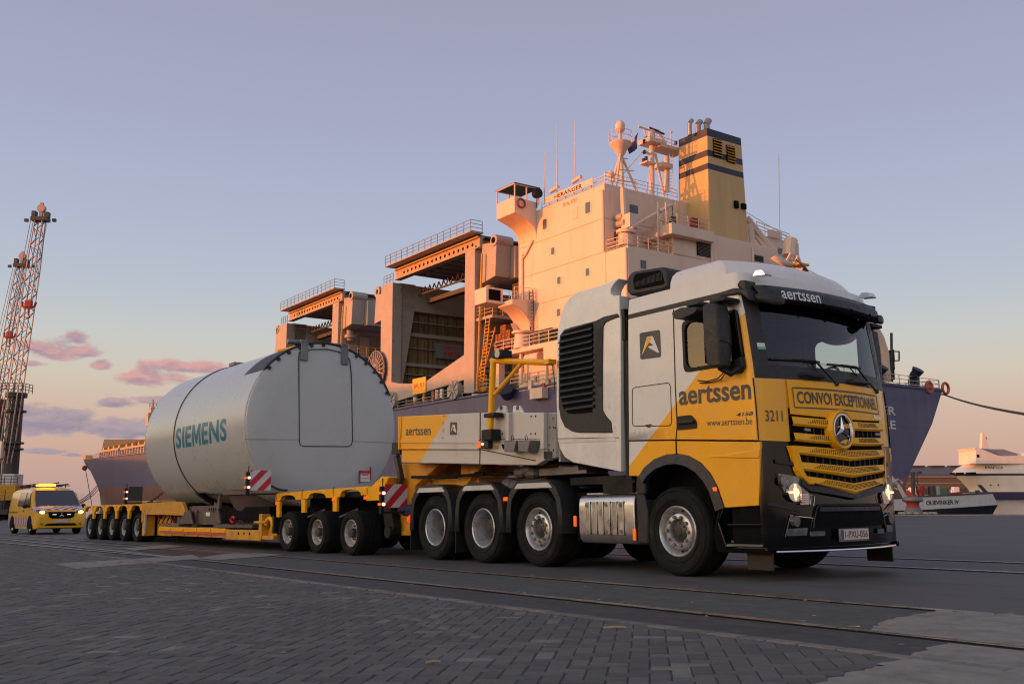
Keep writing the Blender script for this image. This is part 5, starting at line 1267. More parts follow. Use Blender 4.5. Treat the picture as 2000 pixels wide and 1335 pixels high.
    for k in range(3):
        t = PI/2+k*2*PI/3; tip.append((ex+.012, ey+.158*math.cos(t), ez+.158*math.sin(t))); u = t+PI/3; val.append((ex+.012, ey+.03*math.cos(u), ez+.03*math.sin(u)))
    c = (ex+.04, ey, ez)
    for k in range(3): e.add([tip[k], val[k], c], [(0,1,2)]); e.add([tip[k], c, val[k-1]], [(0,1,2)])
    e.build('star_emblem', M_chrome, eo, smooth=0)
    # raised front panel with the sign lettering
    pn = MB(); rows = []
    ztop, zbot = 2.165, slats[0][0][0]+.03
    for z, o in ((ztop, -.005), (ztop-.01, .02), (1.95, .026), (zbot, .03), (zbot-.004, -.005)):
        hw = .86 if z > 2 else .87
        rows.append([fpt(y, z-(.03*(1-(y/.87)**2) if z < 1.9 else 0), o) for y in np.linspace(-hw, hw, 19)])
    pn.loft(rows); pan = pn.build('front_panel', M_yellow, truck, smooth=40)
    q0 = fr(1556, 782, .03); z0 = fr(1556, 780, .03)[2]; 
    yA, yB = q0[1], fr(1713, 800, .03)[1]
    tv, tf = text_geo('CONVOI EXCEPTIONNEL', w=yB-yA-.02, h=.138, bold=.018)
    zb = fr(1640, 791, .03)[2]-.006
    MB().add([(fsurf(yA+.01+a, zb+b)+.032, yA+.01+a, zb+b) for a, b in tv], tf).build('lettering', M_dgrey, pan, smooth=0)
    fb = MB(); za, zt = zb-.045, zb+.175; yl, yr = yA-.035, yB+.03
    pts = [(yl, za), *[(yl+(yr-yl)*t, za) for t in np.linspace(.05, .95, 15)], (yr, za), (yr, zt), *[(yl+(yr-yl)*t, zt) for t in np.linspace(.95, .05, 15)], (yl, zt)]
    for a, b_ in zip(pts, pts[1:]+pts[:1]):
        d = Vector((b_[0]-a[0], b_[1]-a[1])); nrm = Vector((-d.y, d.x)).normalized()*.007
        fb.add([(fsurf(p[0], p[1])+.0325, p[0]+s*nrm.x, p[1]+s*nrm.y) for p, s in ((a, -1), (b_, -1), (b_, 1), (a, 1))], [(0,1,2,3)])
    fb.build('sign_border', M_dgrey, pan, smooth=0)
    yq = fr(1690, 814, .03)
    tv, tf = text_geo('Actros', w=.23, h=.055, bold=.02)
    MB().add([(fsurf(.60+a, yq[2]+b)+.036, .60+a+b*.3, yq[2]-.01+b) for a, b in tv], tf).build('lettering', M_chrome, pan, smooth=0)
    # number on the corner panel
    p0 = fr(1502, 822, .004); p1 = fr(1539, 822, .004)
    tv, tf = text_geo('3211', w=.205, h=.12)
    MB().add([(fsurf(-1.15+u, p0[2]+w)+.008, -1.15+u, p0[2]+w) for u, w in tv], tf).build('lettering', M_dgrey, truck, smooth=0)
    # headlamps and fog lamps
    for sg in (1, -1):
        fl = lambda px, py, off=0: (lambda p: (p[0], p[1]*sg, p[2]))(fr(px, py, off))
        poly = [(1520, 924), (1541, 927), (1562, 931), (1571, 952), (1582, 965), (1582.5, 984), (1558, 979), (1536, 966), (1525, 945)]
        v = [fl(*p, .012) for p in poly]; n = len(v)
        hb = MB(); hb.add(v+[(x-.04, y, z) for x, y, z in v], [tuple(range(n)) if sg == 1 else tuple(range(n))[::-1]]+[(i, (i+1) % n, n+(i+1) % n, n+i) for i in range(n)]); ho = hb.build('headlamp', M_lens, truck, smooth=0)
        c = np.array(fl(1552, 961, .02)); c2 = np.array(fl(1531, 938, .02)); c3 = np.array(fl(1570, 975, .02))
        r = MB(); r.cyl(c-np.array([.02, 0, 0]), c+np.array([.012, -.004*sg, 0]), .105, .10, 20); r.build('lamp_reflector', M_chrome, ho)
        r = MB(); r.cyl(c, c+np.array([.016, -.005*sg, 0]), .055, .05, 16); r.box(c+np.array([.012, -.1, -.012]), c+np.array([.018, .1, .012])); r.box(c+np.array([.012, -.012, -.08]), c+np.array([.018, .012, .09])); r.build('lamp_bulb', M_head, ho)  # bulb, plus glowing cross bars that stand for its star-shaped glare
        r = MB(); r.cyl(c2-np.array([.02, 0, 0]), c2+np.array([.006, 0, 0]), .06, .06, 16); r.build('side_lamp', M_lens, ho)
        r = MB()
        for k in range(5): r.box(c3+np.array([-.01, -.05*sg, -.05+k*.024]), c3+np.array([.012, .07*sg, -.038+k*.024]))
        r.build('lamp_rib', M_chrome, ho)
        r = MB(); a = [fl(*p, .016) for p in ((1584, 966), (1591, 968), (1589, 986), (1583, 984))]; r.tube(a, .005, 4, closed=True); r.build('lamp_trim', M_chrome, truck)
        # black trim above the lamp, fog lamp pocket
        tr = MB(); t = [fl(*p, .012) for p in ((1515, 896), (1556, 903), (1568, 911), (1575, 930), (1569, 931), (1562, 917), (1552, 909), (1517, 904))]; tr.add(t+[(x-.02, y, z) for x, y, z in t], [tuple(range(8)), tuple(range(8, 16))[::-1]]+[(i, (i+1) % 8, 8+(i+1) % 8, 8+i) for i in range(8)]); tr.build('lamp_brow', M_greyp, truck, smooth=0)
        tr = MB(); t = [fl(*p, .006) for p in ((1497, 981), (1520, 983), (1566, 998), (1567, 1000), (1530, 992), (1500, 986))]; tr.add(t, [tuple(range(6))]); tr.build('bumper_crease', M_greyp, truck, smooth=0)
        fc = np.array(fl(1550, 1017, -.01))
        pk = MB(); t = [fl(*p, .004) for p in ((1537, 1046), (1543, 1007), (1550, 1003), (1586, 1010), (1580, 1046))]; pk.add(t, [tuple(range(5))]); po = pk.build('fog_lamp_pocket', M_void, truck, smooth=0)
        r = MB(); r.cyl(fc, fc+np.array([.045, 0, 0]), .06, .06, 16); r.build('fog_lamp', M_lens, po)
        r = MB(); t = [fl(*p, .008) for p in ((1538, 1032), (1578, 1030), (1576, 1045), (1537, 1046))]; r.add(t, [(0,1,2,3)]); r.build('fog_lamp_glass', M_lens, po, smooth=0)
        r = MB(); r.tube([fl(*p, .006) for p in ((1534, 1048), (1544, 1006), (1588, 1011), (1579, 1049))], .005, 4); r.build('pocket_trim', M_chrome, po)
    # wide air opening, grey chevron, plate
    def quad(name, pts, off, m, par, parent=truck): 
        v = [tuple(fr(*p, off)) for p in pts]; return MB().add(v, [tuple(range(len(v)))]).build(name, m, parent, smooth=0)
    ch = MB(); top = [(-.78, 1.12), (-.70, 1.02), (0, .935), (.70, 1.02), (.78, 1.12)]; bot = [(-.80, 1.02), (-.70, .95), (0, .862), (.70, .95), (.80, 1.02)]
    f2 = lambda P: [(P[i][0]+(P[i+1][0]-P[i][0])*t, P[i][1]+(P[i+1][1]-P[i][1])*t) for i in range(len(P)-1) for t in np.linspace(0, 1, 6)[:-1]]+[P[-1]]
    ch.loft([[fpt(y, z, .03) for y, z in f2(top)], [fpt(y, z, .045) for y, z in f2(bot)], [fpt(y, z-.01, -.01) for y, z in f2(bot)]]); ch.build('grille_chevron', M_greyp, truck, smooth=30)
    op = MB(); op.loft([[fpt(y*hw, z, .004) for y in np.linspace(-1, 1, 13)] for z, hw in ((.56, .64), (.60, .66), (.76, .60), (.79, .56))]).build('air_opening', M_void, truck)
    om = MB(); om.tube([fpt(y, z, .008) for y, z in [(-.67, .56), (-.66, .63), (-.61, .76), (-.56, .80)]+[(t, .803) for t in np.linspace(-.5, .5, 9)]+[(.56, .80), (.61, .76), (.66, .63), (.67, .56)]], .008, 5); om.build('opening_trim', M_greyp, truck)
    hb = MB(); hb.loft([[fpt(y, z, .012) for y in np.linspace(-.57, .57, 11)] for z in (.73, .775)]); hb.build('opening_bar', M_greyp, truck)
    for y in (-.62, .55):
        rf = MB(); rf.loft([[fpt(y+t, z, .006) for t in (-.1, 0, .1)] for z in (.47, .52)]); rf.build('bumper_reflector', M_lens, truck)
    pc = fr(1669.5, 1043, .03); y, z, x = pc[1], pc[2], fsurf(pc[1], pc[2])+.03
    p = MB(); p.box((x-.02, y-.275, z-.075), (x, y+.275, z+.068)); po = p.build('plate_holder', M_grey, truck, bevel=.008)
    p = MB(); p.box((x, y-.258, z-.052), (x+.004, y+.258, z+.058)); p.build('number_plate', mat('plate_white', (.62, .55, .50), .45, var=.03), po)
    p = MB(); p.box((x+.004, y-.258, z-.05), (x+.006, y-.21, z+.056)); p.build('plate_band', mat('plate_blue', (.05, .06, .25), .5), po)
    text_on('1-PXU-056', (x+.0062, y-.185, z-.033), (0, 1, 0), (0, 0, 1), mat('plate_red_print', (.16, .01, .02), .5), po, w=.42, h=.075, bold=.01)
    # far-side yellow air deflector
    d = MB(); q = [(1.22, 2.12), (1.42, 2.10), (1.30, 1.42), (1.18, 1.46)]
    d.prism([(1.14, 2.12), (1.23, 2.14), (1.29, 1.95), (1.305, 1.7), (1.27, 1.47), (1.18, 1.43)], 1, 1.235, 1.27)
    do = d.build('corner_deflector', M_yellow, truck, bevel=.01)
    for zz in (1.56, 1.70, 1.84, 1.98): k = MB(); k.box((1.16, 1.225, zz-.008), (1.28, 1.236, zz+.008)); k.build('deflector_rib', M_yellow_old, do)
    # wipers and their steps
    for x0, y0, x1, y1, x2, y2 in ((1634, 749, 1592, 704, 1505, 700), (1712, 764, 1672, 716, 1616, 711)):
        A, B_, C_ = fr(x0, y0, .03), fr(x1, y1, .03), fr(x2, y2, .02); w = MB(); w.tube([A, fr((x0*.4+x1*.6), (y0*.45+y1*.55)-2, .045), B_, fr((x1+x2)/2, (y1+y2)/2-1, .03)], .012, 6)
        w.tube([C_, fr((x1+x2)/2, (y1+y2)/2, .02), fr(x1+8, y1+3, .02)], .016, 5); w.tube([fr(x1+2, y1+19, .02), fr(x1-12, y1+2, .02)], .008, 5); w.ball(A, .03, 8); w.build('wiper', M_rubber, truck)
    for x0, x1, y0, y1 in ((1566, 1606, 731, 737), (1660, 1694, 744, 748)):
        a, b_ = fr(x0, y0, .03), fr(x1, y1, .03); h = MB(); h.tube([a-np.array([.05, 0, 0]), a+np.array([.02, .02, 0]), b_+np.array([.02, -.02, 0]), b_-np.array([.05, 0, 0])], .024, 8); h.build('grab_handle', M_blackp, truck)
front()
def markings():
    def tx(body, px0, py0, px1, py1, h, m, bold=0, slant=0):
        a, b = sd(px0, py0), sd(px1, py1); w = b[0]-a[0]
        tv, tf = text_geo(body, w=w, h=h, bold=bold)
        MB().add([(a[0]+u+slant*v, -1.2535, a[1]+(b[1]-a[1])*u/w+v) for u, v in tv], tf).build('lettering', m, truck, smooth=0)
    tx('aertssen', 1327, 791.5, 1468, 779, .205, M_dgrey, .024)
    tx('www.aertssen.be', 1381, 831.5, 1470, 828, .075, M_dgrey)
    tx('4158', 1438, 813, 1470, 810.5, .04, M_chrome, .03, .5)
    def logo(pl, P, parent, w, h):
        # dark tile with the folded letter shape: P(u,v,depth) gives the point
        def face(poly, dep, m, nm, par):
            v = [P(u, q, dep) for u, q in poly]; return MB().add(v, [tuple(range(len(v)))]).build(nm, m, par, smooth=0)
        t = face(rrect(0, 0, 1, 1, .08, 4), .0015, M_dgrey, 'logo_tile', parent)
        face([(.08, .16), (.36, .81), (.63, .81), (.655, .79), (.91, .20), (.87, .165), (.40, .42), (.40, .45), (.65, .47), (.48, .60)], .003, M_wprint, 'logo_white', t)
        face([(.13, .20), (.385, .785), (.61, .785), (.46, .58)], .0045, M_yellow, 'logo_yellow', t)
    a, b, c, d = sd(1251, 702), sd(1291.5, 697), sd(1291.5, 643), sd(1251, 650)
    def P(u, v, dep):
        x = a[0]+(b[0]-a[0])*u; z = (a[1]+(b[1]-a[1])*u)*(1-v)+(d[1]+(c[1]-d[1])*u)*v; return (x, -1.251-dep, z)
    logo(None, P, truck, 1, 1)
    return logo
logo = markings()
def wheel_mesh(name, kind, D, wid, rim_r):
    # axis along y, outer face towards -y at y=0; returns the tyre mesh object with a rim child
    R_ = D/2; h = R_-rim_r
    t = MB(); pr = [(rim_r-.01, .03), (rim_r+.012, -.0), (rim_r+h*.25, -.022), (rim_r+h*.55, -.03), (R_-.045, -.022), (R_-.015, .0), (R_-.004, .03)]
    g = 5
    for k in range(g):
        y = .03+(wid-.06)*(k+.5)/g; pr += [(R_, y-(wid-.06)/g/2+.012), (R_, y+(wid-.06)/g/2-.014), (R_-.014, y+(wid-.06)/g/2-.008), (R_-.014, y+(wid-.06)/g/2+.006)] if k < g-1 else [(R_, y-(wid-.06)/g/2+.012), (R_-.003, y+(wid-.06)/g/2)]
    pr += [(R_-.03, wid), (rim_r+h*.5, wid+.03), (rim_r, wid)]
    t.lathe(pr, (0, 0, 0), 1, 56)
    # sidewall ribs
    for rr in (rim_r+h*.3, rim_r+h*.78): t.lathe([(rr-.006, -.026), (rr, -.034), (rr+.006, -.026)], (0, 0, 0), 1, 56)
    to = t.build('wheel', M_tyre, None, smooth=35)
    r = MB()
    if kind == 'steer':
        r.lathe([(rim_r, .02), (rim_r+.008, .0), (rim_r-.004, -.010), (rim_r-.018, .0), (rim_r-.03, .04), (rim_r-.055, .12), (rim_r-.07, .14), (.222, .10), (.205, .025), (.19, .015), (.145, .015), (.138, .03), (.13, .09), (0, .09)], (0, 0, 0), 1, 48)
    elif kind == 'drive':
        r.lathe([(rim_r, .02), (rim_r+.008, .0), (rim_r-.004, -.010), (rim_r-.018, .0), (rim_r-.03, .05), (rim_r-.05, .14), (rim_r-.055, .24), (rim_r-.075, .29), (.20, .30), (.19, .31), (0, .31)], (0, 0, 0), 1, 48)
    else:
        r.lathe([(rim_r, .02), (rim_r+.008, .0), (rim_r-.006, -.008), (rim_r-.016, .004), (rim_r-.03, .05), (rim_r-.045, .09), (.165, .10), (.15, .105), (0, .105)], (0, 0, 0), 1, 40)
    ro = r.build('rim', M_rimw if kind == 'trailer' else M_rim, to, smooth=40)
    if kind == 'steer':
        b = MB(); hl = MB()
        for k in range(10):
            t_ = 2*PI*k/10+.1; c, s = math.cos(t_), math.sin(t_); b.cyl((.168*c, .016, .168*s), (.168*c, -.018, .168*s), .021, .019, 8)
            t2 = t_+PI/10; c, s = math.cos(t2), math.sin(t2); hl.cyl((.237*c, .09, .237*s), (.23*c, .085, .23*s), .014, .014, 8)
        b.build('wheel_nuts', M_grey, to)['kind'] = 'stuff'; hl.build('rim_holes', M_void, to)['kind'] = 'stuff'
        b = MB(); b.lathe([(.128, .085), (.124, .045), (.09, .03), (.055, .02), (.05, .01), (0, .008)], (0, 0, 0), 1, 24)
        for k in range(8): t_ = 2*PI*k/8; b.ball((.09*math.cos(t_), .03, .09*math.sin(t_)), .016, 6)
        b.build('hub', M_hub, to, smooth=40)
    elif kind == 'drive':
        b = MB(); b.lathe([(.19, .30), (.185, .26), (.165, .22), (.15, .16), (.13, .13), (.06, .12), (.05, .105), (0, .10)], (0, 0, 0), 1, 28)
        for k in range(10): t_ = 2*PI*k/10; b.cyl((.172*math.cos(t_), .25, .172*math.sin(t_)), (.172*math.cos(t_), .2, .172*math.sin(t_)), .014, .014, 6)
        b.build('hub', M_hub, to, smooth=40)
        hl = MB()
        for k in range(8):
            t_ = 2*PI*k/8+.3; c, s = math.cos(t_), math.sin(t_); hl.cyl((.222*c, .292, .222*s), (.222*c, .28, .222*s), .026, .026, 10)
        hl.build('rim_holes', M_void, to)['kind'] = 'stuff'
    else:
        b = MB(); b.lathe([(.085, .105), (.085, .01), (.075, -.01), (.04, -.015), (0, -.015)], (0, 0, 0), 1, 20)
        b.build('hub', M_hub, to, smooth=40)
        b = MB()
        for k in range(8):
            t_ = 2*PI*k/8; b.cyl((.125*math.cos(t_), .105, .125*math.sin(t_)), (.125*math.cos(t_), .07, .125*math.sin(t_)), .017, .015, 6)
        b.build('wheel_nuts', mat('rusty_nut', (.09, .05, .03), .7), to)['kind'] = 'stuff'
    return to
def put_wheel(proto, frame_obj, x, y, z, flip, first=False):
    o = proto if first else copy_tree(proto)
    o.parent = frame_obj; o.location = (x, y, z); o.rotation_euler = (0, rng.uniform(0, 6), PI if flip else 0)
    return o
AX = [0, -2.6249, -3.9682, -5.3182]
def wheels():
    st = wheel_mesh('wheel', 'steer', 1.035, .385, .288); dr = wheel_mesh('wheel', 'drive', 1.035, .30, .288)
    f = True
    for x in AX[:2]:
        for sg in (-1, 1): put_wheel(st, truck, x, 1.17*sg, .515, sg > 0, f); f = False
    f = True
    for x in AX[2:]:
        for sg in (-1, 1):
            put_wheel(dr, truck, x, 1.17*sg, .515, sg > 0, f); f = False
        MB().lathe([(.29, 0), (.46, -.01), (.5, .02), (.515, .06), (.515, .24), (.5, .28), (.29, .3)], (x, -.80, .515), 1, 40).build('inner_wheel', M_tyre, truck)
        MB().lathe([(.29, 0), (.46, -.01), (.5, .02), (.515, .06), (.515, .24), (.5, .28), (.29, .3)], (x, .52, .515), 1, 40).build('inner_wheel', M_tyre, truck)
wheels()
def chassis():
    for y in (-.42, .42): MB().box((-6.1, y-.05, .78), (1.2, y+.05, 1.05)).build('chassis_rail', M_chassis, truck)
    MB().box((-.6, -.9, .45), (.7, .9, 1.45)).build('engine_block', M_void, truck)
    for x in AX: MB().cyl((x, -1.0, .515), (x, 1.0, .515), .09, .09, 12).build('axle', M_chassis, truck)
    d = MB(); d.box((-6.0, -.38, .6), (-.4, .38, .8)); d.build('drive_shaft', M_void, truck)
    # mudguards with flange, silver tape and flaps
    for k, cx in enumerate(AX[1:]):
        for sg in (-1, 1):
            pth = round_poly([(cx-.64, .30), (cx-.60, .95), (cx-.40, 1.185), (cx+.40, 1.185), (cx+.60, .95), (cx+.64, .42)], .28, 6)
            i0 = min(range(len(pth)), key=lambda i: (pth[i][1], pth[i][0])); 
            # open path: start at the lower left, end at the lower right
            pts = [(cx-.64, .46), (cx-.625, .75), (cx-.585, .94), (cx-.50, 1.08), (cx-.36, 1.165), (cx-.15, 1.195), (cx+.15, 1.195), (cx+.36, 1.165), (cx+.50, 1.08), (cx+.585, .94), (cx+.625, .75), (cx+.64, .46)]
            inn = [(cx+(x-cx)*.86, z-.075 if z > 1.05 else z-.03) for x, z in pts]; inn[0] = (cx-.53, .46); inn[-1] = (cx+.53, .46)
            Y = 1.262*sg; m = MB()
            m.loft([[(x, .62*sg, z) for x, z in pts], [(x, Y, z) for x, z in pts], [(x, Y, z) for x, z in inn], [(x, Y-.03*sg, z) for x, z in inn]]); mo = m.build('mudguard', M_greyp, truck, smooth=35, solid=.008)
            t = MB(); tp = [(cx-.45, 1.092), (cx-.36, 1.15), (cx+.36, 1.15), (cx+.45, 1.092)]
            t.prism([(cx-.43, 1.075), (cx+.43, 1.075), (cx+.345, 1.148), (cx-.345, 1.148)], 1, Y, Y+.005*sg); t.build('reflective_strip', M_reflect, mo)
            g = MB(); g.tube([(cx-.6, Y+.002*sg, .97), (cx-.5, Y+.002*sg, .96)], .004, 4); g.tube([(cx+.5, Y+.002*sg, .96), (cx+.6, Y+.002*sg, .97)], .004, 4); g.build('guard_gap', M_seam, mo)
            if k > 0:
                f = MB(); f.box((cx-.66, 1.24*sg, .14), (cx-.645, .75*sg, .60)); f.build('mud_flap', M_rubber, truck)
    # side lamps
    for px, py in ((990.5, 973.5),):
        a = sd(px, py, -1.2); l = MB(); l.box((a[0]-.045, -1.24, a[1]-.03), (a[0]+.04, -1.19, a[1]+.025)); l.build('side_lamp', M_amber, truck, bevel=.006)
    for px, py in ((1125, 1017), (1241, 1043)):
        a = sd(px, py, -1.2); l = MB(); l.box((a[0]-.018, -1.23, a[1]-.07), (a[0]+.018, -1.2, a[1]+.07)); l.build('side_lamp', M_amber, truck, bevel=.006)
    a = sd(803, 1013, -1.1); l = MB(); l.cyl((a[0]-.02, -1.1, a[1]), (a[0]+.04, -1.1, a[1]), .07, .07, 10); l.build('tail_lamp', M_red_lamp, truck)
    # ribbed aluminium tank box
    prof = [(-1.0, .345), (-1.14, .35), (-1.19, .40), (-1.205, .5), (-1.205, .82), (-1.19, .91), (-1.14, .955), (-1.0, .965)]
    for sg in (1, -1):
        b = MB(); b.prism([(y*sg, z) for y, z in prof]+[(-.55*sg, .965), (-.55*sg, .345)], 0, -1.72, -.68); bo = b.build('tank_box', M_alu, truck, smooth=40, bevel=.012)
        if sg == 1:
            for i, x in enumerate((-1.53, -1.405, -1.28, -1.155, -1.03, -.905)):
                r = MB(); r.prism(rrect(x-.05, .46, x+.04, .87, .01, 2), 1, -1.204, -1.214); r.build('tank_rib', M_alu, bo, bevel=.005)
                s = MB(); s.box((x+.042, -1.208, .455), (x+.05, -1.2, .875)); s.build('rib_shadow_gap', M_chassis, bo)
            for x in (-1.57, -1.20, -.93):
                for z in (.83, .50): r = MB(); r.cyl((x+.02, -1.205, z), (x+.02, -1.22, z), .028, .028, 14); r.cyl((x+.02, -1.22, z), (x+.02, -1.223, z), .015, .015, 8); r.build('tank_bolt', M_steel, bo)
            r = MB(); r.box((-1.68, -1.1, .965), (-.70, -.7, .99)); r.build('tank_lid', M_alu, bo, bevel=.008)
        fb = MB(); fb.box((-2.0, -1.0*sg, .38), (-1.74, -.5*sg, 1.0)); fb.box((-.66, -1.05*sg, .36), (-.58, -.5*sg, 1.0)); fb.build('battery_box', M_void, truck)
    # deck plate, fifth wheel, covers
    p = MB(); p.box((-6.0, -.85, 1.06), (-1.0, .85, 1.09)); p.build('deck_plate', M_chassis, truck)
    f = MB(); f.lathe([(0, 1.30), (.45, 1.30), (.48, 1.26), (.48, 1.2), (0, 1.2)], (-3.1, 0, 0), 2, 24); f.box((-3.5, -.5, 1.05), (-2.7, .5, 1.22)); f.build('fifth_wheel', M_chassis, truck)
    c = MB(); a = sd(1005, 935, -.9); b = sd(1050, 915, -.9)
    for px, py in ((1020, 922), (1033, 918), (1042, 924), (995, 945), (1008, 948)): q = sd(px, py, -.95); c.ball((q[0], -.95, q[1]), .15, 8, sq=(1, .8, .6))
    c.build('tarpaulin_bundle', mat('grey_tarpaulin', (.12, .12, .13), .5, bump=.6, bscale=14), truck, smooth=30)
    l = MB(); a = sd(1052, 915, -1.0); b = sd(1145, 917, -1.0); l.box((a[0], -1.0, b[1]-.05), (b[0], -.6, b[1]+.06)); l.build('side_ladder', M_grey, truck, bevel=.01)
    # catwalk things under the fairing
    u = MB(); u.box((-2.0, -1.1, 1.1), (-.75, 1.1, 1.2)); u.box((-1.3, -1.15, .97), (-.75, -.3, 1.1)); u.build('fairing_bracket', M_chassis, truck)
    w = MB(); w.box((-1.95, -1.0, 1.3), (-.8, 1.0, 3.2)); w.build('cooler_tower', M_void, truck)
    e = MB(); e.tube([(-1.98, -.95, 1.4), (-1.98, -.95, 2.25), (-2.12, -.95, 2.42)], .07, 10); e.build('exhaust_stack', M_blackp, truck)
    # gap between cab and fairing
    g = MB(); g.box((-.80, -1.2, 1.15), (-.70, 1.2, 3.2)); g.box((-.86, -1.22, 2.9), (-.72, -1.0, 3.3)); g.build('cab_gap_seal', M_blackp, truck)
chassis()
def fairing():
    Z = lambda X, Y: (1080+X/3.3375, 540+Y/3.3375)
    out = [(25, 460), (30, 360), (50, 240), (75, 180), (110, 135), (150, 105), (300, 62), (425, 10), (430, 14), (395, 48), (376, 85), (374, 110), (392, 122), (432, 122), (434, 240), (440, 290), (443, 1270), (330, 1248), (130, 1210), (75, 1175), (45, 1120), (30, 1060), (22, 800)]
    grl = [(42, 440), (48, 385), (75, 345), (120, 330), (280, 288), (330, 262), (420, 240), (437, 262), (385, 282), (345, 300), (330, 330), (327, 600), (328, 870), (350, 910), (382, 945), (390, 1018), (180, 1018), (130, 1010), (80, 980), (52, 920), (40, 850), (40, 640)]
    opn = [(52, 430), (62, 372), (95, 352), (262, 302), (268, 312), (265, 600), (262, 884), (140, 896), (105, 890), (75, 862), (52, 780), (48, 600)]
    pr = lambda P, y=-1.25: [sd(*Z(*p), y) for p in P]
    for sg in (1, -1):
        Y = -1.25*sg
        f = MB(); f.prism(pr(out), 1, Y, Y+.2*sg); fo = f.build('side_fairing', M_white, truck, smooth=30, bevel=.045, seg=3)
        g = MB(); g.prism(pr(grl), 1, Y-.012*sg, Y+.05*sg); go = g.build('intake_surround', M_greyp, fo, bevel=.01)
        po = pr(opn); o = MB(); o.prism(po, 1, Y-.0145*sg, Y); o.build('intake_opening', M_void, go)
        xs = [p[0] for p in po]; zs = [p[1] for p in po]; n = 13
        for k in range(n):
            z = min(zs)+.10+(max(zs)-min(zs)-.16)*k/(n-1); xl = min(xs)+.015+(.10 if k == 0 else .03 if k == 1 else (.05 if k >= n-1 else 0)); xr = max(xs)-.015
            l = MB(); l.add([(xl, Y-.02*sg, z), (xr, Y-.02*sg, z-.0), (xr, Y-.045*sg, z-.035), (xl, Y-.045*sg, z-.035)], [(0,1,2,3)]); l.build('louvre', M_greyp, go, smooth=0, solid=.008)
        rc = [(290, 345), (330, 325), (322, 600), (322, 720), (300, 715), (285, 690), (285, 400)]
        g = MB(); g.prism(pr(rc), 1, Y-.016*sg, Y); g.build('intake_recess', M_blackp, go, bevel=.006)
        s = MB(); a, b = sd(*Z(40, 1075)), sd(*Z(410, 1060)); s.prism([(a[0], a[1]-.02), (b[0], b[1]-.02), (b[0], b[1]+.025), (a[0], a[1]+.025)], 1, Y-.006*sg, Y); s.build('fairing_strip', M_reflect, fo)
        c, d = sd(*Z(30, 1055)), sd(*Z(432, 1048)); s = MB(); s.tube([(c[0], Y, c[1]), (d[0], Y, d[1])], .006, 4); s.build('fairing_gap', M_seam, fo)
fairing()
def occupant():
    # dim figure in the passenger seat
    p = thing('person', 'person with short hair in a grey top, sitting dimly behind the truck windscreen', 'person', T)
    M_skin = mat('skin', (.30, .17, .12), .6); M_cloth = mat('grey_jumper', (.12, .12, .13), .9); M_hair = mat('brown_hair', (.05, .03, .02), .8)
    y = -.65; b = MB(); rows = []
    for x, z, rx, ry in ((.28, 2.05, .14, .18), (.2, 2.25, .13, .19), (.16, 2.42, .12, .215), (.15, 2.50, .10, .20), (.15, 2.545, .06, .09), (.16, 2.58, .052, .055), (.175, 2.62, .05, .052)):
        rows.append([(x+rx*math.cos(t), y+ry*math.sin(t), z) for t in np.linspace(0, 2*PI, 15)[:-1]])
    b.loft(rows, closed=True, caps=True)
    for sg in (-1, 1):
        b.tube([(.16, y+.19*sg, 2.46), (.2, y+.245*sg, 2.36), (.30, y+.26*sg, 2.2)], .055, 8); b.tube([(.30, y+.26*sg, 2.2), (.45, y+.22*sg, 2.14), (.56, y+.14*sg, 2.15)], .042, 8)
    b.build('body', M_cloth, p, smooth=60)
    h = MB(); rows = []
    for z, f, bk, s in ((-.12, .05, .04, .045), (-.10, .085, .05, .06), (-.05, .10, .07, .07), (0, .098, .092, .078), (.05, .095, .10, .08), (.09, .08, .09, .068), (.12, .04, .05, .035)):
        rows.append([(.19+(f if math.cos(t) > 0 else bk)*math.cos(t), y+s*math.sin(t), 2.73+z) for t in np.linspace(0, 2*PI, 15)[:-1]])
    h.loft(rows, closed=True, caps=True); h.add([(.285, y, 2.75), (.31, y, 2.715), (.285, y-.015, 2.71), (.285, y+.015, 2.71)], [(0,2,1), (0,1,3), (1,2,3)])
    for sg in (-1, 1): h.ball((.18, y+.08*sg, 2.72), .022, 6, sq=(1, .4, 1.4))
    h.build('head', M_skin, p, smooth=60)
    hr = MB(); rows = []
    for z, f, bk, s in ((.02, .03, .105, .083), (.06, .09, .112, .087), (.10, .085, .10, .073), (.135, .04, .05, .035)):
        rows.append([(.19+(f if math.cos(t) > 0 else bk)*math.cos(t), y+s*math.sin(t), 2.73+z) for t in np.linspace(0, 2*PI, 15)[:-1]])
    hr.loft(rows, closed=True, caps=True); hr.build('hair', M_hair, p, smooth=60)
    e = MB()
    for sg in (-1, 1): e.ball((.277, y+.03*sg, 2.745), .011, 6)
    e.build('eye', M_void, p)
    hn = MB()
    for sg in (-1, 1):
        hn.ball((.59, y+.12*sg, 2.15), .04, 8, sq=(1.2, .9, .6))
        for k in range(4): hn.tube([(.61, y+.12*sg-.03+k*.02, 2.155), (.66-.004*abs(k-1), y+.12*sg-.03+k*.02, 2.155), (.68-.006*abs(k-1), y+.12*sg-.03+k*.02, 2.14)], .009, 5)
        hn.tube([(.58, y+.12*sg-.04*sg, 2.155), (.61, y+.12*sg-.07*sg, 2.15)], .011, 5)
    hn.build('hand', M_skin, p, smooth=60)
occupant()
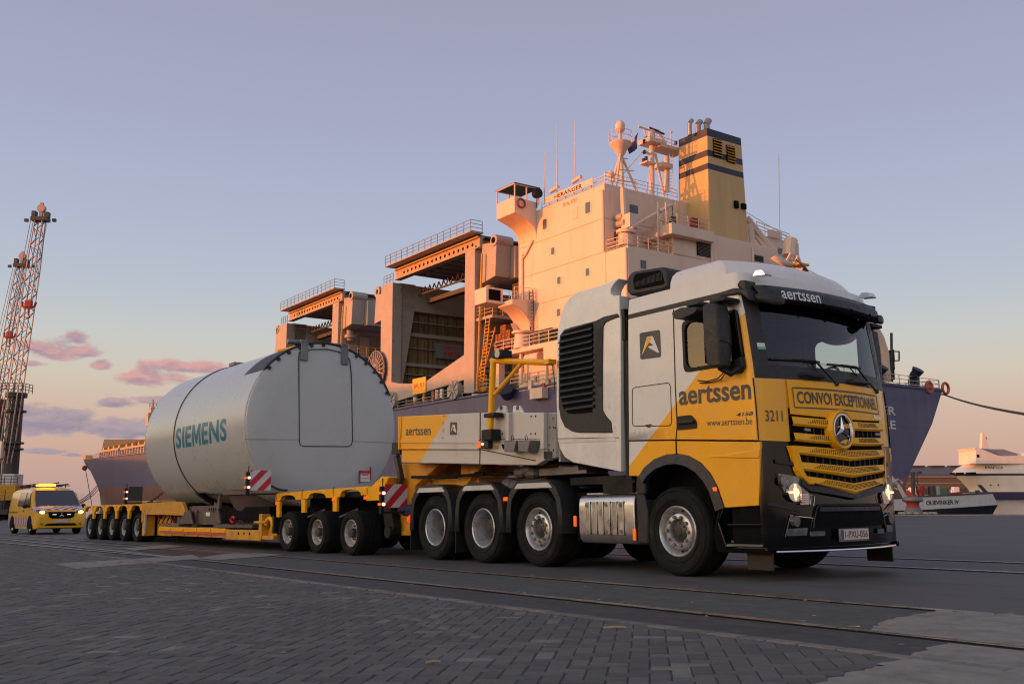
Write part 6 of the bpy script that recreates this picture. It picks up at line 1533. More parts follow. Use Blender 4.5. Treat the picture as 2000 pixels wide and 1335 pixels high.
# ------------------------------------------------------------------ low-loader trailer
trailer = thing('low_loader_trailer', 'yellow multi-axle low-loader trailer coupled behind the truck, with a tall yellow and white gooseneck', 'trailer', R)
Ra = R.at
HW = 1.27
def sr(px, py, y=-HW): q = Ra(px, py, 1, y); return (q[0], q[2])
def gooseneck():
    Z = lambda X, Y: (780+X/6.25, 780+Y/6.25)
    t0, t1 = sr(*Z(610, 180)), sr(*Z(245, 768)); sl = (t0[1]-t1[1])/(t0[0]-t1[0])
    M_neck = livery('gooseneck_livery', sl, t0[1]-sl*t0[0], YEL, (.60, .57, .53), rough=.4, coat=.3, dirt=.5, scale=1.8)
    P = lambda pts: [sr(*Z(*p)) for p in pts]
    for sg in (1, -1):
        Y = -HW*sg
        b = MB(); b.prism(P([(18, 205), (985, 158), (985, 605), (18, 605)]), 1, Y, Y+.12*sg); b.build('side_box', M_neck, trailer, bevel=.012)
        b = MB(); b.prism(P([(20, 612), (978, 612), (972, 788), (22, 768)]), 1, Y+.012*sg, Y+.12*sg); b.build('lower_flap', M_neck, trailer, bevel=.012)
        b = MB(); b.prism(P([(988, 158), (1920, 158), (1920, 700), (1750, 750), (1670, 800), (980, 790), (988, 605)]), 1, Y, Y+.12*sg); fb = b.build('front_box', M_neck, trailer, bevel=.012)
        r = MB()
        for x0, x1, y0, y1 in ((1340, 1378, 160, 605), (1765, 1808, 160, 605)): r.prism(P([(x0, y0), (x1, y0), (x1, y1), (x0, y1)]), 1, Y-.07*sg, Y)
        r.prism(P([(0, 205), (16, 205), (16, 610), (0, 610)]), 1, Y-.03*sg, Y+.1*sg); r.prism(P([(20, 205), (34, 205), (20, 480), (6, 480)]), 1, Y-.02*sg, Y)
        r.build('stiffener', M_neck, trailer, bevel=.008)
        m = MB(); m.prism(P([(20, 490), (975, 490), (975, 535), (20, 530)]), 1, Y-.015*sg, Y); m.prism(P([(18, 598), (980, 600), (980, 606), (18, 604)]), 1, Y-.02*sg, Y); m.build('moulding', M_neck, trailer, bevel=.006)
        c = MB(); a = P([(985, 605), (1670, 745)]); c.tube([(a[0][0], Y, a[0][1]), (a[1][0], Y, a[1][1])], .008, 4); a = P([(988, 480), (1760, 485)]); c.tube([(a[0][0], Y, a[0][1]), (a[1][0], Y, a[1][1])], .005, 4); a = P([(988, 160), (984, 790)]); c.tube([(a[0][0], Y, a[0][1]), (a[1][0], Y, a[1][1])], .01, 4); c.build('box_gap', M_void, trailer)
    top = P([(18, 205), (985, 158), (1920, 158)]); bot = P([(22, 768), (972, 788), (1670, 800)])
    b = MB(); b.loft([[(x, -HW+.1, z-.02) for x, z in top], [(x, HW-.1, z-.02) for x, z in top]]); b.loft([[(x, -HW+.1, z+.02) for x, z in bot], [(x, HW-.1, z+.02) for x, z in bot]]); b.build('gooseneck_frame', M_yellow_old, trailer, smooth=0)
    b = MB(); e = P([(1920, 170)])[0]; b.box((e[0]-.03, -HW+.05, 1.42), (e[0], HW-.05, e[1])); b.box((-3.1, -HW+.05, 1.6), (-3.05, HW-.05, 2.35)); b.build('end_plate', M_neck, trailer)
    Y = -HW
    ra = P([(1805, 160), (1920, 165), (1920, 700), (1810, 740)]); g = MB(); g.prism(ra, 1, Y-.004, Y); g.build('end_panel', mat('dusty_grey_panel', (.26, .25, .24), .6, var=.15), trailer)
    v = MB(); v.prism(P([(1770, 630), (1870, 630), (1870, 720), (1770, 725)]), 1, Y-.012, Y); v.prism(P([(1790, 728), (1890, 728), (1890, 740), (1790, 742)]), 1, Y-.012, Y); v.build('vent_box', M_greyp, trailer)
    h = MB()
    for X, Y2 in ((1265, 205), (1320, 205), (1610, 203), (1665, 203), (1260, 418), (1315, 418), (1608, 416), (1662, 416), (1880, 230), (1840, 340), (1885, 340), (1905, 345), (1830, 555), (1830, 615), (1885, 615)):
        q = P([(X, Y2)])[0]; h.cyl((q[0], Y-.006, q[1]), (q[0], Y, q[1]), .014, .014, 6)
    h.build('bolt_hole', M_void, trailer)['kind'] = 'stuff'
    # lettering and logo on the side box
    a, b_ = P([(80, 437)])[0], P([(383, 432)])[0]; hh = P([(80, 345)])[0][1]-a[1]
    tv, tf = text_geo('aertssen', w=b_[0]-a[0], h=hh, bold=.01); s2 = (b_[1]-a[1])/(b_[0]-a[0])
    MB().add([(a[0]+u, Y-.004, a[1]+u*s2+w) for u, w in tv], tf).build('lettering', M_dgrey, trailer, smooth=0)
    c4 = P([(618, 430), (705, 430), (707, 275), (622, 275)])
    def PP(u, v_, dep):
        x = (c4[0][0]+(c4[1][0]-c4[0][0])*u)*(1-v_)+(c4[3][0]+(c4[2][0]-c4[3][0])*u)*v_; z = (c4[0][1]+(c4[1][1]-c4[0][1])*u)*(1-v_)+(c4[3][1]+(c4[2][1]-c4[3][1])*u)*v_; return (x, Y-.001-dep, z)
    logo(None, PP, trailer, 1, 1)
    # worn star marks where old decals were scraped off
    w = MB()
    for X, Y2, s_ in ((545, 200, 22), (540, 375, 30), (528, 470, 20), (538, 280, 14)):
        for k in range(5):
            t = 2*PI*k/5+.3; p0, p1, p2 = P([(X+4*math.cos(t+1.5), Y2+4*math.sin(t+1.5)), (X+s_*math.cos(t), Y2+s_*math.sin(t)), (X+4*math.cos(t-1.5), Y2+4*math.sin(t-1.5))]); w.add([(p[0], Y-.003, p[1]) for p in (p0, p1, p2)], [(0,1,2)])
    w.build('decal_scar', mat('grey_scar', (.33, .32, .31), .7), trailer, smooth=0)['kind'] = 'stuff'
    # lifting eyes on top
    for X in (1230, 1430):
        pl = P([(X-75, 155), (X-20, 75), (X+10, 68), (X+45, 75), (X+62, 155)] if X < 1300 else [(X-62, 155), (X-55, 75), (X-15, 68), (X+20, 72), (X+65, 155)]); m = MB(); m.prism(pl, 1, Y+.02, Y+.06); e = m.build('lifting_eye', M_white, trailer, bevel=.005)
        q = P([(X, 98)])[0]; m = MB(); m.cyl((q[0], Y+.014, q[1]), (q[0], Y+.066, q[1]), .035, .035, 12); m.build('eye_hole', M_hull, e)
    # shoe baskets
    for X in (1475, 1645):
        p1 = P([(X-70, 500), (X-60, 640), (X+55, 640), (X+85, 500)]); m = MB(); m.prism([p1[0], p1[1], p1[2], p1[3], P([(X+62, 500)])[0], P([(X+48, 515)])[0], P([(X-50, 515)])[0]], 1, Y-.2, Y-.01); m.build('wedge_holder', M_grey, trailer, bevel=.008)
        q = P([(X-35, 500), (X-45, 450), (X-25, 435), (X-10, 480), (X-20, 500)]); w = MB(); w.tube([(x, Y-.1, z) for x, z in q], .006, 4); w.build('wedge_wire', M_rubber, trailer)
    # side lamps and sockets
    q = P([(995, 540), (1040, 560)]); m = MB(); m.box((q[0][0], Y-.08, q[1][1]-.03), (q[1][0]+.0, Y, q[0][1]+.03)); m.build('side_lamp', M_amber, trailer, bevel=.005)
    q = P([(1050, 505), (1142, 592)]); m = MB(); m.box((q[0][0], Y-.09, q[1][1]), (q[1][0], Y, q[0][1])); b = m.build('socket_box', M_greyp, trailer, bevel=.008)
    q = P([(1080, 545)])[0]; m = MB(); m.ball((q[0], Y-.1, q[1]), .022, 6); m.build('pilot_lamp', M_white_lamp, b)
    q = P([(1155, 560), (1212, 605)]); m = MB(); m.box((q[0][0], Y-.004, q[1][1]), (q[1][0], Y, q[0][1])); m.build('type_plate', mat('brass_plate', (.42, .28, .08), .5), trailer)
    q = P([(1272, 568)])[0]; m = MB(); m.add([(q[0]-.05, Y-.003, q[1]+.03), (q[0]+.05, Y-.003, q[1]+.03), (q[0]+.012, Y-.003, q[1]-.045), (q[0]-.012, Y-.003, q[1]-.045)], [(0,1,2,3)]); m.build('warning_mark', M_void, trailer, smooth=0)
    # yellow gallows with its work lamp
    yo = Y-.12; G = lambda px, py: (sr(px, py, yo)[0], yo, sr(px, py, yo)[1])
    m = MB(); m.tube([G(957, 852), G(963.5, 705)], .048, 12); m.build('gallows_post', M_yellow, trailer)
    m = MB(); m.tube([G(960, 704), G(1078, 708)], .042, 8); m.box(np.array(G(1070, 712))-np.array([0, .07, 0]), np.array(G(1079, 701))+np.array([0, .07, 0])); m.build('gallows_arm', M_yellow, trailer)
    m = MB(); m.tube([G(966, 770), G(1018, 710)], .03, 8); m.build('gallows_brace', M_yellow, trailer)
    m = MB(); a = np.array(G(956, 852)); m.box(a-np.array([.1, .08, .06]), a+np.array([.14, .1, .1])); a = np.array(G(960, 811)); m.box(a-np.array([.09, .08, .03]), a+np.array([.16, .1, .03])); split(m, 'post_bracket', M_blackp, trailer, bevel=.01)
    m = MB(); a, b_ = np.array(G(971, 701)), np.array(G(990, 683)); m.box(a-np.array([0, .1, 0]), b_+np.array([0, .1, 0])); l = m.build('work_lamp', M_blackp, trailer, bevel=.012)
    c = (a+b_)/2; m = MB(); m.cyl(c+np.array([.03, -.1, 0]), c+np.array([.03, -.115, 0]), .06, .06, 14); m.build('lamp_lens', M_lens, l)
    m = MB(); m.tube([G(1078, 708), G(1083, 740), G(1082, 770)], .006, 4); m.build('lamp_cable', M_rubber, trailer)
    # vertical neck and swan frame under the box
    n = MB()
    for sg in (1, -1):
        y = -.75*sg
        n.prism([sr(*p, -.75) for p in ((792, 905), (870, 905), (850, 925), (822, 948), (820, 975), (845, 1010), (835, 1045), (795, 1045), (788, 985), (786, 945))], 1, y-.12*sg, y+.12*sg)
        n.prism([sr(*p, -.75) for p in ((905, 905), (950, 905), (925, 935), (905, 960), (880, 960), (905, 925))], 1, y-.05*sg, y+.05*sg)
    n.box((-3.25, -.7, .5), (-2.9, .7, 1.6)); n.box((-3.0, -.7, .95), (-1.6, .7, 1.3)); nk = n.build('swan_neck', M_yellow_old, trailer, bevel=.012)
    c = MB(); a = sr(777, 875, -1.0); c.box((a[0]-.12, -1.05, a[1]-.1), (a[0]+.15, -.9, a[1]+.1)); c.tube([(sr(775, 890, -1)[0], -1, sr(775, 890, -1)[1]), (sr(783, 930, -1)[0], -1, sr(783, 930, -1)[1]), (sr(778, 960, -1)[0], -1, sr(778, 960, -1)[1])], .06, 8); c.build('hydraulic_hose', M_rubber, trailer)
    c = MB(); c.tube([(-3.2, -.95, 1.35), (-2.2, -.95, 1.32), (-1.2, -.9, 1.33)], .025, 6); c.tube([(-1.5, -.85, 1.35), (.2, -.8, 1.3)], .03, 6); c.build('hydraulic_ram', M_chassis, trailer)
    b = MB()
    for k in range(6): b.ball((-3.5+.06*k, -.9, .78+.03*(k % 2)), .12, 7, sq=(1, 1.2, .7))
    b.build('blue_hose_bundle', mat('blue_hose', (.03, .045, .12), .6, bump=.5, bscale=30), trailer, smooth=30)
gooseneck()
def dolly():
    Y = -HW-.03
    Z = lambda X, Y_: (530+X/8, 960+Y_/8)
    P = lambda pts, y=Y: [sr(*Z(*p), y) for p in pts]
    for sg in (1, -1):
        y = Y*sg
        top = [(75, 25), (490, -12), (980, -50), (1450, -85)]
        arch = lambda x0, x1, yb, yt, n=9: [(x0+(x1-x0)*(1-math.cos(PI*k/n))/2, yb-(yb-yt)*math.sin(PI*k/n)**.7) for k in range(n+1)]
        low = [(1515, 55), (1440, 50)]+arch(1400, 1075, 60, -35)+[(1060, 85), (880, 95)]+arch(850, 575, 95, 15)+[(560, 110), (400, 125)]+arch(375, 140, 125, 50)+[(130, 140), (60, 150), (70, 40)]
        b = MB(); b.prism(P(top+[(1515, -90)]+low), 1, y, y+.10*sg); b.build('dolly_beam', M_yellow, trailer, bevel=.008)
        for x0, x1, y0, y1 in ((470, 530, 120, 325), (960, 1025, 85, 305), (80, 130, 150, 395)):
            p = MB(); q = P([(x0, y0), (x1, y0), (x1-3, y1), (x0, y1)]); p.prism(q, 1, y-.005*sg, y+.05*sg); p.build('mudguard_post', M_yellow, trailer, bevel=.006)
        for X, Y_ in ((985, 122), (1485, 95), (100, 182)):
            q = P([(X, Y_)])[0]; l = MB(); l.box((q[0]-.05, y-.03*sg, q[1]-.025), (q[0]+.04, y, q[1]+.03)); l.build('side_lamp', M_amber, trailer, bevel=.005)
        for X, Y_ in ((95, 75), (490, 40), (980, 5)):
            q = P([(X, Y_)])[0]; s = MB(); s.tube([(q[0]-.025, y, q[1]-.08), (q[0]-.025, y, q[1]+.08), (q[0]+.03, y, q[1]+.09)], .008, 4); s.build('lashing_slot', M_void, trailer)
        e = MB(); e.box((-4.15, y, .96), (-3.6, y+.5*sg, 1.2)); e.prism([(-4.2, 1.2), (-3.7, 1.2), (-3.55, 1.36), (-3.8, 1.38)], 1, y+.1*sg, y+.5*sg); e.build('dolly_end', M_yellow, trailer, bevel=.015)
        a = MB(); a.prism([(-4.05, .95), (-3.75, .95), (-3.62, .5), (-3.72, .3), (-3.85, .32), (-3.95, .62)], 1, y+.25*sg, y+.4*sg); a.cyl((-3.76, y+.2*sg, .42), (-3.76, y+.45*sg, .42), .11, .11, 14); a.build('swing_arm', M_chassis, trailer, bevel=.01)
        f = MB(); f.box((-8.0, y+.0*sg, .35), (-7.93, y+.5*sg, .72)); f.build('mud_flap', M_rubber, trailer)
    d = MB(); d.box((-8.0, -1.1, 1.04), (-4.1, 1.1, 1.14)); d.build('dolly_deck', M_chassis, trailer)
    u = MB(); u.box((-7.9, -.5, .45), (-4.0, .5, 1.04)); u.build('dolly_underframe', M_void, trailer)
    for x, k in ((-6.6, 0), (-5.3, 0)):
        h = MB(); h.tube([(x+.1, -1.25, .68), (x+.35, -1.0, .82)], .022, 6); h.build('steering_rod', mat('blue_steel_rod', (.08, .09, .16), .4, .5), trailer)
    s = MB(); s.prism([(-3.9, 1.2), (-3.2, 1.36), (-2.9, 1.36), (-2.9, .95), (-3.9, .95)], 1, -.6, .6); s.build('dolly_coupling', M_yellow_old, trailer, bevel=.02)
dolly()
def bed():
    Y = -HW-.03
    P = lambda pts, y=Y: [sr(*p, y) for p in pts]
    x0, x1 = P([(310, 1035)])[0][0], P([(440, 1043)])[0][0]
    n = 5; zt, zb = .43, .22
    for sg in (1, -1):
        y = Y*sg
        for k in range(n):
            a = x0+(x1-x0)*k/n; b = x0+(x1-x0)*(k+1)/n-.03
            m = MB(); m.prism([(0, zt), (.02, zt+.01), (.02, zt-.09), (.10, zt-.17), (.10, zt-.19), (0, zt-.10)], 1, 0, .001)
            m = MB(); m.box((a, y, zt-.10), (b, y+.15*sg, zt)); m.prism([(a, zt-.1), (a+.06, zt-.1), (a+.04, zb), (a, zb)], 1, y-.0*sg, y+.1*sg); m.build('deck_segment', M_yellow, trailer, bevel=.01)
        m = MB(); m.box((x0, y+.03*sg, zb), (x1, y+.15*sg, zt-.1)); m.build('deck_web', M_yellow_old, trailer)
        m = MB(); m.box((x0+.25, y-.015*sg, .275), (x1, y+.0*sg, .325)); m.build('red_marking', mat('pinkish_red_tape', (.50, .08, .08), .5), trailer)
        m = MB(); m.box((x1, y, zb-.03), (x1+1.9, y+.12*sg, zt-.02)); fb = m.build('bed_arm', M_yellow_old, trailer, bevel=.01)
        for k in range(3): c = MB(); q = x1+.75+.3*k; c.cyl((q, y-.006*sg, .33), (q, y, .33), .03, .03, 10); c.build('arm_hole', M_void, fb)
        m = MB(); m.box((x1+1.8, y, zb+.0), (x1+1.95, y+.2*sg, .75)); m.box((x1+1.95, y+.02*sg, zb), (x1+2.5, y+.15*sg, .30)); m.box((x1+1.6, y-.03*sg, .55), (x1+2.2, y+.15*sg, .60)); m.build('coupling_post', M_yellow_old, trailer, bevel=.01)
        m = MB(); q = (x1+2.3, .52); m.tube([(q[0]+.16*math.cos(t), y+.02*sg, q[1]+.14*math.sin(t)) for t in np.linspace(-.8, PI, 9)], .045, 6); m.build('coupling_hook', M_yellow, trailer)
    m = MB(); m.box((x0-.5, -1.15, .30), (x1+2.4, 1.15, .41)); m.build('deck_frame', M_yellow_old, trailer)
    for k in range(9):
        m = MB(); y = -1.2+k*.27; m.box((x0+.05, y, .41), (x1, y+.25, .445)); m.build('deck_plank', M_wood, trailer)
bed()
def rear():
    Y = -HW-.03
    P = lambda pts, y=Y: [sr(*p, y) for p in pts]
    xs = [-17.06, -18.25, -19.45, -20.65, -21.83]; z = 1.045
    for sg in (1, -1):
        y = Y*sg
        low = []
        for k, xc in enumerate(xs):
            low += [(xc+.44, .86)]+[(xc+.40*math.cos(t), .86+.15*math.sin(t)**.6) for t in np.linspace(.05, PI-.05, 8)]+[(xc-.44, .86)]
        b = MB(); b.prism([(-22.4, .86), (-22.4, z), (-16.5, z), (-16.5, .86)]+low, 1, y, y+.1*sg); b.build('bogie_beam', M_yellow, trailer, bevel=.008)
        for k in range(5):
            if k < 4:
                p = MB(); xm = (xs[k]+xs[k+1])/2; p.prism([(xm-.11, .87), (xm+.1, .87), (xm+.07, .64), (xm-.08, .64)], 1, y-.004*sg, y+.05*sg); p.build('mudguard_post', M_yellow, trailer)
                s = MB(); s.box((xm-.02, y-.003*sg, .95), (xm+.0, y, z-.01)); s.build('lashing_slot', M_void, trailer)
        t = MB(); t.prism([(-16.55, z+.02), (-13.4, z+.02), (-13.0, .72), (-16.5, .76)], 1, y, y+.1*sg); t.build('bogie_neck', M_yellow_old, trailer, bevel=.01)
        t = MB(); t.box((-16.45, y+.02*sg, .18), (-16.25, y+.3*sg, .85)); t.box((-16.2, y+.35*sg, .18), (-15.0, y+.45*sg, .72)); t.box((-16.5, y, .55), (-16.35, y+.2*sg, .8)); t.build('bogie_side_plate', M_yellow_old, trailer, bevel=.008)
        t = MB(); t.box((-16.23, y+.0*sg, .25), (-16.2, y+.05*sg, .80)); t.build('reflective_strip', M_reflect, trailer)
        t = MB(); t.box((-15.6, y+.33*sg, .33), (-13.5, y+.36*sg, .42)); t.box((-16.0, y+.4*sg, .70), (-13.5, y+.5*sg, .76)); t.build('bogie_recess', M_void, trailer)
        h = MB()
        for k in range(6):
            a = -15.8+k*.33; h.tube([(a, y+.32*sg, .72), (a+.1, y+.2*sg, .52), (a+.45, y+.25*sg, .42+.03*(k % 3)), (a+.9, y+.3*sg, .46)], .016, 5)
        h.build('air_hose', M_rubber, trailer)
        for i, (a, c) in enumerate(((-15.85, M_redp), (-14.6, M_redp), (-14.9, M_steel), (-14.3, M_steel))): k = MB(); k.cyl((a, y+.4*sg, .68), (a, y+.25*sg, .68), .05, .05, 8); k.build('air_coupling', c, trailer)
    d = MB(); d.box((-22.4, -1.2, .98), (-13.2, 1.2, 1.04)); d.box((-22.3, -.6, .45), (-16.5, .6, .98)); d.build('bogie_frame', M_chassis, trailer)
    m = MB(); m.box((-19.7, -.3, 1.05), (-18.4, .3, 1.16)); m.build('bogie_turntable', M_yellow_old, trailer, bevel=.02)
rear()
def marker(px_board, xpl, name='marker_board', back=False, sgn=1):
    # board facing along the vehicle at x = xpl, with its lamp post
    (xa, ya), (xb, yb) = px_board; a = Ra(xa, ya, 0, xpl); b = Ra(xb, yb, 0, xpl)
    m = MB(); m.box((xpl-.02, a[1], min(a[2], b[2])), (xpl, b[1], max(a[2], b[2]))); bo = m.build(name, M_board if not back else mat('board_back', (.06, .055, .05), .5), trailer, label='dark back of a marker board at the rear' if back else None)
    y = a[1]-.05; m = MB(); m.box((xpl-.03, y-.05, min(a[2], b[2])-.1), (xpl+.03, y+.02, max(a[2], b[2])-.04)); m.tube([(xpl, y, max(a[2], b[2])-.1), (xpl, y, max(a[2], b[2])+.09)], .012, 5); lo = m.build('lamp_bar', M_blackp, bo)
    for t in (.38, .85):
        z = max(a[2], b[2])-t*(abs(a[2]-b[2])); l = MB(); l.cyl((xpl+.03, y-.005, z), (xpl+.06, y-.005, z), .028, .028, 10); l.build('position_lamp', M_white_lamp, lo)
        l = MB(); l.box((xpl-.03, y-.075, z-.022), (xpl+.03, y-.05, z+.022)); l.build('side_marker', M_amber, lo)
    m = MB(); z = min(a[2], b[2])-.08; m.tube([(xpl, y, z), (xpl, y+1.0, z+.02)], .018, 6); m.build('board_arm', M_blackp, bo)
marker(((489, 957), (530, 918)), -7.9); marker(((752, 991), (796, 945)), -3.35); marker(((250, 977), (279, 950)), -17.3, back=True)
def trailer_wheels():
    tw = wheel_mesh('wheel', 'trailer', .80, .44, .235); f = True
    for x in (-4.81, -6.12, -7.43, -17.06, -18.25, -19.45, -20.65, -21.83):
        for sg in (-1, 1):
            put_wheel(tw, trailer, x, 1.22*sg, .395, sg > 0, f); f = False
        MB().cyl((x, -.85, .395), (x, .85, .395), .08, .08, 10).build('axle', M_chassis, trailer)
trailer_wheels()
# ------------------------------------------------------------------ the white nacelle section and its cradle
XF, RN, ZN, LN = -8.3, 1.82, 2.68, 6.55
nac = thing('nacelle_section', 'huge light grey cylindrical wind turbine nacelle section riding on the low-loader', 'turbine nacelle', R)
def nacelle():
    m, nt, N, L, P = mat_base('nacelle_gelcoat')
    g = noise_node(N, L, 1.3, 9, .7); h = noise_node(N, L, 3.0, 8, .7, stretch=(1, 1, .3))
    c = mixc(N, L, mapr(N, L, g, .3, .7, 0, 1), (.44, .465, .465, 1), (.49, .51, .505, 1)); c = mixc(N, L, mapr(N, L, h, .58, .8, 0, .3), c, (.36, .35, .33, 1))
    L.new(c, P.inputs['Base Color']); L.new(mapr(N, L, g, .3, .7, .22, .38), P.inputs['Roughness']); P.inputs['Coat Weight'].default_value = .3; P.inputs['Coat Roughness'].default_value = .18
    M_nac = m
    NA, NX = 240, 110
    def pt(a, x, r=RN): return (x, -r*math.sin(a), ZN+r*math.cos(a))      # a from the top towards the visible side
    ce = Ra(433, 967, 1, -1.35)
    # cut-out low on both sides, measured as angle / length ellipse
    def angle_of(px, py):
        best = None
        for a in np.linspace(.3, 2.9, 500):
            for_x = None
            q = Ra(px, py, 1, -RN*math.sin(a)); e = abs(q[2]-(ZN+RN*math.cos(a)))
            if best is None or e < best[0]: best = (e, a, q[0])
        return best[1], best[2]
    cut = [angle_of(*p) for p in ((414, 985), (417, 968), (425, 960), (436, 959), (447, 962), (458, 967), (470, 976), (482, 985))]
    a_top = min(c[0] for c in cut)
    XSPL = angle_of(341, 860)[1]
    xL = cut[0][1]; xR = XF-.55
    def in_cut(a, x):
        for k, s in ((a, 1), (2*PI-a, -1)):
            if k < a_top or k > PI: continue
            t = (x-xL)/(xR-xL)
            if 0 < t < 1:
                top = a_top+.42*t**2.0+.30*max(0, 1-t/.07)**2
                if k > top: return True
        return False
    mb = MB(); rows = []; xs = list(np.linspace(XF-LN, XF-.05, NX))
    for x in xs: rows.append([pt(2*PI*k/NA, x) for k in range(NA)])
    mb.loft(rows, closed=True, skip=lambda i, j: in_cut(2*PI*(j+.5)/NA, (xs[i]+xs[i+1])/2))
    mb.build('shell', M_nac, nac, smooth=50, solid=.03)
    f = MB(); rows = []
    for x, r in ((XF-.055, RN+.002), (XF-.02, RN-.012), (XF, RN-.05), (XF+.012, RN*.7), (XF+.02, RN*.35)): rows.append([pt(2*PI*k/96, x, r) for k in range(96)])
    f.loft(rows, closed=True); f.add(rows[-1], [tuple(range(96))]); f.build('front_cover', M_nac, nac, smooth=40)
    b = MB(); b.add([pt(2*PI*k/96, XF-LN) for k in range(96)], [tuple(range(96))]); b.build('rear_cover', M_nac, nac, smooth=0)
    # circumferential joint between the two halves
    r = MB(); r.tube([pt(2*PI*k/96, XSPL, RN+.004) for k in range(96)], .034, 5, closed=True); r.build('joint_seal', M_rubber, nac)
    r = MB(); r.box((XSPL-.05, -.5, ZN+RN-.02), (XSPL+.3, -.1, ZN+RN+.06)); r.build('joint_latch', M_grey, nac)
    # hatch groove on the front cover
    fx = lambda px, py: (lambda q: (XF+.022, q[1], q[2]))(Ra(px, py, 0, XF+.02))
    crn = [fx(584, 687), fx(583.5, 690)]
    H = [(586, 868), (584.5, 860), (583.5, 700), (584.5, 688), (591, 684), (610, 682), (640, 681.5), (660, 686), (675, 693), (683, 702), (686, 730), (688.5, 860), (686, 868), (680, 871.5), (592, 871)]
    g2 = MB(); g2.tube([fx(*p) for p in H], .011, 5, closed=True); g2.build('hatch_gap', mat('hatch_shadow_gap', (.02, .025, .02), .8), nac)
    g2 = MB(); a, b_, c, d = fx(478, 857), fx(584, 858), fx(688, 861), fx(768, 864); g2.tube([a, b_], .004, 4); g2.tube([c, d], .004, 4); g2.build('cover_seam', M_grey, nac)
    lines = MB()
    for a in (1.02, 2.02): lines.tube([pt(a, XSPL+.05, RN+.002), pt(a, XF-.1, RN+.002)], .004, 4)
    lines.build('shell_seam', mat('seam_grey', (.35, .35, .33), .6), nac)
    # hatch hinge brackets over the edge
    for px in (593.5, 672.5):
        t = fx(px, 704 if px < 600 else 712); u = fx(px-.5, 671 if px < 600 else 678); w = .085
        m_ = MB(); m_.box((XF+.015, t[1]-w, t[2]), (XF+.05, t[1]+w, u[2]+.06)); m_.box((XF-.35, t[1]-w*1.1, u[2]+.0), (XF+.05, t[1]+w*1.1, u[2]+.09)); m_.cyl((XF-.1, t[1]-.35, u[2]+.04), (XF-.1, t[1]+.1, u[2]+.04), .06, .06, 8); m_.build('hinge_bracket', M_grey, nac, bevel=.012)
    # dark canvas skirt on the crown with edge clips
    a0, a1 = angle_of(452, 741)[0], -.35
    sk = MB(); rows = []
    for x in np.linspace(XF-1.05, XF-.02, 6): rows.append([pt(a, x, RN+.012) for a in np.linspace(-.62, a0+.0, 26)])
    sk.loft(rows); sk.build('canvas_cover', mat('dark_blue_canvas', (.05, .05, .075), .6, bump=.2, bscale=4), nac, smooth=60, solid=.012)
    wl = MB(); wl.loft([[pt(a, x, RN+.01) for a in np.linspace(a0, a0+.09, 4)] for x in np.linspace(XF-1.05, XF-.03, 4)]); wl.build('cover_hem', M_wprint, nac, smooth=60)
    ed = MB(); ed.tube([pt(a, XF-.005, RN+.012) for a in np.linspace(-1.15, a0-.02, 40)], .022, 5); ed.build('edge_strip', M_rubber, nac)
    for k, a in enumerate(np.linspace(-1.1, a0-.06, 13)):
        if -.12 < a < .02: continue
        p = pt(a, XF+.005, RN-.04); cl = MB(); u = Vector((0, -math.cos(a), -math.sin(a))); nrm = Vector((0, -math.sin(a), math.cos(a)))
        q = [Vector(p)+u*s*.034+nrm*t*.034+Vector((w, 0, 0)) for w in (0, .03) for s, t in ((-1, -1), (1, -1), (1, 1), (-1, 1))]
        cl.add(q, [(0,1,2,3), (4,5,6,7), (0,1,5,4), (1,2,6,5), (2,3,7,6), (3,0,4,7)]); cl.build('edge_clip', M_rubber, nac, smooth=0)
    y_ = MB(); y_.tube([pt(.30, XF-1.3, RN+.05), pt(.12, XF-.55, RN+.05)], .03, 6); y_.tube([pt(.30, XF-1.3, RN), pt(.30, XF-1.3, RN+.06)], .03, 6); y_.build('lifting_strap', M_yellow, nac)
    # lettering wrapped round the shell
    aL, xl = angle_of(346, 876); aR, xr = angle_of(444, 851); aT, _ = angle_of(346, 836)
    w = xr-xl; h = (aL-aT)*RN
    tv = np.zeros((0, 2)); tf = []; xo = 0
    for part in ('S', 'I', 'E', 'M', 'E', 'N', 'S'):
        if part == 'M': v1 = np.array([(0, 0), (0, 1), (.21, 1), (.43, .42), (.65, 1), (.86, 1), (.86, 0), (.69, 0), (.69, .62), (.49, .10), (.37, .10), (.17, .62), (.17, 0)]); f1 = [tuple(range(13))]
        else: v1, f1 = text_geo(part, h=1.0, bold=.03)
        tf += [tuple(i+len(tv) for i in q) for q in f1]; tv = np.concatenate([tv, v1+np.array([xo, 0])]); xo += v1[:, 0].max()+.13
    tv = tv*np.array([w/tv[:, 0].max(), h])
    bm = bmesh.new()
    bv = [bm.verts.new((a, b_, 0)) for a, b_ in tv]
    for q in tf:
        try: bm.faces.new([bv[i] for i in q])
        except ValueError: pass
    for k in range(1, 10):
        ge = bm.verts[:]+bm.edges[:]+bm.faces[:]; bmesh.ops.bisect_plane(bm, geom=ge, plane_co=(0, h*k/10, 0), plane_no=(0, 1, 0))
    bm.verts.ensure_lookup_table(); V = [tuple(v.co) for v in bm.verts]; bm.verts.index_update(); Fc = [tuple(v.index for v in f.verts) for f in bm.faces]; bm.free()
    MB().add([pt(aL-b_/RN, xl+a, RN+.0185) for a, b_, _ in V], Fc).build('lettering', mat('teal_print', (.02, .19, .27), .35, var=.1), nac, smooth=50)
    # inner drum and tower flange seen through the cut-out
    d = MB(); d.cyl((xL+.12, 0, ZN-.12), (XF-.4, 0, ZN-.12), 1.58, 1.58, 40); d.build('inner_casing', mat('pale_inner_panel', (.55, .50, .40), .5), nac)
    # red-edged paper notice on the front cover
    a, b_ = Ra(701, 943, 0, XF+.03), Ra(725, 919, 0, XF+.03); m_ = MB()
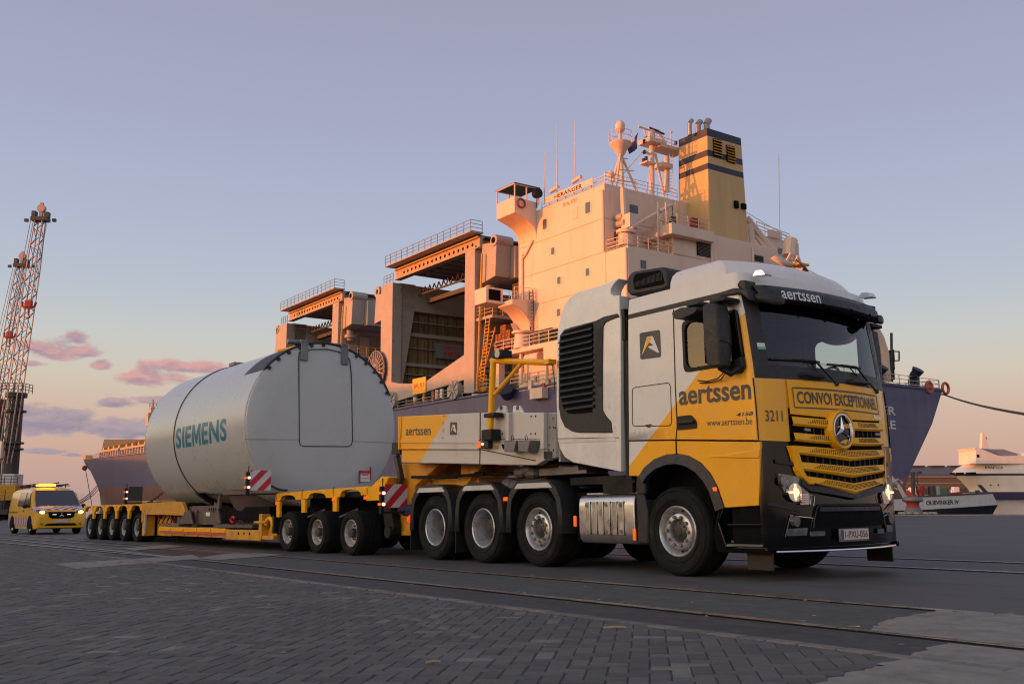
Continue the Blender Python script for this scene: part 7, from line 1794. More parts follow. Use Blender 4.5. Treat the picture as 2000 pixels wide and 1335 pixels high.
    x = XF+.03; y0, y1, z0, z1 = a[1], b_[1], a[2], b_[2]; t = .035
    m_.box((x, y0, z1-t*1.6), (x+.006, y1, z1)); m_.box((x, y0, z0), (x+.006, y0+t, z1)); m_.box((x, y1-t, z0+.08), (x+.006, y1, z1+.09)); pr_ = m_.build('notice_border', M_redp, nac)
    m_ = MB(); m_.box((x-.003, y0+t, z0+.04), (x+.002, y1-t, z1-t)); m_.build('notice_paper', M_wprint, pr_)
    m_ = MB()
    for k, (zz, ww) in enumerate(((.7, .7), (.62, .5), (.36, .6))): m_.box((x+.003, y0+(y1-y0)*(.5-ww/2), z0+(z1-z0)*zz), (x+.0045, y0+(y1-y0)*(.5+ww/2), z0+(z1-z0)*(zz+.05)))
    m_.build('notice_line', M_redp, pr_)['kind'] = 'stuff'
    return angle_of
angle_of = nacelle()
cradle = thing('transport_cradle', 'brown steel transport cradle bolted under the white nacelle section', 'cradle', R)
def cradle_():
    P = lambda px, py, y=-1.15: Ra(px, py, 1, y)
    a, b = P(347, 995), P(423, 1024)
    for sg in (1, -1):
        y = -1.15*sg
        m = MB(); m.box((P(345, 1020)[0], y, .50), (P(430, 1020)[0], y+.2*sg, .95)); m.build('side_beam', M_brown, cradle, bevel=.008)
        q = [P(362, 1022), P(374, 996), P(383, 996), P(389, 1022)]; m = MB(); m.prism([(p[0], p[2]) for p in q], 1, y-.16*sg, y-.12*sg); gp = m.build('gusset_plate', M_brown, cradle, bevel=.006)
        for x in (P(372, 1010)[0], P(379, 1010)[0]): m = MB(); m.prism([(0, .5), (.16, .5), (0, .85)], 0, 0, .03); m = MB(); m.box((x-.015, y-.16*sg, .5), (x+.015, y, .82)); m.build('gusset_web', M_brown, gp)
        q = [P(414, 990), P(433, 990), P(438, 1021), P(428, 1021), P(427, 996), P(414, 997)]; m = MB(); m.prism([(p[0], p[2]) for p in q], 1, y-.1*sg, y-.05*sg); vp = m.build('lug_plate', M_brown, cradle, bevel=.006)
        for k in range(4): p = P(417+k*4.2, 993.5); c = MB(); c.cyl((p[0], y-.106*sg, p[2]), (p[0], y-.1*sg, p[2]), .03, .03, 8); c.build('lug_hole', M_void, vp)
        m = MB(); p = P(432, 988); m.prism([(p[0]-.25, p[2]-.02), (p[0]-.2, p[2]+.1), (p[0]-.05, p[2]+.04), (p[0]+.05, p[2]+.25), (p[0]+.1, p[2]+.27), (p[0]+.12, p[2]-.05)], 1, y-.09*sg, y-.03*sg); m.build('lashing_lug', M_brown, cradle)
        m = MB(); p = P(405, 1003); m.box((p[0]-.18, y-.005*sg, p[2]-.05), (p[0]+.18, y, p[2]+.04)); pl = m.build('maker_plate', M_wprint, cradle)
        m = MB(); m.box((p[0]-.18, y-.008*sg, p[2]-.05), (p[0]-.08, y-.005*sg, p[2]+.04)); m.build('plate_mark', mat('green_print_b', (.05, .25, .18), .5), pl)
        for px in (341, 433): m = MB(); p = P(px, 1022); m.box((p[0]-.3, y, .445), (p[0]+.3, y+.35*sg, .53)); m.build('timber_packer', M_wood, cradle, bevel=.008)
    m = MB(); c = (-10.2, 0)
    m.lathe([(1.02, .5), (1.12, .5), (1.12, .60), (1.02, .66), (1.28, 1.16), (1.36, 1.18), (1.36, 1.26), (1.2, 1.3)], (c[0], 0, 0), 2, 48); m.build('adaptor_ring', M_brown, cradle, smooth=30)
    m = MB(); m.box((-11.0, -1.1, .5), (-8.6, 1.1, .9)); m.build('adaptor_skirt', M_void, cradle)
    m = MB(); m.box((-12.9, -1.2, .46), (-12.6, 1.2, .85)); m.box((-11.2, -1.3, .45), (-9.0, 1.3, .52)); m.build('cross_beam', M_brown, cradle)
cradle_()
def lashings():
    def chain(p0, p1, n, label, sag=.03):
        o = MB()
        for k in range(n):
            t = (k+.5)/n; p = Vector(p0).lerp(Vector(p1), t)-Vector((0, 0, sag*math.sin(PI*t))); d = (Vector(p1)-Vector(p0)).normalized(); a = d.orthogonal().normalized(); b_ = d.cross(a); w = a if k % 2 else b_; L_ = (Vector(p1)-Vector(p0)).length/n*.72
            o.tube([p+d*L_*math.cos(s)+w*.028*math.sin(s) for s in np.linspace(0, 2*PI, 9)[:-1]], .012, 4, closed=True)
        o = o.build('lashing_chain', M_chain, None); o.matrix_world = R.M(); return tag(o, label, 'chain', 'lashing chains on the load')
    chain(Ra(284, 984, 1, -1.15), Ra(318, 961, 1, -1.25), 12, 'short black lashing chain rising from the rear bogie to the nacelle')
    chain(Ra(529, 948, 1, -1.3), Ra(560, 957, 1, -1.2), 16, 'thin black chain running from the marker board down to the front dolly')
    c = chain(Ra(448, 1014, 1, -1.2), Ra(505, 1022, 1, -1.2), 16, 'slack dark chain lying over the front end of the loading bed')
    s = MB(); p = Ra(455, 1014, 1, -1.25); s.tube([(p[0]+.1*math.cos(t), -1.25, p[2]+.06*math.sin(t)) for t in np.linspace(.3, 5.6, 12)], .028, 6); o = s.build('shackle', M_redp, None); o.matrix_world = R.M(); tag(o, 'red shackle on the slack chain at the front of the loading bed', 'shackle')
lashings()
# ------------------------------------------------------------------ escort van
V = T.sub((-34.67, -1.78+.83, gz(-34.67, -1)+.0), math.radians(2.0))
van = thing('escort_van', 'yellow escort van with red and white stripes and an amber light bar on its roof', 'van', V)
def van_():
    m, nt, N, L, P = mat_base('van_livery'); X, Y, Z = coords(N, L)
    ay = mth(N, L, 'ABSOLUTE', Y)
    def step(a, op, b): return mth(N, L, 'GREATER_THAN' if op == '>' else 'LESS_THAN', a, b)
    def both(*q):
        r = q[0]
        for k in q[1:]: r = mth(N, L, 'MULTIPLY', r, k)
        return r
    side = both(step(ay, '>', .88), step(Z, '<', .68), step(Z, '>', .30), step(X, '<', -.35))
    fr1 = mth(N, L, 'FRACT', mth(N, L, 'DIVIDE', mth(N, L, 'ADD', mth(N, L, 'ADD', X, 50), mth(N, L, 'MULTIPLY', Z, .35)), .30))
    hood = both(step(X, '>', .22), step(X, '<', .86), step(Z, '>', .93))
    fr2 = mth(N, L, 'FRACT', mth(N, L, 'DIVIDE', mth(N, L, 'ADD', mth(N, L, 'ADD', mth(N, L, 'MULTIPLY', ay, .55), mth(N, L, 'MULTIPLY', X, .62)), 50), .16))
    blank = both(step(X, '>', .30), step(X, '<', .52), step(ay, '<', .50))
    red, wht, yel = (.42, .02, .03, 1), (.62, .6, .6, 1), (.80, .42, .012, 1)
    c = mixc(N, L, side, yel, mixc(N, L, step(fr1, '<', .5), red, wht)); c = mixc(N, L, hood, c, mixc(N, L, step(fr2, '<', .5), wht, red)); c = mixc(N, L, both(hood, blank), c, yel)
    L.new(c, P.inputs['Base Color']); P.inputs['Roughness'].default_value = .3; P.inputs['Coat Weight'].default_value = .6
    st = [(.94, .32, .78, .80), (.92, .26, .90, .90), (.80, .22, 1.0, .95), (.55, .22, 1.07, .955), (.30, .22, 1.13, .955), (-.05, .22, 1.40, .955), (-.45, .22, 1.74, .955), (-.75, .22, 1.86, .955), (-1.3, .22, 1.905, .955), (-2.6, .22, 1.905, .955), (-3.8, .22, 1.88, .95), (-4.12, .26, 1.80, .93), (-4.2, .4, 1.55, .88)]
    rows = []
    for x, zb, zt, hw in st:
        r = []
        for z, k in ((zb, .93), (.45, 1.0), (.80, 1.0), (1.02, .985), (1.45, .925), (1.70, .865), (1.82, .80)):
            zz = min(z, zt-.0) if z < zt-.12 else zt-.12*(1 if k > .9 else .7); zz = max(zb, min(z, zt-.1)); r.append((x, -hw*float(np.interp(zz, [.2, .45, .8, 1.02, 1.45, 1.7, 1.85], [.94, 1, 1, .985, .925, .865, .80])), zz))
        r.append((x, -hw*.70*(1 if zt > 1.2 else 1.2), zt-.03)); r.append((x, -hw*.4, zt))
        rows.append(r+[(a, -b, c) for a, b, c in r[::-1]])
    b = MB(); b.loft(rows, closed=True, caps=True); body = b.build('body', m, van, smooth=45)
    # wheels and arches
    t = MB(); t.lathe([(.21, .0), (.30, -.015), (.325, .02), (.335, .06), (.335, .16), (.32, .2), (.2, .2)], (0, 0, 0), 1, 32); w0 = t.build('wheel', M_tyre, None)
    r = MB(); r.lathe([(.215, .01), (.205, 0), (.19, .03), (.16, .06), (.06, .05), (.05, .03), (0, .03)], (0, 0, 0), 1, 28); r.build('rim', M_rim, w0)
    s = MB()
    for k in range(10): t_ = 2*PI*k/10; s.tube([(.05*math.cos(t_), .045, .05*math.sin(t_)), (.19*math.cos(t_), .02, .19*math.sin(t_))], .018, 5)
    s.build('rim_spoke', M_rim, w0)['kind'] = 'stuff'
    f = True
    for x in (0, -3.2):
        for sg in (-1, 1):
            put_wheel(w0, van, x, .93*sg, .335, sg > 0, f); f = False
            a = MB(); a.prism([(x+.41*math.cos(q), .335+.41*math.sin(q)) for q in np.linspace(-.25, PI+.25, 17)], 1, .945*sg, .958*sg); a.build('wheel_arch', M_void, van)
    # glass: windscreen, side windows
    def surf(x, z):      # half breadth
        return .955*float(np.interp(z, [.2, .45, .8, 1.02, 1.45, 1.7, 1.85], [.94, 1, 1, .985, .925, .865, .80]))
    g = MB(); g.loft([[(float(np.interp(z, [1.13, 1.40, 1.74, 1.8], [.30, -.05, -.45, -.58]))+.03, y*h, z) for y in np.linspace(-1, 1, 9)] for z, h in ((1.15, .84), (1.4, .80), (1.68, .74), (1.76, .72))]); 
    M_vg = mat('van_glass', (.02, .022, .025), .06, coat=1, var=.1); g.build('windscreen', M_vg, van, smooth=60)
    for sg in (1, -1):
        for nm, pts in (('front_window', [(-.15, 1.12), (-.5, 1.62), (-.62, 1.68), (-1.05, 1.68), (-1.05, 1.10)]), ('side_window', [(-1.2, 1.12), (-1.2, 1.70), (-2.35, 1.70), (-2.4, 1.14)])):
            g = MB(); v = [(x, -sg*(surf(x, z)+.035), z) for x, z in pts]; g.add(v, [tuple(range(len(v)))]); g.build(nm, M_vg, van, smooth=0)
        a, z = -.25, 1.12; k = MB(); k.ball((a, -sg*1.10, z), .13, 8, sq=(.6, .9, .7)); k.tube([(a, -sg*.93, z-.03), (a, -sg*1.1, z)], .03, 5); k.build('door_mirror', M_blackp, van)
        k = MB(); k.box((-1.25, -sg*.955, .92), (-1.08, -sg*.975, .96)); k.build('door_handle', M_blackp, van)
        k = MB(); k.box((-2.3, -sg*.96, .87), (-3.9, -sg*.967, .90)); k.build('sliding_rail', M_blackp, van)
        h = MB(); h.add([(.965, -sg*.50, .86), (.95, -sg*.80, .80), (.86, -sg*.93, .90), (.80, -sg*.93, .98), (.90, -sg*.62, .94)], [(0,1,2,3,4)]); hh = h.build('headlamp', M_lens, van, smooth=0, solid=.02)
        h = MB(); h.ball((.95, -sg*.72, .87), .085, 10, sq=(.5, 1.3, .8)); h.build('lamp_bulb', M_head, hh)
        h = MB(); h.ball((.96, -sg*.72, .42), .05, 8); h.build('fog_lamp', M_lens, van)
    # grille, star badge, plate, lower intake
    g = MB(); g.prism([(-.50, .88), (.50, .88), (.46, .68), (.34, .62), (-.34, .62), (-.46, .68)], 0, .90, .968); gr = g.build('grille', M_void, van)
    e = MB(); e.lathe([(.10, 0), (.095, .015), (.085, 0)], (.972, 0, .755), 0, 20)
    for k in range(3): t_ = PI/2+k*2*PI/3; e.tube([(.975, 0, .755), (.975, .09*math.cos(t_), .755+.09*math.sin(t_))], .012, 4)
    e.build('star_emblem', M_chrome, gr)
    for y in (-.27, .27): k = MB(); k.box((.965, y-.07, .765), (.98, y+.07, .785)); k.build('strobe_lamp', M_white_lamp, gr)
    p = MB(); p.box((.95, -.26, .46), (.985, .26, .57)); p.build('number_plate', mat('van_plate', (.5, .42, .42), .5), van)
    p = MB(); p.prism([(-.62, .34), (.62, .34), (.5, .43), (-.5, .43)], 0, .93, .962); p.build('lower_intake', M_void, van)
    # amber light bar, roof rack, person in a yellow-green vest
    l = MB(); l.box((-.95, -.62, 1.93), (-.7, .10, 2.03)); l.build('light_bar', lamp('light_bar_amber', (1, .30, .02), 6), van, bevel=.03)
    k = MB()
    for y in (-.6, .55): k.tube([(-.6, y, 2.02), (-3.9, y, 2.02)], .025, 5)
    for x in (-1.0, -2.2, -3.4):
        k.tube([(x, -.72, 1.97), (x, .72, 1.97)], .02, 5)
        for y in (-.6, .55): k.tube([(x, y, 1.88), (x, y, 2.02)], .02, 5)
    k.tube([(-.7, .2, 2.08), (-4.0, .5, 2.06)], .03, 5); k.build('roof_rack', M_blackp, van)
van_()
# ------------------------------------------------------------------ mobile harbour cranes
def wp(px, py, d):      # the point at depth d seen at a picture position
    a = (px-1000)/FPX; b = (667.5-py)/FPX; cp, sp = math.cos(PIT), math.sin(PIT)
    r = np.array([a, cp-b*sp, sp+b*cp]); return r/r[1]*d
M_crane = mat('salmon_grey_lattice_paint', (.50, .33, .28), .5, var=.15, vs_=1)
M_craned = mat('dark_crane_steel', (.05, .045, .045), .55, var=.2)
def crane(d, foot, top, label, wt):
    F0 = wp(*foot, d); zg = float(T.w((T.R.T@(np.array([F0[0], d, 0])-T.O))[:2].tolist()+[0])[2])
    c = thing('harbour_crane', label, 'crane', Frame([F0[0], d, zg], np.eye(3)), 'mobile harbour cranes at the left edge')
    O = np.array([F0[0], d, zg]); lo = lambda p: Vector((np.array(p)-O).tolist())
    a, b = lo(F0), lo(wp(*top, d)); ax = (b-a).normalized(); u = Vector((1, 0, 0)); u = (u-ax*u.dot(ax)).normalized(); w = ax.cross(u)
    Lh = (b-a).length; hw = wt
    ch = MB(); br = MB(); n = 26
    def width(t): return hw*(.75 if t < .1 else 1.0 if t < .8 else 1.0-(t-.8)*1.1)
    cor = lambda t, s, q: a+ax*Lh*t+u*s*width(t)+w*q*width(t)
    for s in (-1, 1):
        for q in (-1, 1):
            k = MB(); k.tube([cor(t, s, q) for t in (0, .1, .45, .8, 1)], .085, 6); k.build('boom_chord', M_crane, c)
    for i in range(n):
        t0, t1 = i/n, (i+1)/n; sg = 1 if i % 2 else -1
        for q in (-1, 1): br.tube([cor(t0, -sg, q), cor(t1, sg, q)], .045, 4); br.tube([cor(t0, q, -sg), cor(t1, q, sg)], .045, 4)
    br.build('boom_lacing', M_craned, c)['kind'] = 'stuff'
    h = MB(); h.box(b-Vector((1.05, .7, .3)), b+Vector((1.05, .7, .2))); h.box(b+Vector((-1.1, -.4, .2)), b+Vector((-.6, .4, 1.1))); h.box(b+Vector((.6, -.4, .2)), b+Vector((1.15, .4, .95))); h.build('boom_head', M_craned, c)
    s = MB(); s.box(b+Vector((-.15, -.2, .2)), b+Vector((.25, .2, 2.3))); s.cyl(b+Vector((.05, -.25, 1.5)), b+Vector((.05, .25, 1.5)), .55, .55, 16); s.build('head_sheave', M_crane, c)
    for q in (-1.9, 1.9): s = MB(); s.box(b+Vector((q-.22, -.2, -.35)), b+Vector((q+.22, .2, .05))); s.build('anemometer', M_craned, c)
    r = MB()
    hk = a.lerp(b, .62)+Vector((.85, -1.4, 0))
    for q in (-.5, .5, 1.0): r.tube([b+Vector((1.2+q*.3, -.9, .4)), hk+Vector((q*.5, 0, 1))], .03, 4)
    r.tube([b+Vector((-1.3, 0, 0)), a+Vector((-2.4, 0, 4))], .035, 4); r.tube([b+Vector((-1.1, .3, 0)), a+Vector((-1.9, 0, 4))], .035, 4); r.build('hoist_rope', M_craned, c)
    k = MB(); k.box(hk+Vector((-.4, -.3, .1)), hk+Vector((.4, .3, 1.0))); k.tube([hk+Vector((-.95, 0, .75)), hk+Vector((-.8, 0, .2)), hk+Vector((-.4, 0, 0)), hk+Vector((.4, 0, 0)), hk+Vector((.8, 0, .2)), hk+Vector((.95, 0, .75))], .17, 6); k.tube([hk, hk+Vector((0, 0, -.9))], .1, 6); k.tube([hk+Vector((0, 0, -.9)), hk+Vector((.25, 0, -1.2)), hk+Vector((-.1, 0, -1.5)), hk+Vector((-.3, 0, -1.2))], .08, 5); k.build('hook_block', M_red, c)
    return c, a, b, lo, zg
def cranes():
    c, a, b, lo, zg = crane(125, (10, 905), (79, 428), 'taller and nearer of the two lattice boom harbour cranes behind the van', .62)
    t = MB(); x = a.x-.1; t.cyl((x, 1.6, 3.5), (x, 1.6, 16.6), 1.05, .95, 18); t.cyl((x, 1.6, 16.2), (x, 1.6, 16.8), 1.35, 1.35, 16)
    for z in (9.2, 10.0, 14.2): t.cyl((x, 1.6, z), (x, 1.6, z+.25), 1.4, 1.4, 16)
    t.build('tower', M_craned, c)
    t = MB(); t.railing([(x-1.4, .2, 16.8), (x+1.4, .2, 16.8), (x+1.4, 3, 16.8)], 1.2, .9, .05); t.box((x-1.6, .1, 10.0), (x+1.6, .3, 10.3)); t.build('tower_platform', M_craned, c)
    t = MB(); p = lo(wp(18, 975, 125)); t.box((p.x-2, -1, 2.6), (p.x+1.2, 3, 4.6)); t.build('machinery_house', M_yellow_old, c, bevel=.05)
    t = MB(); t.box((p.x-.9, -.5, 4.6), (p.x+.6, 2, 6.0)); t.build('switch_cabin', M_white, c, bevel=.04)
    t = MB(); t.railing([(p.x-2, -1, 4.6), (p.x+1.4, -1, 4.6)], 1.1, .8, .04); t.build('house_railing', M_craned, c)
    t = MB(); t.cyl((p.x-1.0, -1.1, 8.0), (p.x-1.0, -1.1, 10.2), .28, .28, 10); t.build('exhaust_silencer', M_alu, c)
    t = MB(); t.box((-6, -2, 1.2), (p.x+.2, 4, 2.6)); t.box((-7, -4.5, .9), (3.2, -3.5, 1.5)); t.box((-7, 4, .9), (3, 5, 1.5)); t.box((2.6, -4.6, .0), (4.2, -3.2, .25)); t.tube([(3.2, -4, 1.4), (3.4, -4, .2)], .25, 8); t.ladder((1.0, -2.2, .2), (1.0, -2.0, 4), (.4, 0, 0), .35, .05); t.build('undercarriage', M_craned, c)
    for k in range(6):
        w = MB(); w.cyl((-5+k*1.4, -3.2, .6), (-5+k*1.4, -2.6, .6), .6, .6, 16); w.build('wheel', M_tyre, c)
    c2, a2, b2, lo2, zg2 = crane(150, (-25, 905), (42, 518), 'shorter and farther of the two lattice boom harbour cranes behind the van', .62)
    t = MB(); t.cyl((a2.x, 1.8, 2), (a2.x, 1.8, 19), 1.2, 1.1, 16); t.build('tower', M_craned, c2)
    t = MB(); t.box((-4, -2, 1), (4, 4, 5)); t.build('machinery_house', M_craned, c2)
cranes()
# ------------------------------------------------------------------ quay furniture, barge, ferry and the far bank
def bollard():
    P0 = wp(1784, 1000, 57); zt = T.R.T@(np.array([P0[0], 57, 0])-T.O); zg = T.w((zt[0], zt[1], gz(zt[0], zt[1])+.05))[2]
    b = thing('mooring_bollard', 'squat grey mooring bollard with a red neck on the quay edge beside the barge', 'bollard', Frame([P0[0], 57, zg], np.eye(3)))
    m = MB(); m.lathe([(0, .98), (.5, .98), (.58, .93), (.60, .80), (.55, .72), (.40, .68)], (0, 0, 0), 2, 24); m.build('cap', M_grey, b, smooth=40)
    m = MB(); m.lathe([(.40, .70), (.36, .6), (.36, .42), (.40, .36)], (0, 0, 0), 2, 24); m.build('neck', M_red, b, smooth=40)
    m = MB(); m.lathe([(.40, .38), (.46, .2), (.62, .06), (.66, 0), (0, 0)], (0, 0, 0), 2, 24); m.build('base', mat('grey_cast_iron', (.16, .15, .14), .7, dirt=(.2, .08, .04), dirt_amt=.3), b, smooth=40)
    m = MB()
    for k in range(9): m.ball((rng.uniform(-1.1, 1.1), rng.uniform(-.9, -.5), .05), .13, 6, sq=(1.4, 1, .6))
    o = m.build('rope_heap', M_rope, None, smooth=30); o.matrix_world = b.matrix_world; tag(o, 'loose pale rope lying round the foot of the bollard', 'rope')
    O = np.array([P0[0], 57, zg])
    q = lambda px, py, d: np.array(wp(px, py, d))
    for k, (p, lab) in enumerate((((1724, 905), 'upper of two thick pale ropes tied to the red necked bollard'), ((1718, 910), 'lower of two thick pale ropes tied to the red necked bollard'))):
        m = MB(); A = Vector(q(p[0], p[1], 66)); B = Vector(q(1754, 945+k*3, 60)); C = Vector(q(1772-k*4, 975, 57)); m.tube([A, A.lerp(B, .5)-Vector((0, 0, .12)), B, C], .085, 7)
        if k == 0: m.tube([B+Vector((.35*math.cos(t)*(.7+.3*math.sin(3*t)), .2*math.sin(2*t), .3*math.sin(t))) for t in np.linspace(0, 2*PI*.9, 16)], .075, 6)
        o = m.build('mooring_rope', M_rope, None); tag(o, lab, 'rope', 'mooring ropes of the cargo ship')
    m = MB(); m.tube([Vector(q(1772, 960, 57.5)), Vector(q(1787, 974, 56.7))], .14, 7); o = m.build('chafing_sleeve', M_red, None); tag(o, 'red sleeve on the rope above the bollard', 'rope sleeve')
    # mooring lines off the bow, far left
    for k, (a, b_) in enumerate((((197, 938), (100, 1000)), ((199, 940), (104, 1002)), ((200, 947), (96, 1001)))):
        A = Vector(S.at(*a, 1, -14)); A = Vector(S.w(A)); B = Vector(q(*b_, 125)); m = MB(); m.tube([A.lerp(B, t)-Vector((0, 0, 1.5*math.sin(PI*t))) for t in np.linspace(0, 1, 8)], .10, 5); o = m.build('mooring_rope', M_rope_d, None); tag(o, ('topmost', 'middle', 'lowest')[k]+' of three thin mooring lines slanting from the ship\'s bow behind the van', 'rope', 'mooring ropes of the cargo ship')
    A = Vector(S.w(S.at(166, 911, 1, -15))); B = Vector(S.w(S.at(182, 1000, 1, -14))); m = MB(); m.tube([A, B], .12, 5); o = m.build('anchor_line', M_rope_d, None); tag(o, 'line hanging almost straight down from the tip of the ship\'s bow', 'rope')
bollard()
def barge():
    d = 66; b = thing('tank_barge', 'low white and black barge lettered OLIEVINKER IV lying beyond the quay edge', 'barge', Frame([0, d, 0], np.eye(3)))
    q = lambda px, py: (lambda p: (p[0], p[2]))(wp(px, py, d))
    rows_t = [q(1690, 976), q(1740, 973), q(1800, 968.5), q(1880, 965), q(1951, 962)]; rows_b = [q(1690, 998), q(1740, 997), q(1800, 995), q(1880, 990), q(1962, 985.5)]
    M_bw = mat('barge_white', (.50, .48, .50), .5, dirt=(.3, .27, .25), dirt_amt=.15)
    m = MB(); m.loft([[(x, 0 if i < 4 else .9, z) for i, (x, z) in enumerate(rows_t)], [(x, 0 if i < 4 else .9, z) for i, (x, z) in enumerate(rows_b)]])
    e = rows_t[-1], rows_b[-1]; m.add([(e[0][0], .9, e[0][1]), (e[1][0], .9, e[1][1]), (e[1][0], 6, e[1][1]), (e[0][0], 6, e[0][1])], [(0,1,2,3)]); m.build('bulwark', M_bw, b, smooth=30)
    m = MB(); rc = [q(1690, 1060), q(1740, 1060), q(1800, 1060), q(1880, 1060), q(1925, 1060)]; m.loft([[(x, -.02 if i < 4 else .9, z) for i, (x, z) in enumerate(rows_b)], [(x, .1 if i < 4 else 1.2, z) for i, (x, z) in enumerate(rc)]])
    m.add([(rows_b[-1][0], .9, rows_b[-1][1]), (rc[-1][0], 1.2, rc[-1][1]), (rc[-1][0], 6, rc[-1][1]), (rows_b[-1][0], 6, rows_b[-1][1])], [(0,1,2,3)]); m.build('hull', M_gloss, b, smooth=30)
    m = MB(); m.add([(rows_t[0][0], .05, rows_t[0][1]-.15), (rows_t[-1][0], .95, rows_t[-1][1]-.15), (rows_t[-1][0], 6, rows_t[-1][1]-.15), (rows_t[0][0], 6, rows_t[0][1]-.15)], [(0,1,2,3)]); m.build('deck', M_shipdark, b, smooth=0)
    m = MB(); pt = [(x, -.03 if i < 4 else .87, z) for i, (x, z) in enumerate(rows_t)]; m.tube(pt, .05, 5); m.build('gunwale', M_shipdark, b)
    a, c = q(1809, 986), q(1873, 983.5); h = q(1809, 977.5)[1]-a[1]
    tv, tf = text_geo('OLIEVINKER IV', w=c[0]-a[0], h=h, bold=.02); s = (c[1]-a[1])/(c[0]-a[0])
    MB().add([(a[0]+u, -.015, a[1]+u*s+w) for u, w in tv], tf).build('lettering', M_void, b, smooth=0)
    def post(px, y0, y1, r, mt, nm, top=None):
        a, c = q(px, y0), q(px-1.5, y1); m = MB(); m.cyl((a[0], 2, a[1]), (c[0], 2, c[1]), r, r, 10)
        if top: m.cyl((c[0], 2, c[1]-.25), (c[0], 2, c[1]+.05), top, top, 12)
        return m.build(nm, mt, b)
    post(1808, 970, 920, .14, M_shipdark, 'deck_pole'); post(1823, 970, 950, .2, M_red, 'vent_pipe', .29); post(1846, 968, 948, .26, M_shipdark, 'hatch_trunk'); post(1856, 967, 948, .2, M_shipgrey, 'hatch_trunk')
    m = MB(); a = q(1806, 923); c = q(1820, 921); m.tube([(q(1790, 922)[0], 2, q(1790, 922)[1]), (c[0], 2, c[1])], .035, 4); m.box((c[0]-.1, 1.9, c[1]-.1), (c[0]+.12, 2.1, c[1]+.08)); m.tube([(q(1815, 921)[0], 2, q(1815, 921)[1]), (q(1816, 945)[0], 2, q(1816, 945)[1])], .025, 4); m.tube([(q(1808, 936)[0], 2, q(1808, 936)[1]), (q(1818, 938)[0], 2, q(1818, 938)[1])], .04, 4); m.build('pole_arm', M_shipdark, b)
    for px in (1938,): a = q(px, 960); m = MB(); m.box((a[0]-.12, 2, a[1]-.1), (a[0]+.12, 2.2, a[1]+.12)); m.build('deck_box', M_shipdark, b)
    a, c = q(1888, 965), q(1912, 963); m = MB(); m.tube([(a[0], 2.5, a[1]+.02), (c[0], 2.5, c[1]+.05)], .09, 6); m.build('red_pipe', M_red, b)
barge()
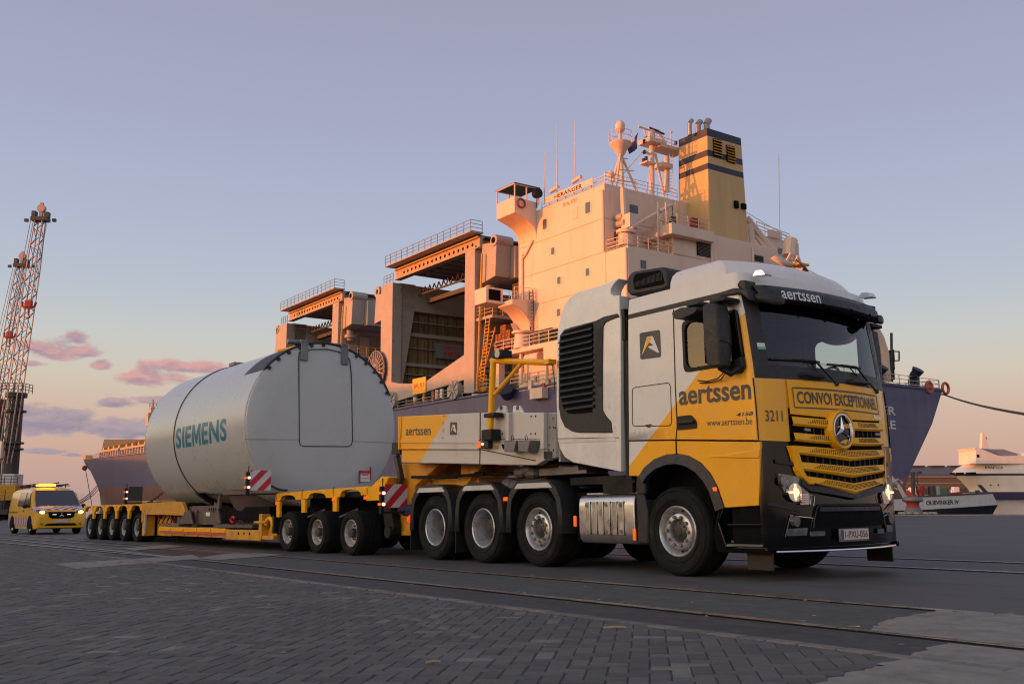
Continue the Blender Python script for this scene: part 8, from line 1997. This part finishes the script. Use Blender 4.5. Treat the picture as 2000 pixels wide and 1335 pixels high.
def ferry():
    d = 600; f = thing('roro_ship', 'white ship lettered KRAFTCA with a dark blue stripe, beyond the low barge', 'ship', Frame([0, d, 0], np.eye(3)))
    q = lambda px, py: (lambda p: (p[0], p[2]))(wp(px, py, d))
    m, nt, N, L, P = mat_base('white_ship_paint'); X, Y, Z = coords(N, L)
    zs = [q(1950, y)[1] for y in (924, 928, 960, 971)]
    k = mth(N, L, 'MAXIMUM', mth(N, L, 'MULTIPLY', mth(N, L, 'LESS_THAN', Z, zs[0]), mth(N, L, 'GREATER_THAN', Z, zs[1])), mth(N, L, 'LESS_THAN', Z, zs[2]))
    g = noise_node(N, L, .15, 7, .7, stretch=(1, 1, .3)); c = mixc(N, L, mapr(N, L, g, .4, .75, 0, .4), (.74, .70, .66, 1), (.55, .47, .40, 1)); c = mixc(N, L, k, c, (.03, .03, .085, 1))
    L.new(c, P.inputs['Base Color']); P.inputs['Roughness'].default_value = .45
    lev = [(977, 1902), (973, 1900), (966, 1893), (958, 1893), (950, 1887), (946, 1883), (938, 1876), (930, 1867), (926, 1862), (922, 1859.5), (919, 1862), (914, 1868), (905, 1886), (900, 1897), (892, 1905), (886, 1907.5)]
    rows = []
    for py, px in lev:
        w_ = wp(px, py, 618); x, z = w_[0], w_[2]
        rows.append([(x+dx, 18-hy, z) for dx, hy in ((0, 0), (3, 5), (9, 10), (20, 15), (40, 18), (200, 18))]+[(x+200, 36, z)])
    mb = MB(); mb.loft(rows); mb.add([p for p in rows[-1]], [tuple(range(7))]); mb.build('hull', m, f, smooth=60)
    up = MB(); pts = [q(1907.5, 888), q(1907, 880), q(1904, 874), q(1911, 873.5), q(1950, 889), q(1960, 890), q(2160, 886), q(2160, 905), q(1907, 905)]
    up.prism(pts, 1, .6, 24); up.build('forecastle', m, f, smooth=0)
    up = MB(); up.prism([q(1912, 874), q(1925, 876), q(1963, 876.5), q(1990, 885), q(1990, 895), q(1950, 889)], 1, 2, 22); up.build('bridge_block', mat('blue_grey_ship', (.20, .22, .26), .6), f, smooth=0)
    up = MB(); up.prism([q(1921.5, 877), q(1922.5, 844), q(1925, 843), q(1937, 877)], 1, 2.5, 5.5); up.build('mast', m, f, smooth=0)
    a = q(1930, 857); fl = MB(); fl.box((a[0], 3.5, a[1]), (a[0]+1.2, 3.6, a[1]+1.6)); fl.build('yellow_flag', M_yellow, f)
    for px, py in ((1869, 924), (1881, 923.5), (1901, 923), (1905, 923)): a = q(px, py); w = MB(); w.box((a[0]-1.0, 5 if px < 1875 else 1, a[1]-.5), (a[0]+1.0, 8, a[1]+.5)); w.build('mooring_port', M_void, f)
    a = q(1911, 890); w = MB(); w.box((a[0]-.8, .45, a[1]-.9), (a[0]+.8, .65, a[1]+.9)); w.build('bow_window', M_void, f)
    w = MB(); w.prism([q(1909, 946), q(1916, 946), q(1929, 960), q(1921, 960)], 1, -.4, .5); w.build('anchor_pocket', M_navy, f)
    for px in (1935, 1950): a = q(px, 946.5); w = MB(); w.cyl((a[0], -.2, a[1]), (a[0], .1, a[1]), .5, .5, 10); w.build('thruster_mark', M_navy, f)
    a, c = q(1923.5, 915), q(1959.5, 914); h = q(1923, 910)[1]-a[1]; tv, tf = text_geo('KRAFTCA', w=c[0]-a[0], h=h, bold=.02)
    MB().add([(a[0]+u, -.3, a[1]+w) for u, w in tv], tf).build('lettering', M_void, f, smooth=0)
ferry()
def far_bank():
    d = 820; q = lambda px, py, dd=820: (lambda p: (p[0], p[2]))(wp(px, py, dd))
    w = thing('quay_warehouse', 'long dark roofed quay warehouse on the far bank between the two ships', 'warehouse', Frame([0, d, 0], np.eye(3)))
    x0, x1 = q(1640, 960)[0], q(1960, 960)[0]; ze, zr, zb = q(1800, 927)[1], q(1800, 909)[1], q(1800, 962)[1]-2
    m = MB(); m.box((x0, 0, zb), (x1, 60, ze)); m.build('wall', mat('tan_brick_shade_tint', (.12, .095, .075), .8), w)  # wall colour darkened to stand for shade that no building casts here
    m = MB(); m.prism([(-2, ze), (28, zr), (62, ze)], 0, x0-2, x1+2); m.build('roof', mat('slate_roof', (.09, .095, .11), .7, var=.2), w, smooth=0)
    for k in range(8): a = x0+(x1-x0)*(k+.5)/8; v = MB(); v.box((a-6, 24, zr-.6), (a+6, 32, zr+1.0)); v.build('roof_vent', M_shipdark, w)
    m = MB(); m.box((x0, -1, ze-2.2), (x1, -.02, ze-.2)); m.box((x0, -.6, ze-7.6), (x1, -.02, ze-6.4)); m.build('fascia', mat('fascia_shade_tint', (.22, .19, .16), .7), w)  # fascia greyed down for the same shade, put into its colour
    for k in range(14): a = x0+(x1-x0)*(k+.5)/14; v = MB(); v.box((a-3.4, -.3, zb), (a+3.4, -.01, zb+6)); v.build('shutter_door', M_shipdark, w)
    for px, py, ww, hh, mt, nm, lab, cat in ((1795, 958, 7, 3.4, mat('green_tarp', (.02, .13, .07), .7), 'covered_cargo', 'green tarpaulin covered stack on the far quay, nearer the cargo ship\'s stern', 'stack'), (1836, 957, 9, 3.6, mat('green_tarp_b', (.02, .12, .08), .7), 'covered_cargo', 'green tarpaulin covered stack on the far quay, beside the white box lorry', 'stack'), (1866, 956, 5, 4.6, M_white, 'parked_lorry', 'white box lorry parked by the far warehouse, beside the bow of the KRAFTCA ship', 'lorry'), (1783, 956, 6, 4, M_white, 'parked_lorry', 'white lorry on the far quay beside the cargo ship\'s stern', 'lorry')):
        x, z = q(px, py, 780); o = MB(); o.box((x-ww/2, -2, z-hh/2-2), (x+ww/2, 2, z+hh/2)); o.box((x-ww/2-1.6, -1.8, z-hh/2-2), (x-ww/2, 1.8, z+hh*.1)); ob = o.build(nm, mt, None, bevel=.3); ob.location = (0, 780, 0); tag(ob, lab, cat)
    m = MB(); m.box((x0-300, -60, WATER-1), (x1+400, 80, zb+.5)); o = m.build('far_bank_ground', M_conc, None, smooth=0); o.location = (0, d, 0); o['kind'] = 'structure'
    # lamp mast
    l = thing('lamp_mast', 'tall lamp mast with two lit orange floodlights above the far warehouse roof', 'lamp mast', Frame([0, 800, 0], np.eye(3)))
    a, b = q(1891, 950, 800), q(1891, 886, 800); m = MB(); m.tube([(a[0], 0, a[1]), (b[0], 0, b[1])], .55, 6); m.box((b[0]-2.2, -.5, b[1]-2.2), (b[0]+2.2, .5, b[1]-1.7)); m.build('mast', M_grey, l)
    for s in (-1, 1): m = MB(); m.ball((b[0]+s*1.3, 0, b[1]), .9, 8); m.build('floodlight', lamp('sodium_lamp', (1, .45, .08), 4), l)
    # unseen block added behind the cargo ship to shade the KRAFTCA hull
    s = thing('hidden_sun_blocker', 'tall unseen concrete block behind the cargo ship, added to shade the KRAFTCA ship', 'sun blocker', Frame([20, 530, WATER], np.eye(3)))
    m = MB(); m.box((-28, -25, 0), (28, 40, 36)); m.box((-10, -10, 36), (12, 10, 40)); m.build('sun_blocker_body', M_conc, s)
    # sheds along the yard's left side, out of the picture: the low sun is behind them
    for nm, x, y0, y1, h, lab in (('storage_shed', -141, -70, 97, 20.2, 'long high brown storage shed left of the yard, outside the photograph'), ('storage_shed', -190, 60, 345, 14, 'long low brown storage shed beyond the high one, left of the yard outside the photograph')):
        sh = thing(nm, lab, 'shed', Frame([x, y0, 0], np.eye(3)), 'storage sheds left of the yard'); L_ = y1-y0
        m = MB(); m.box((-60, 0, -5), (0, L_, h-2.2)); m.build('wall', mat('brown_shed_wall', (.16, .12, .09), .8), sh)
        m = MB(); m.prism([(-61, h-2.2), (-30, h+.8), (-6, h), (.8, h-.6), (.8, h-2.2)], 1, -.5, L_+.5); m.build('roof', mat('shed_roof', (.12, .11, .11), .7), sh, smooth=0)
        for k in range(int(L_//16)): v = MB(); v.box((0, 5+k*16, -5), (.15, 11+k*16, 3)); v.build('sliding_door', M_shipgrey, sh)
far_bank()
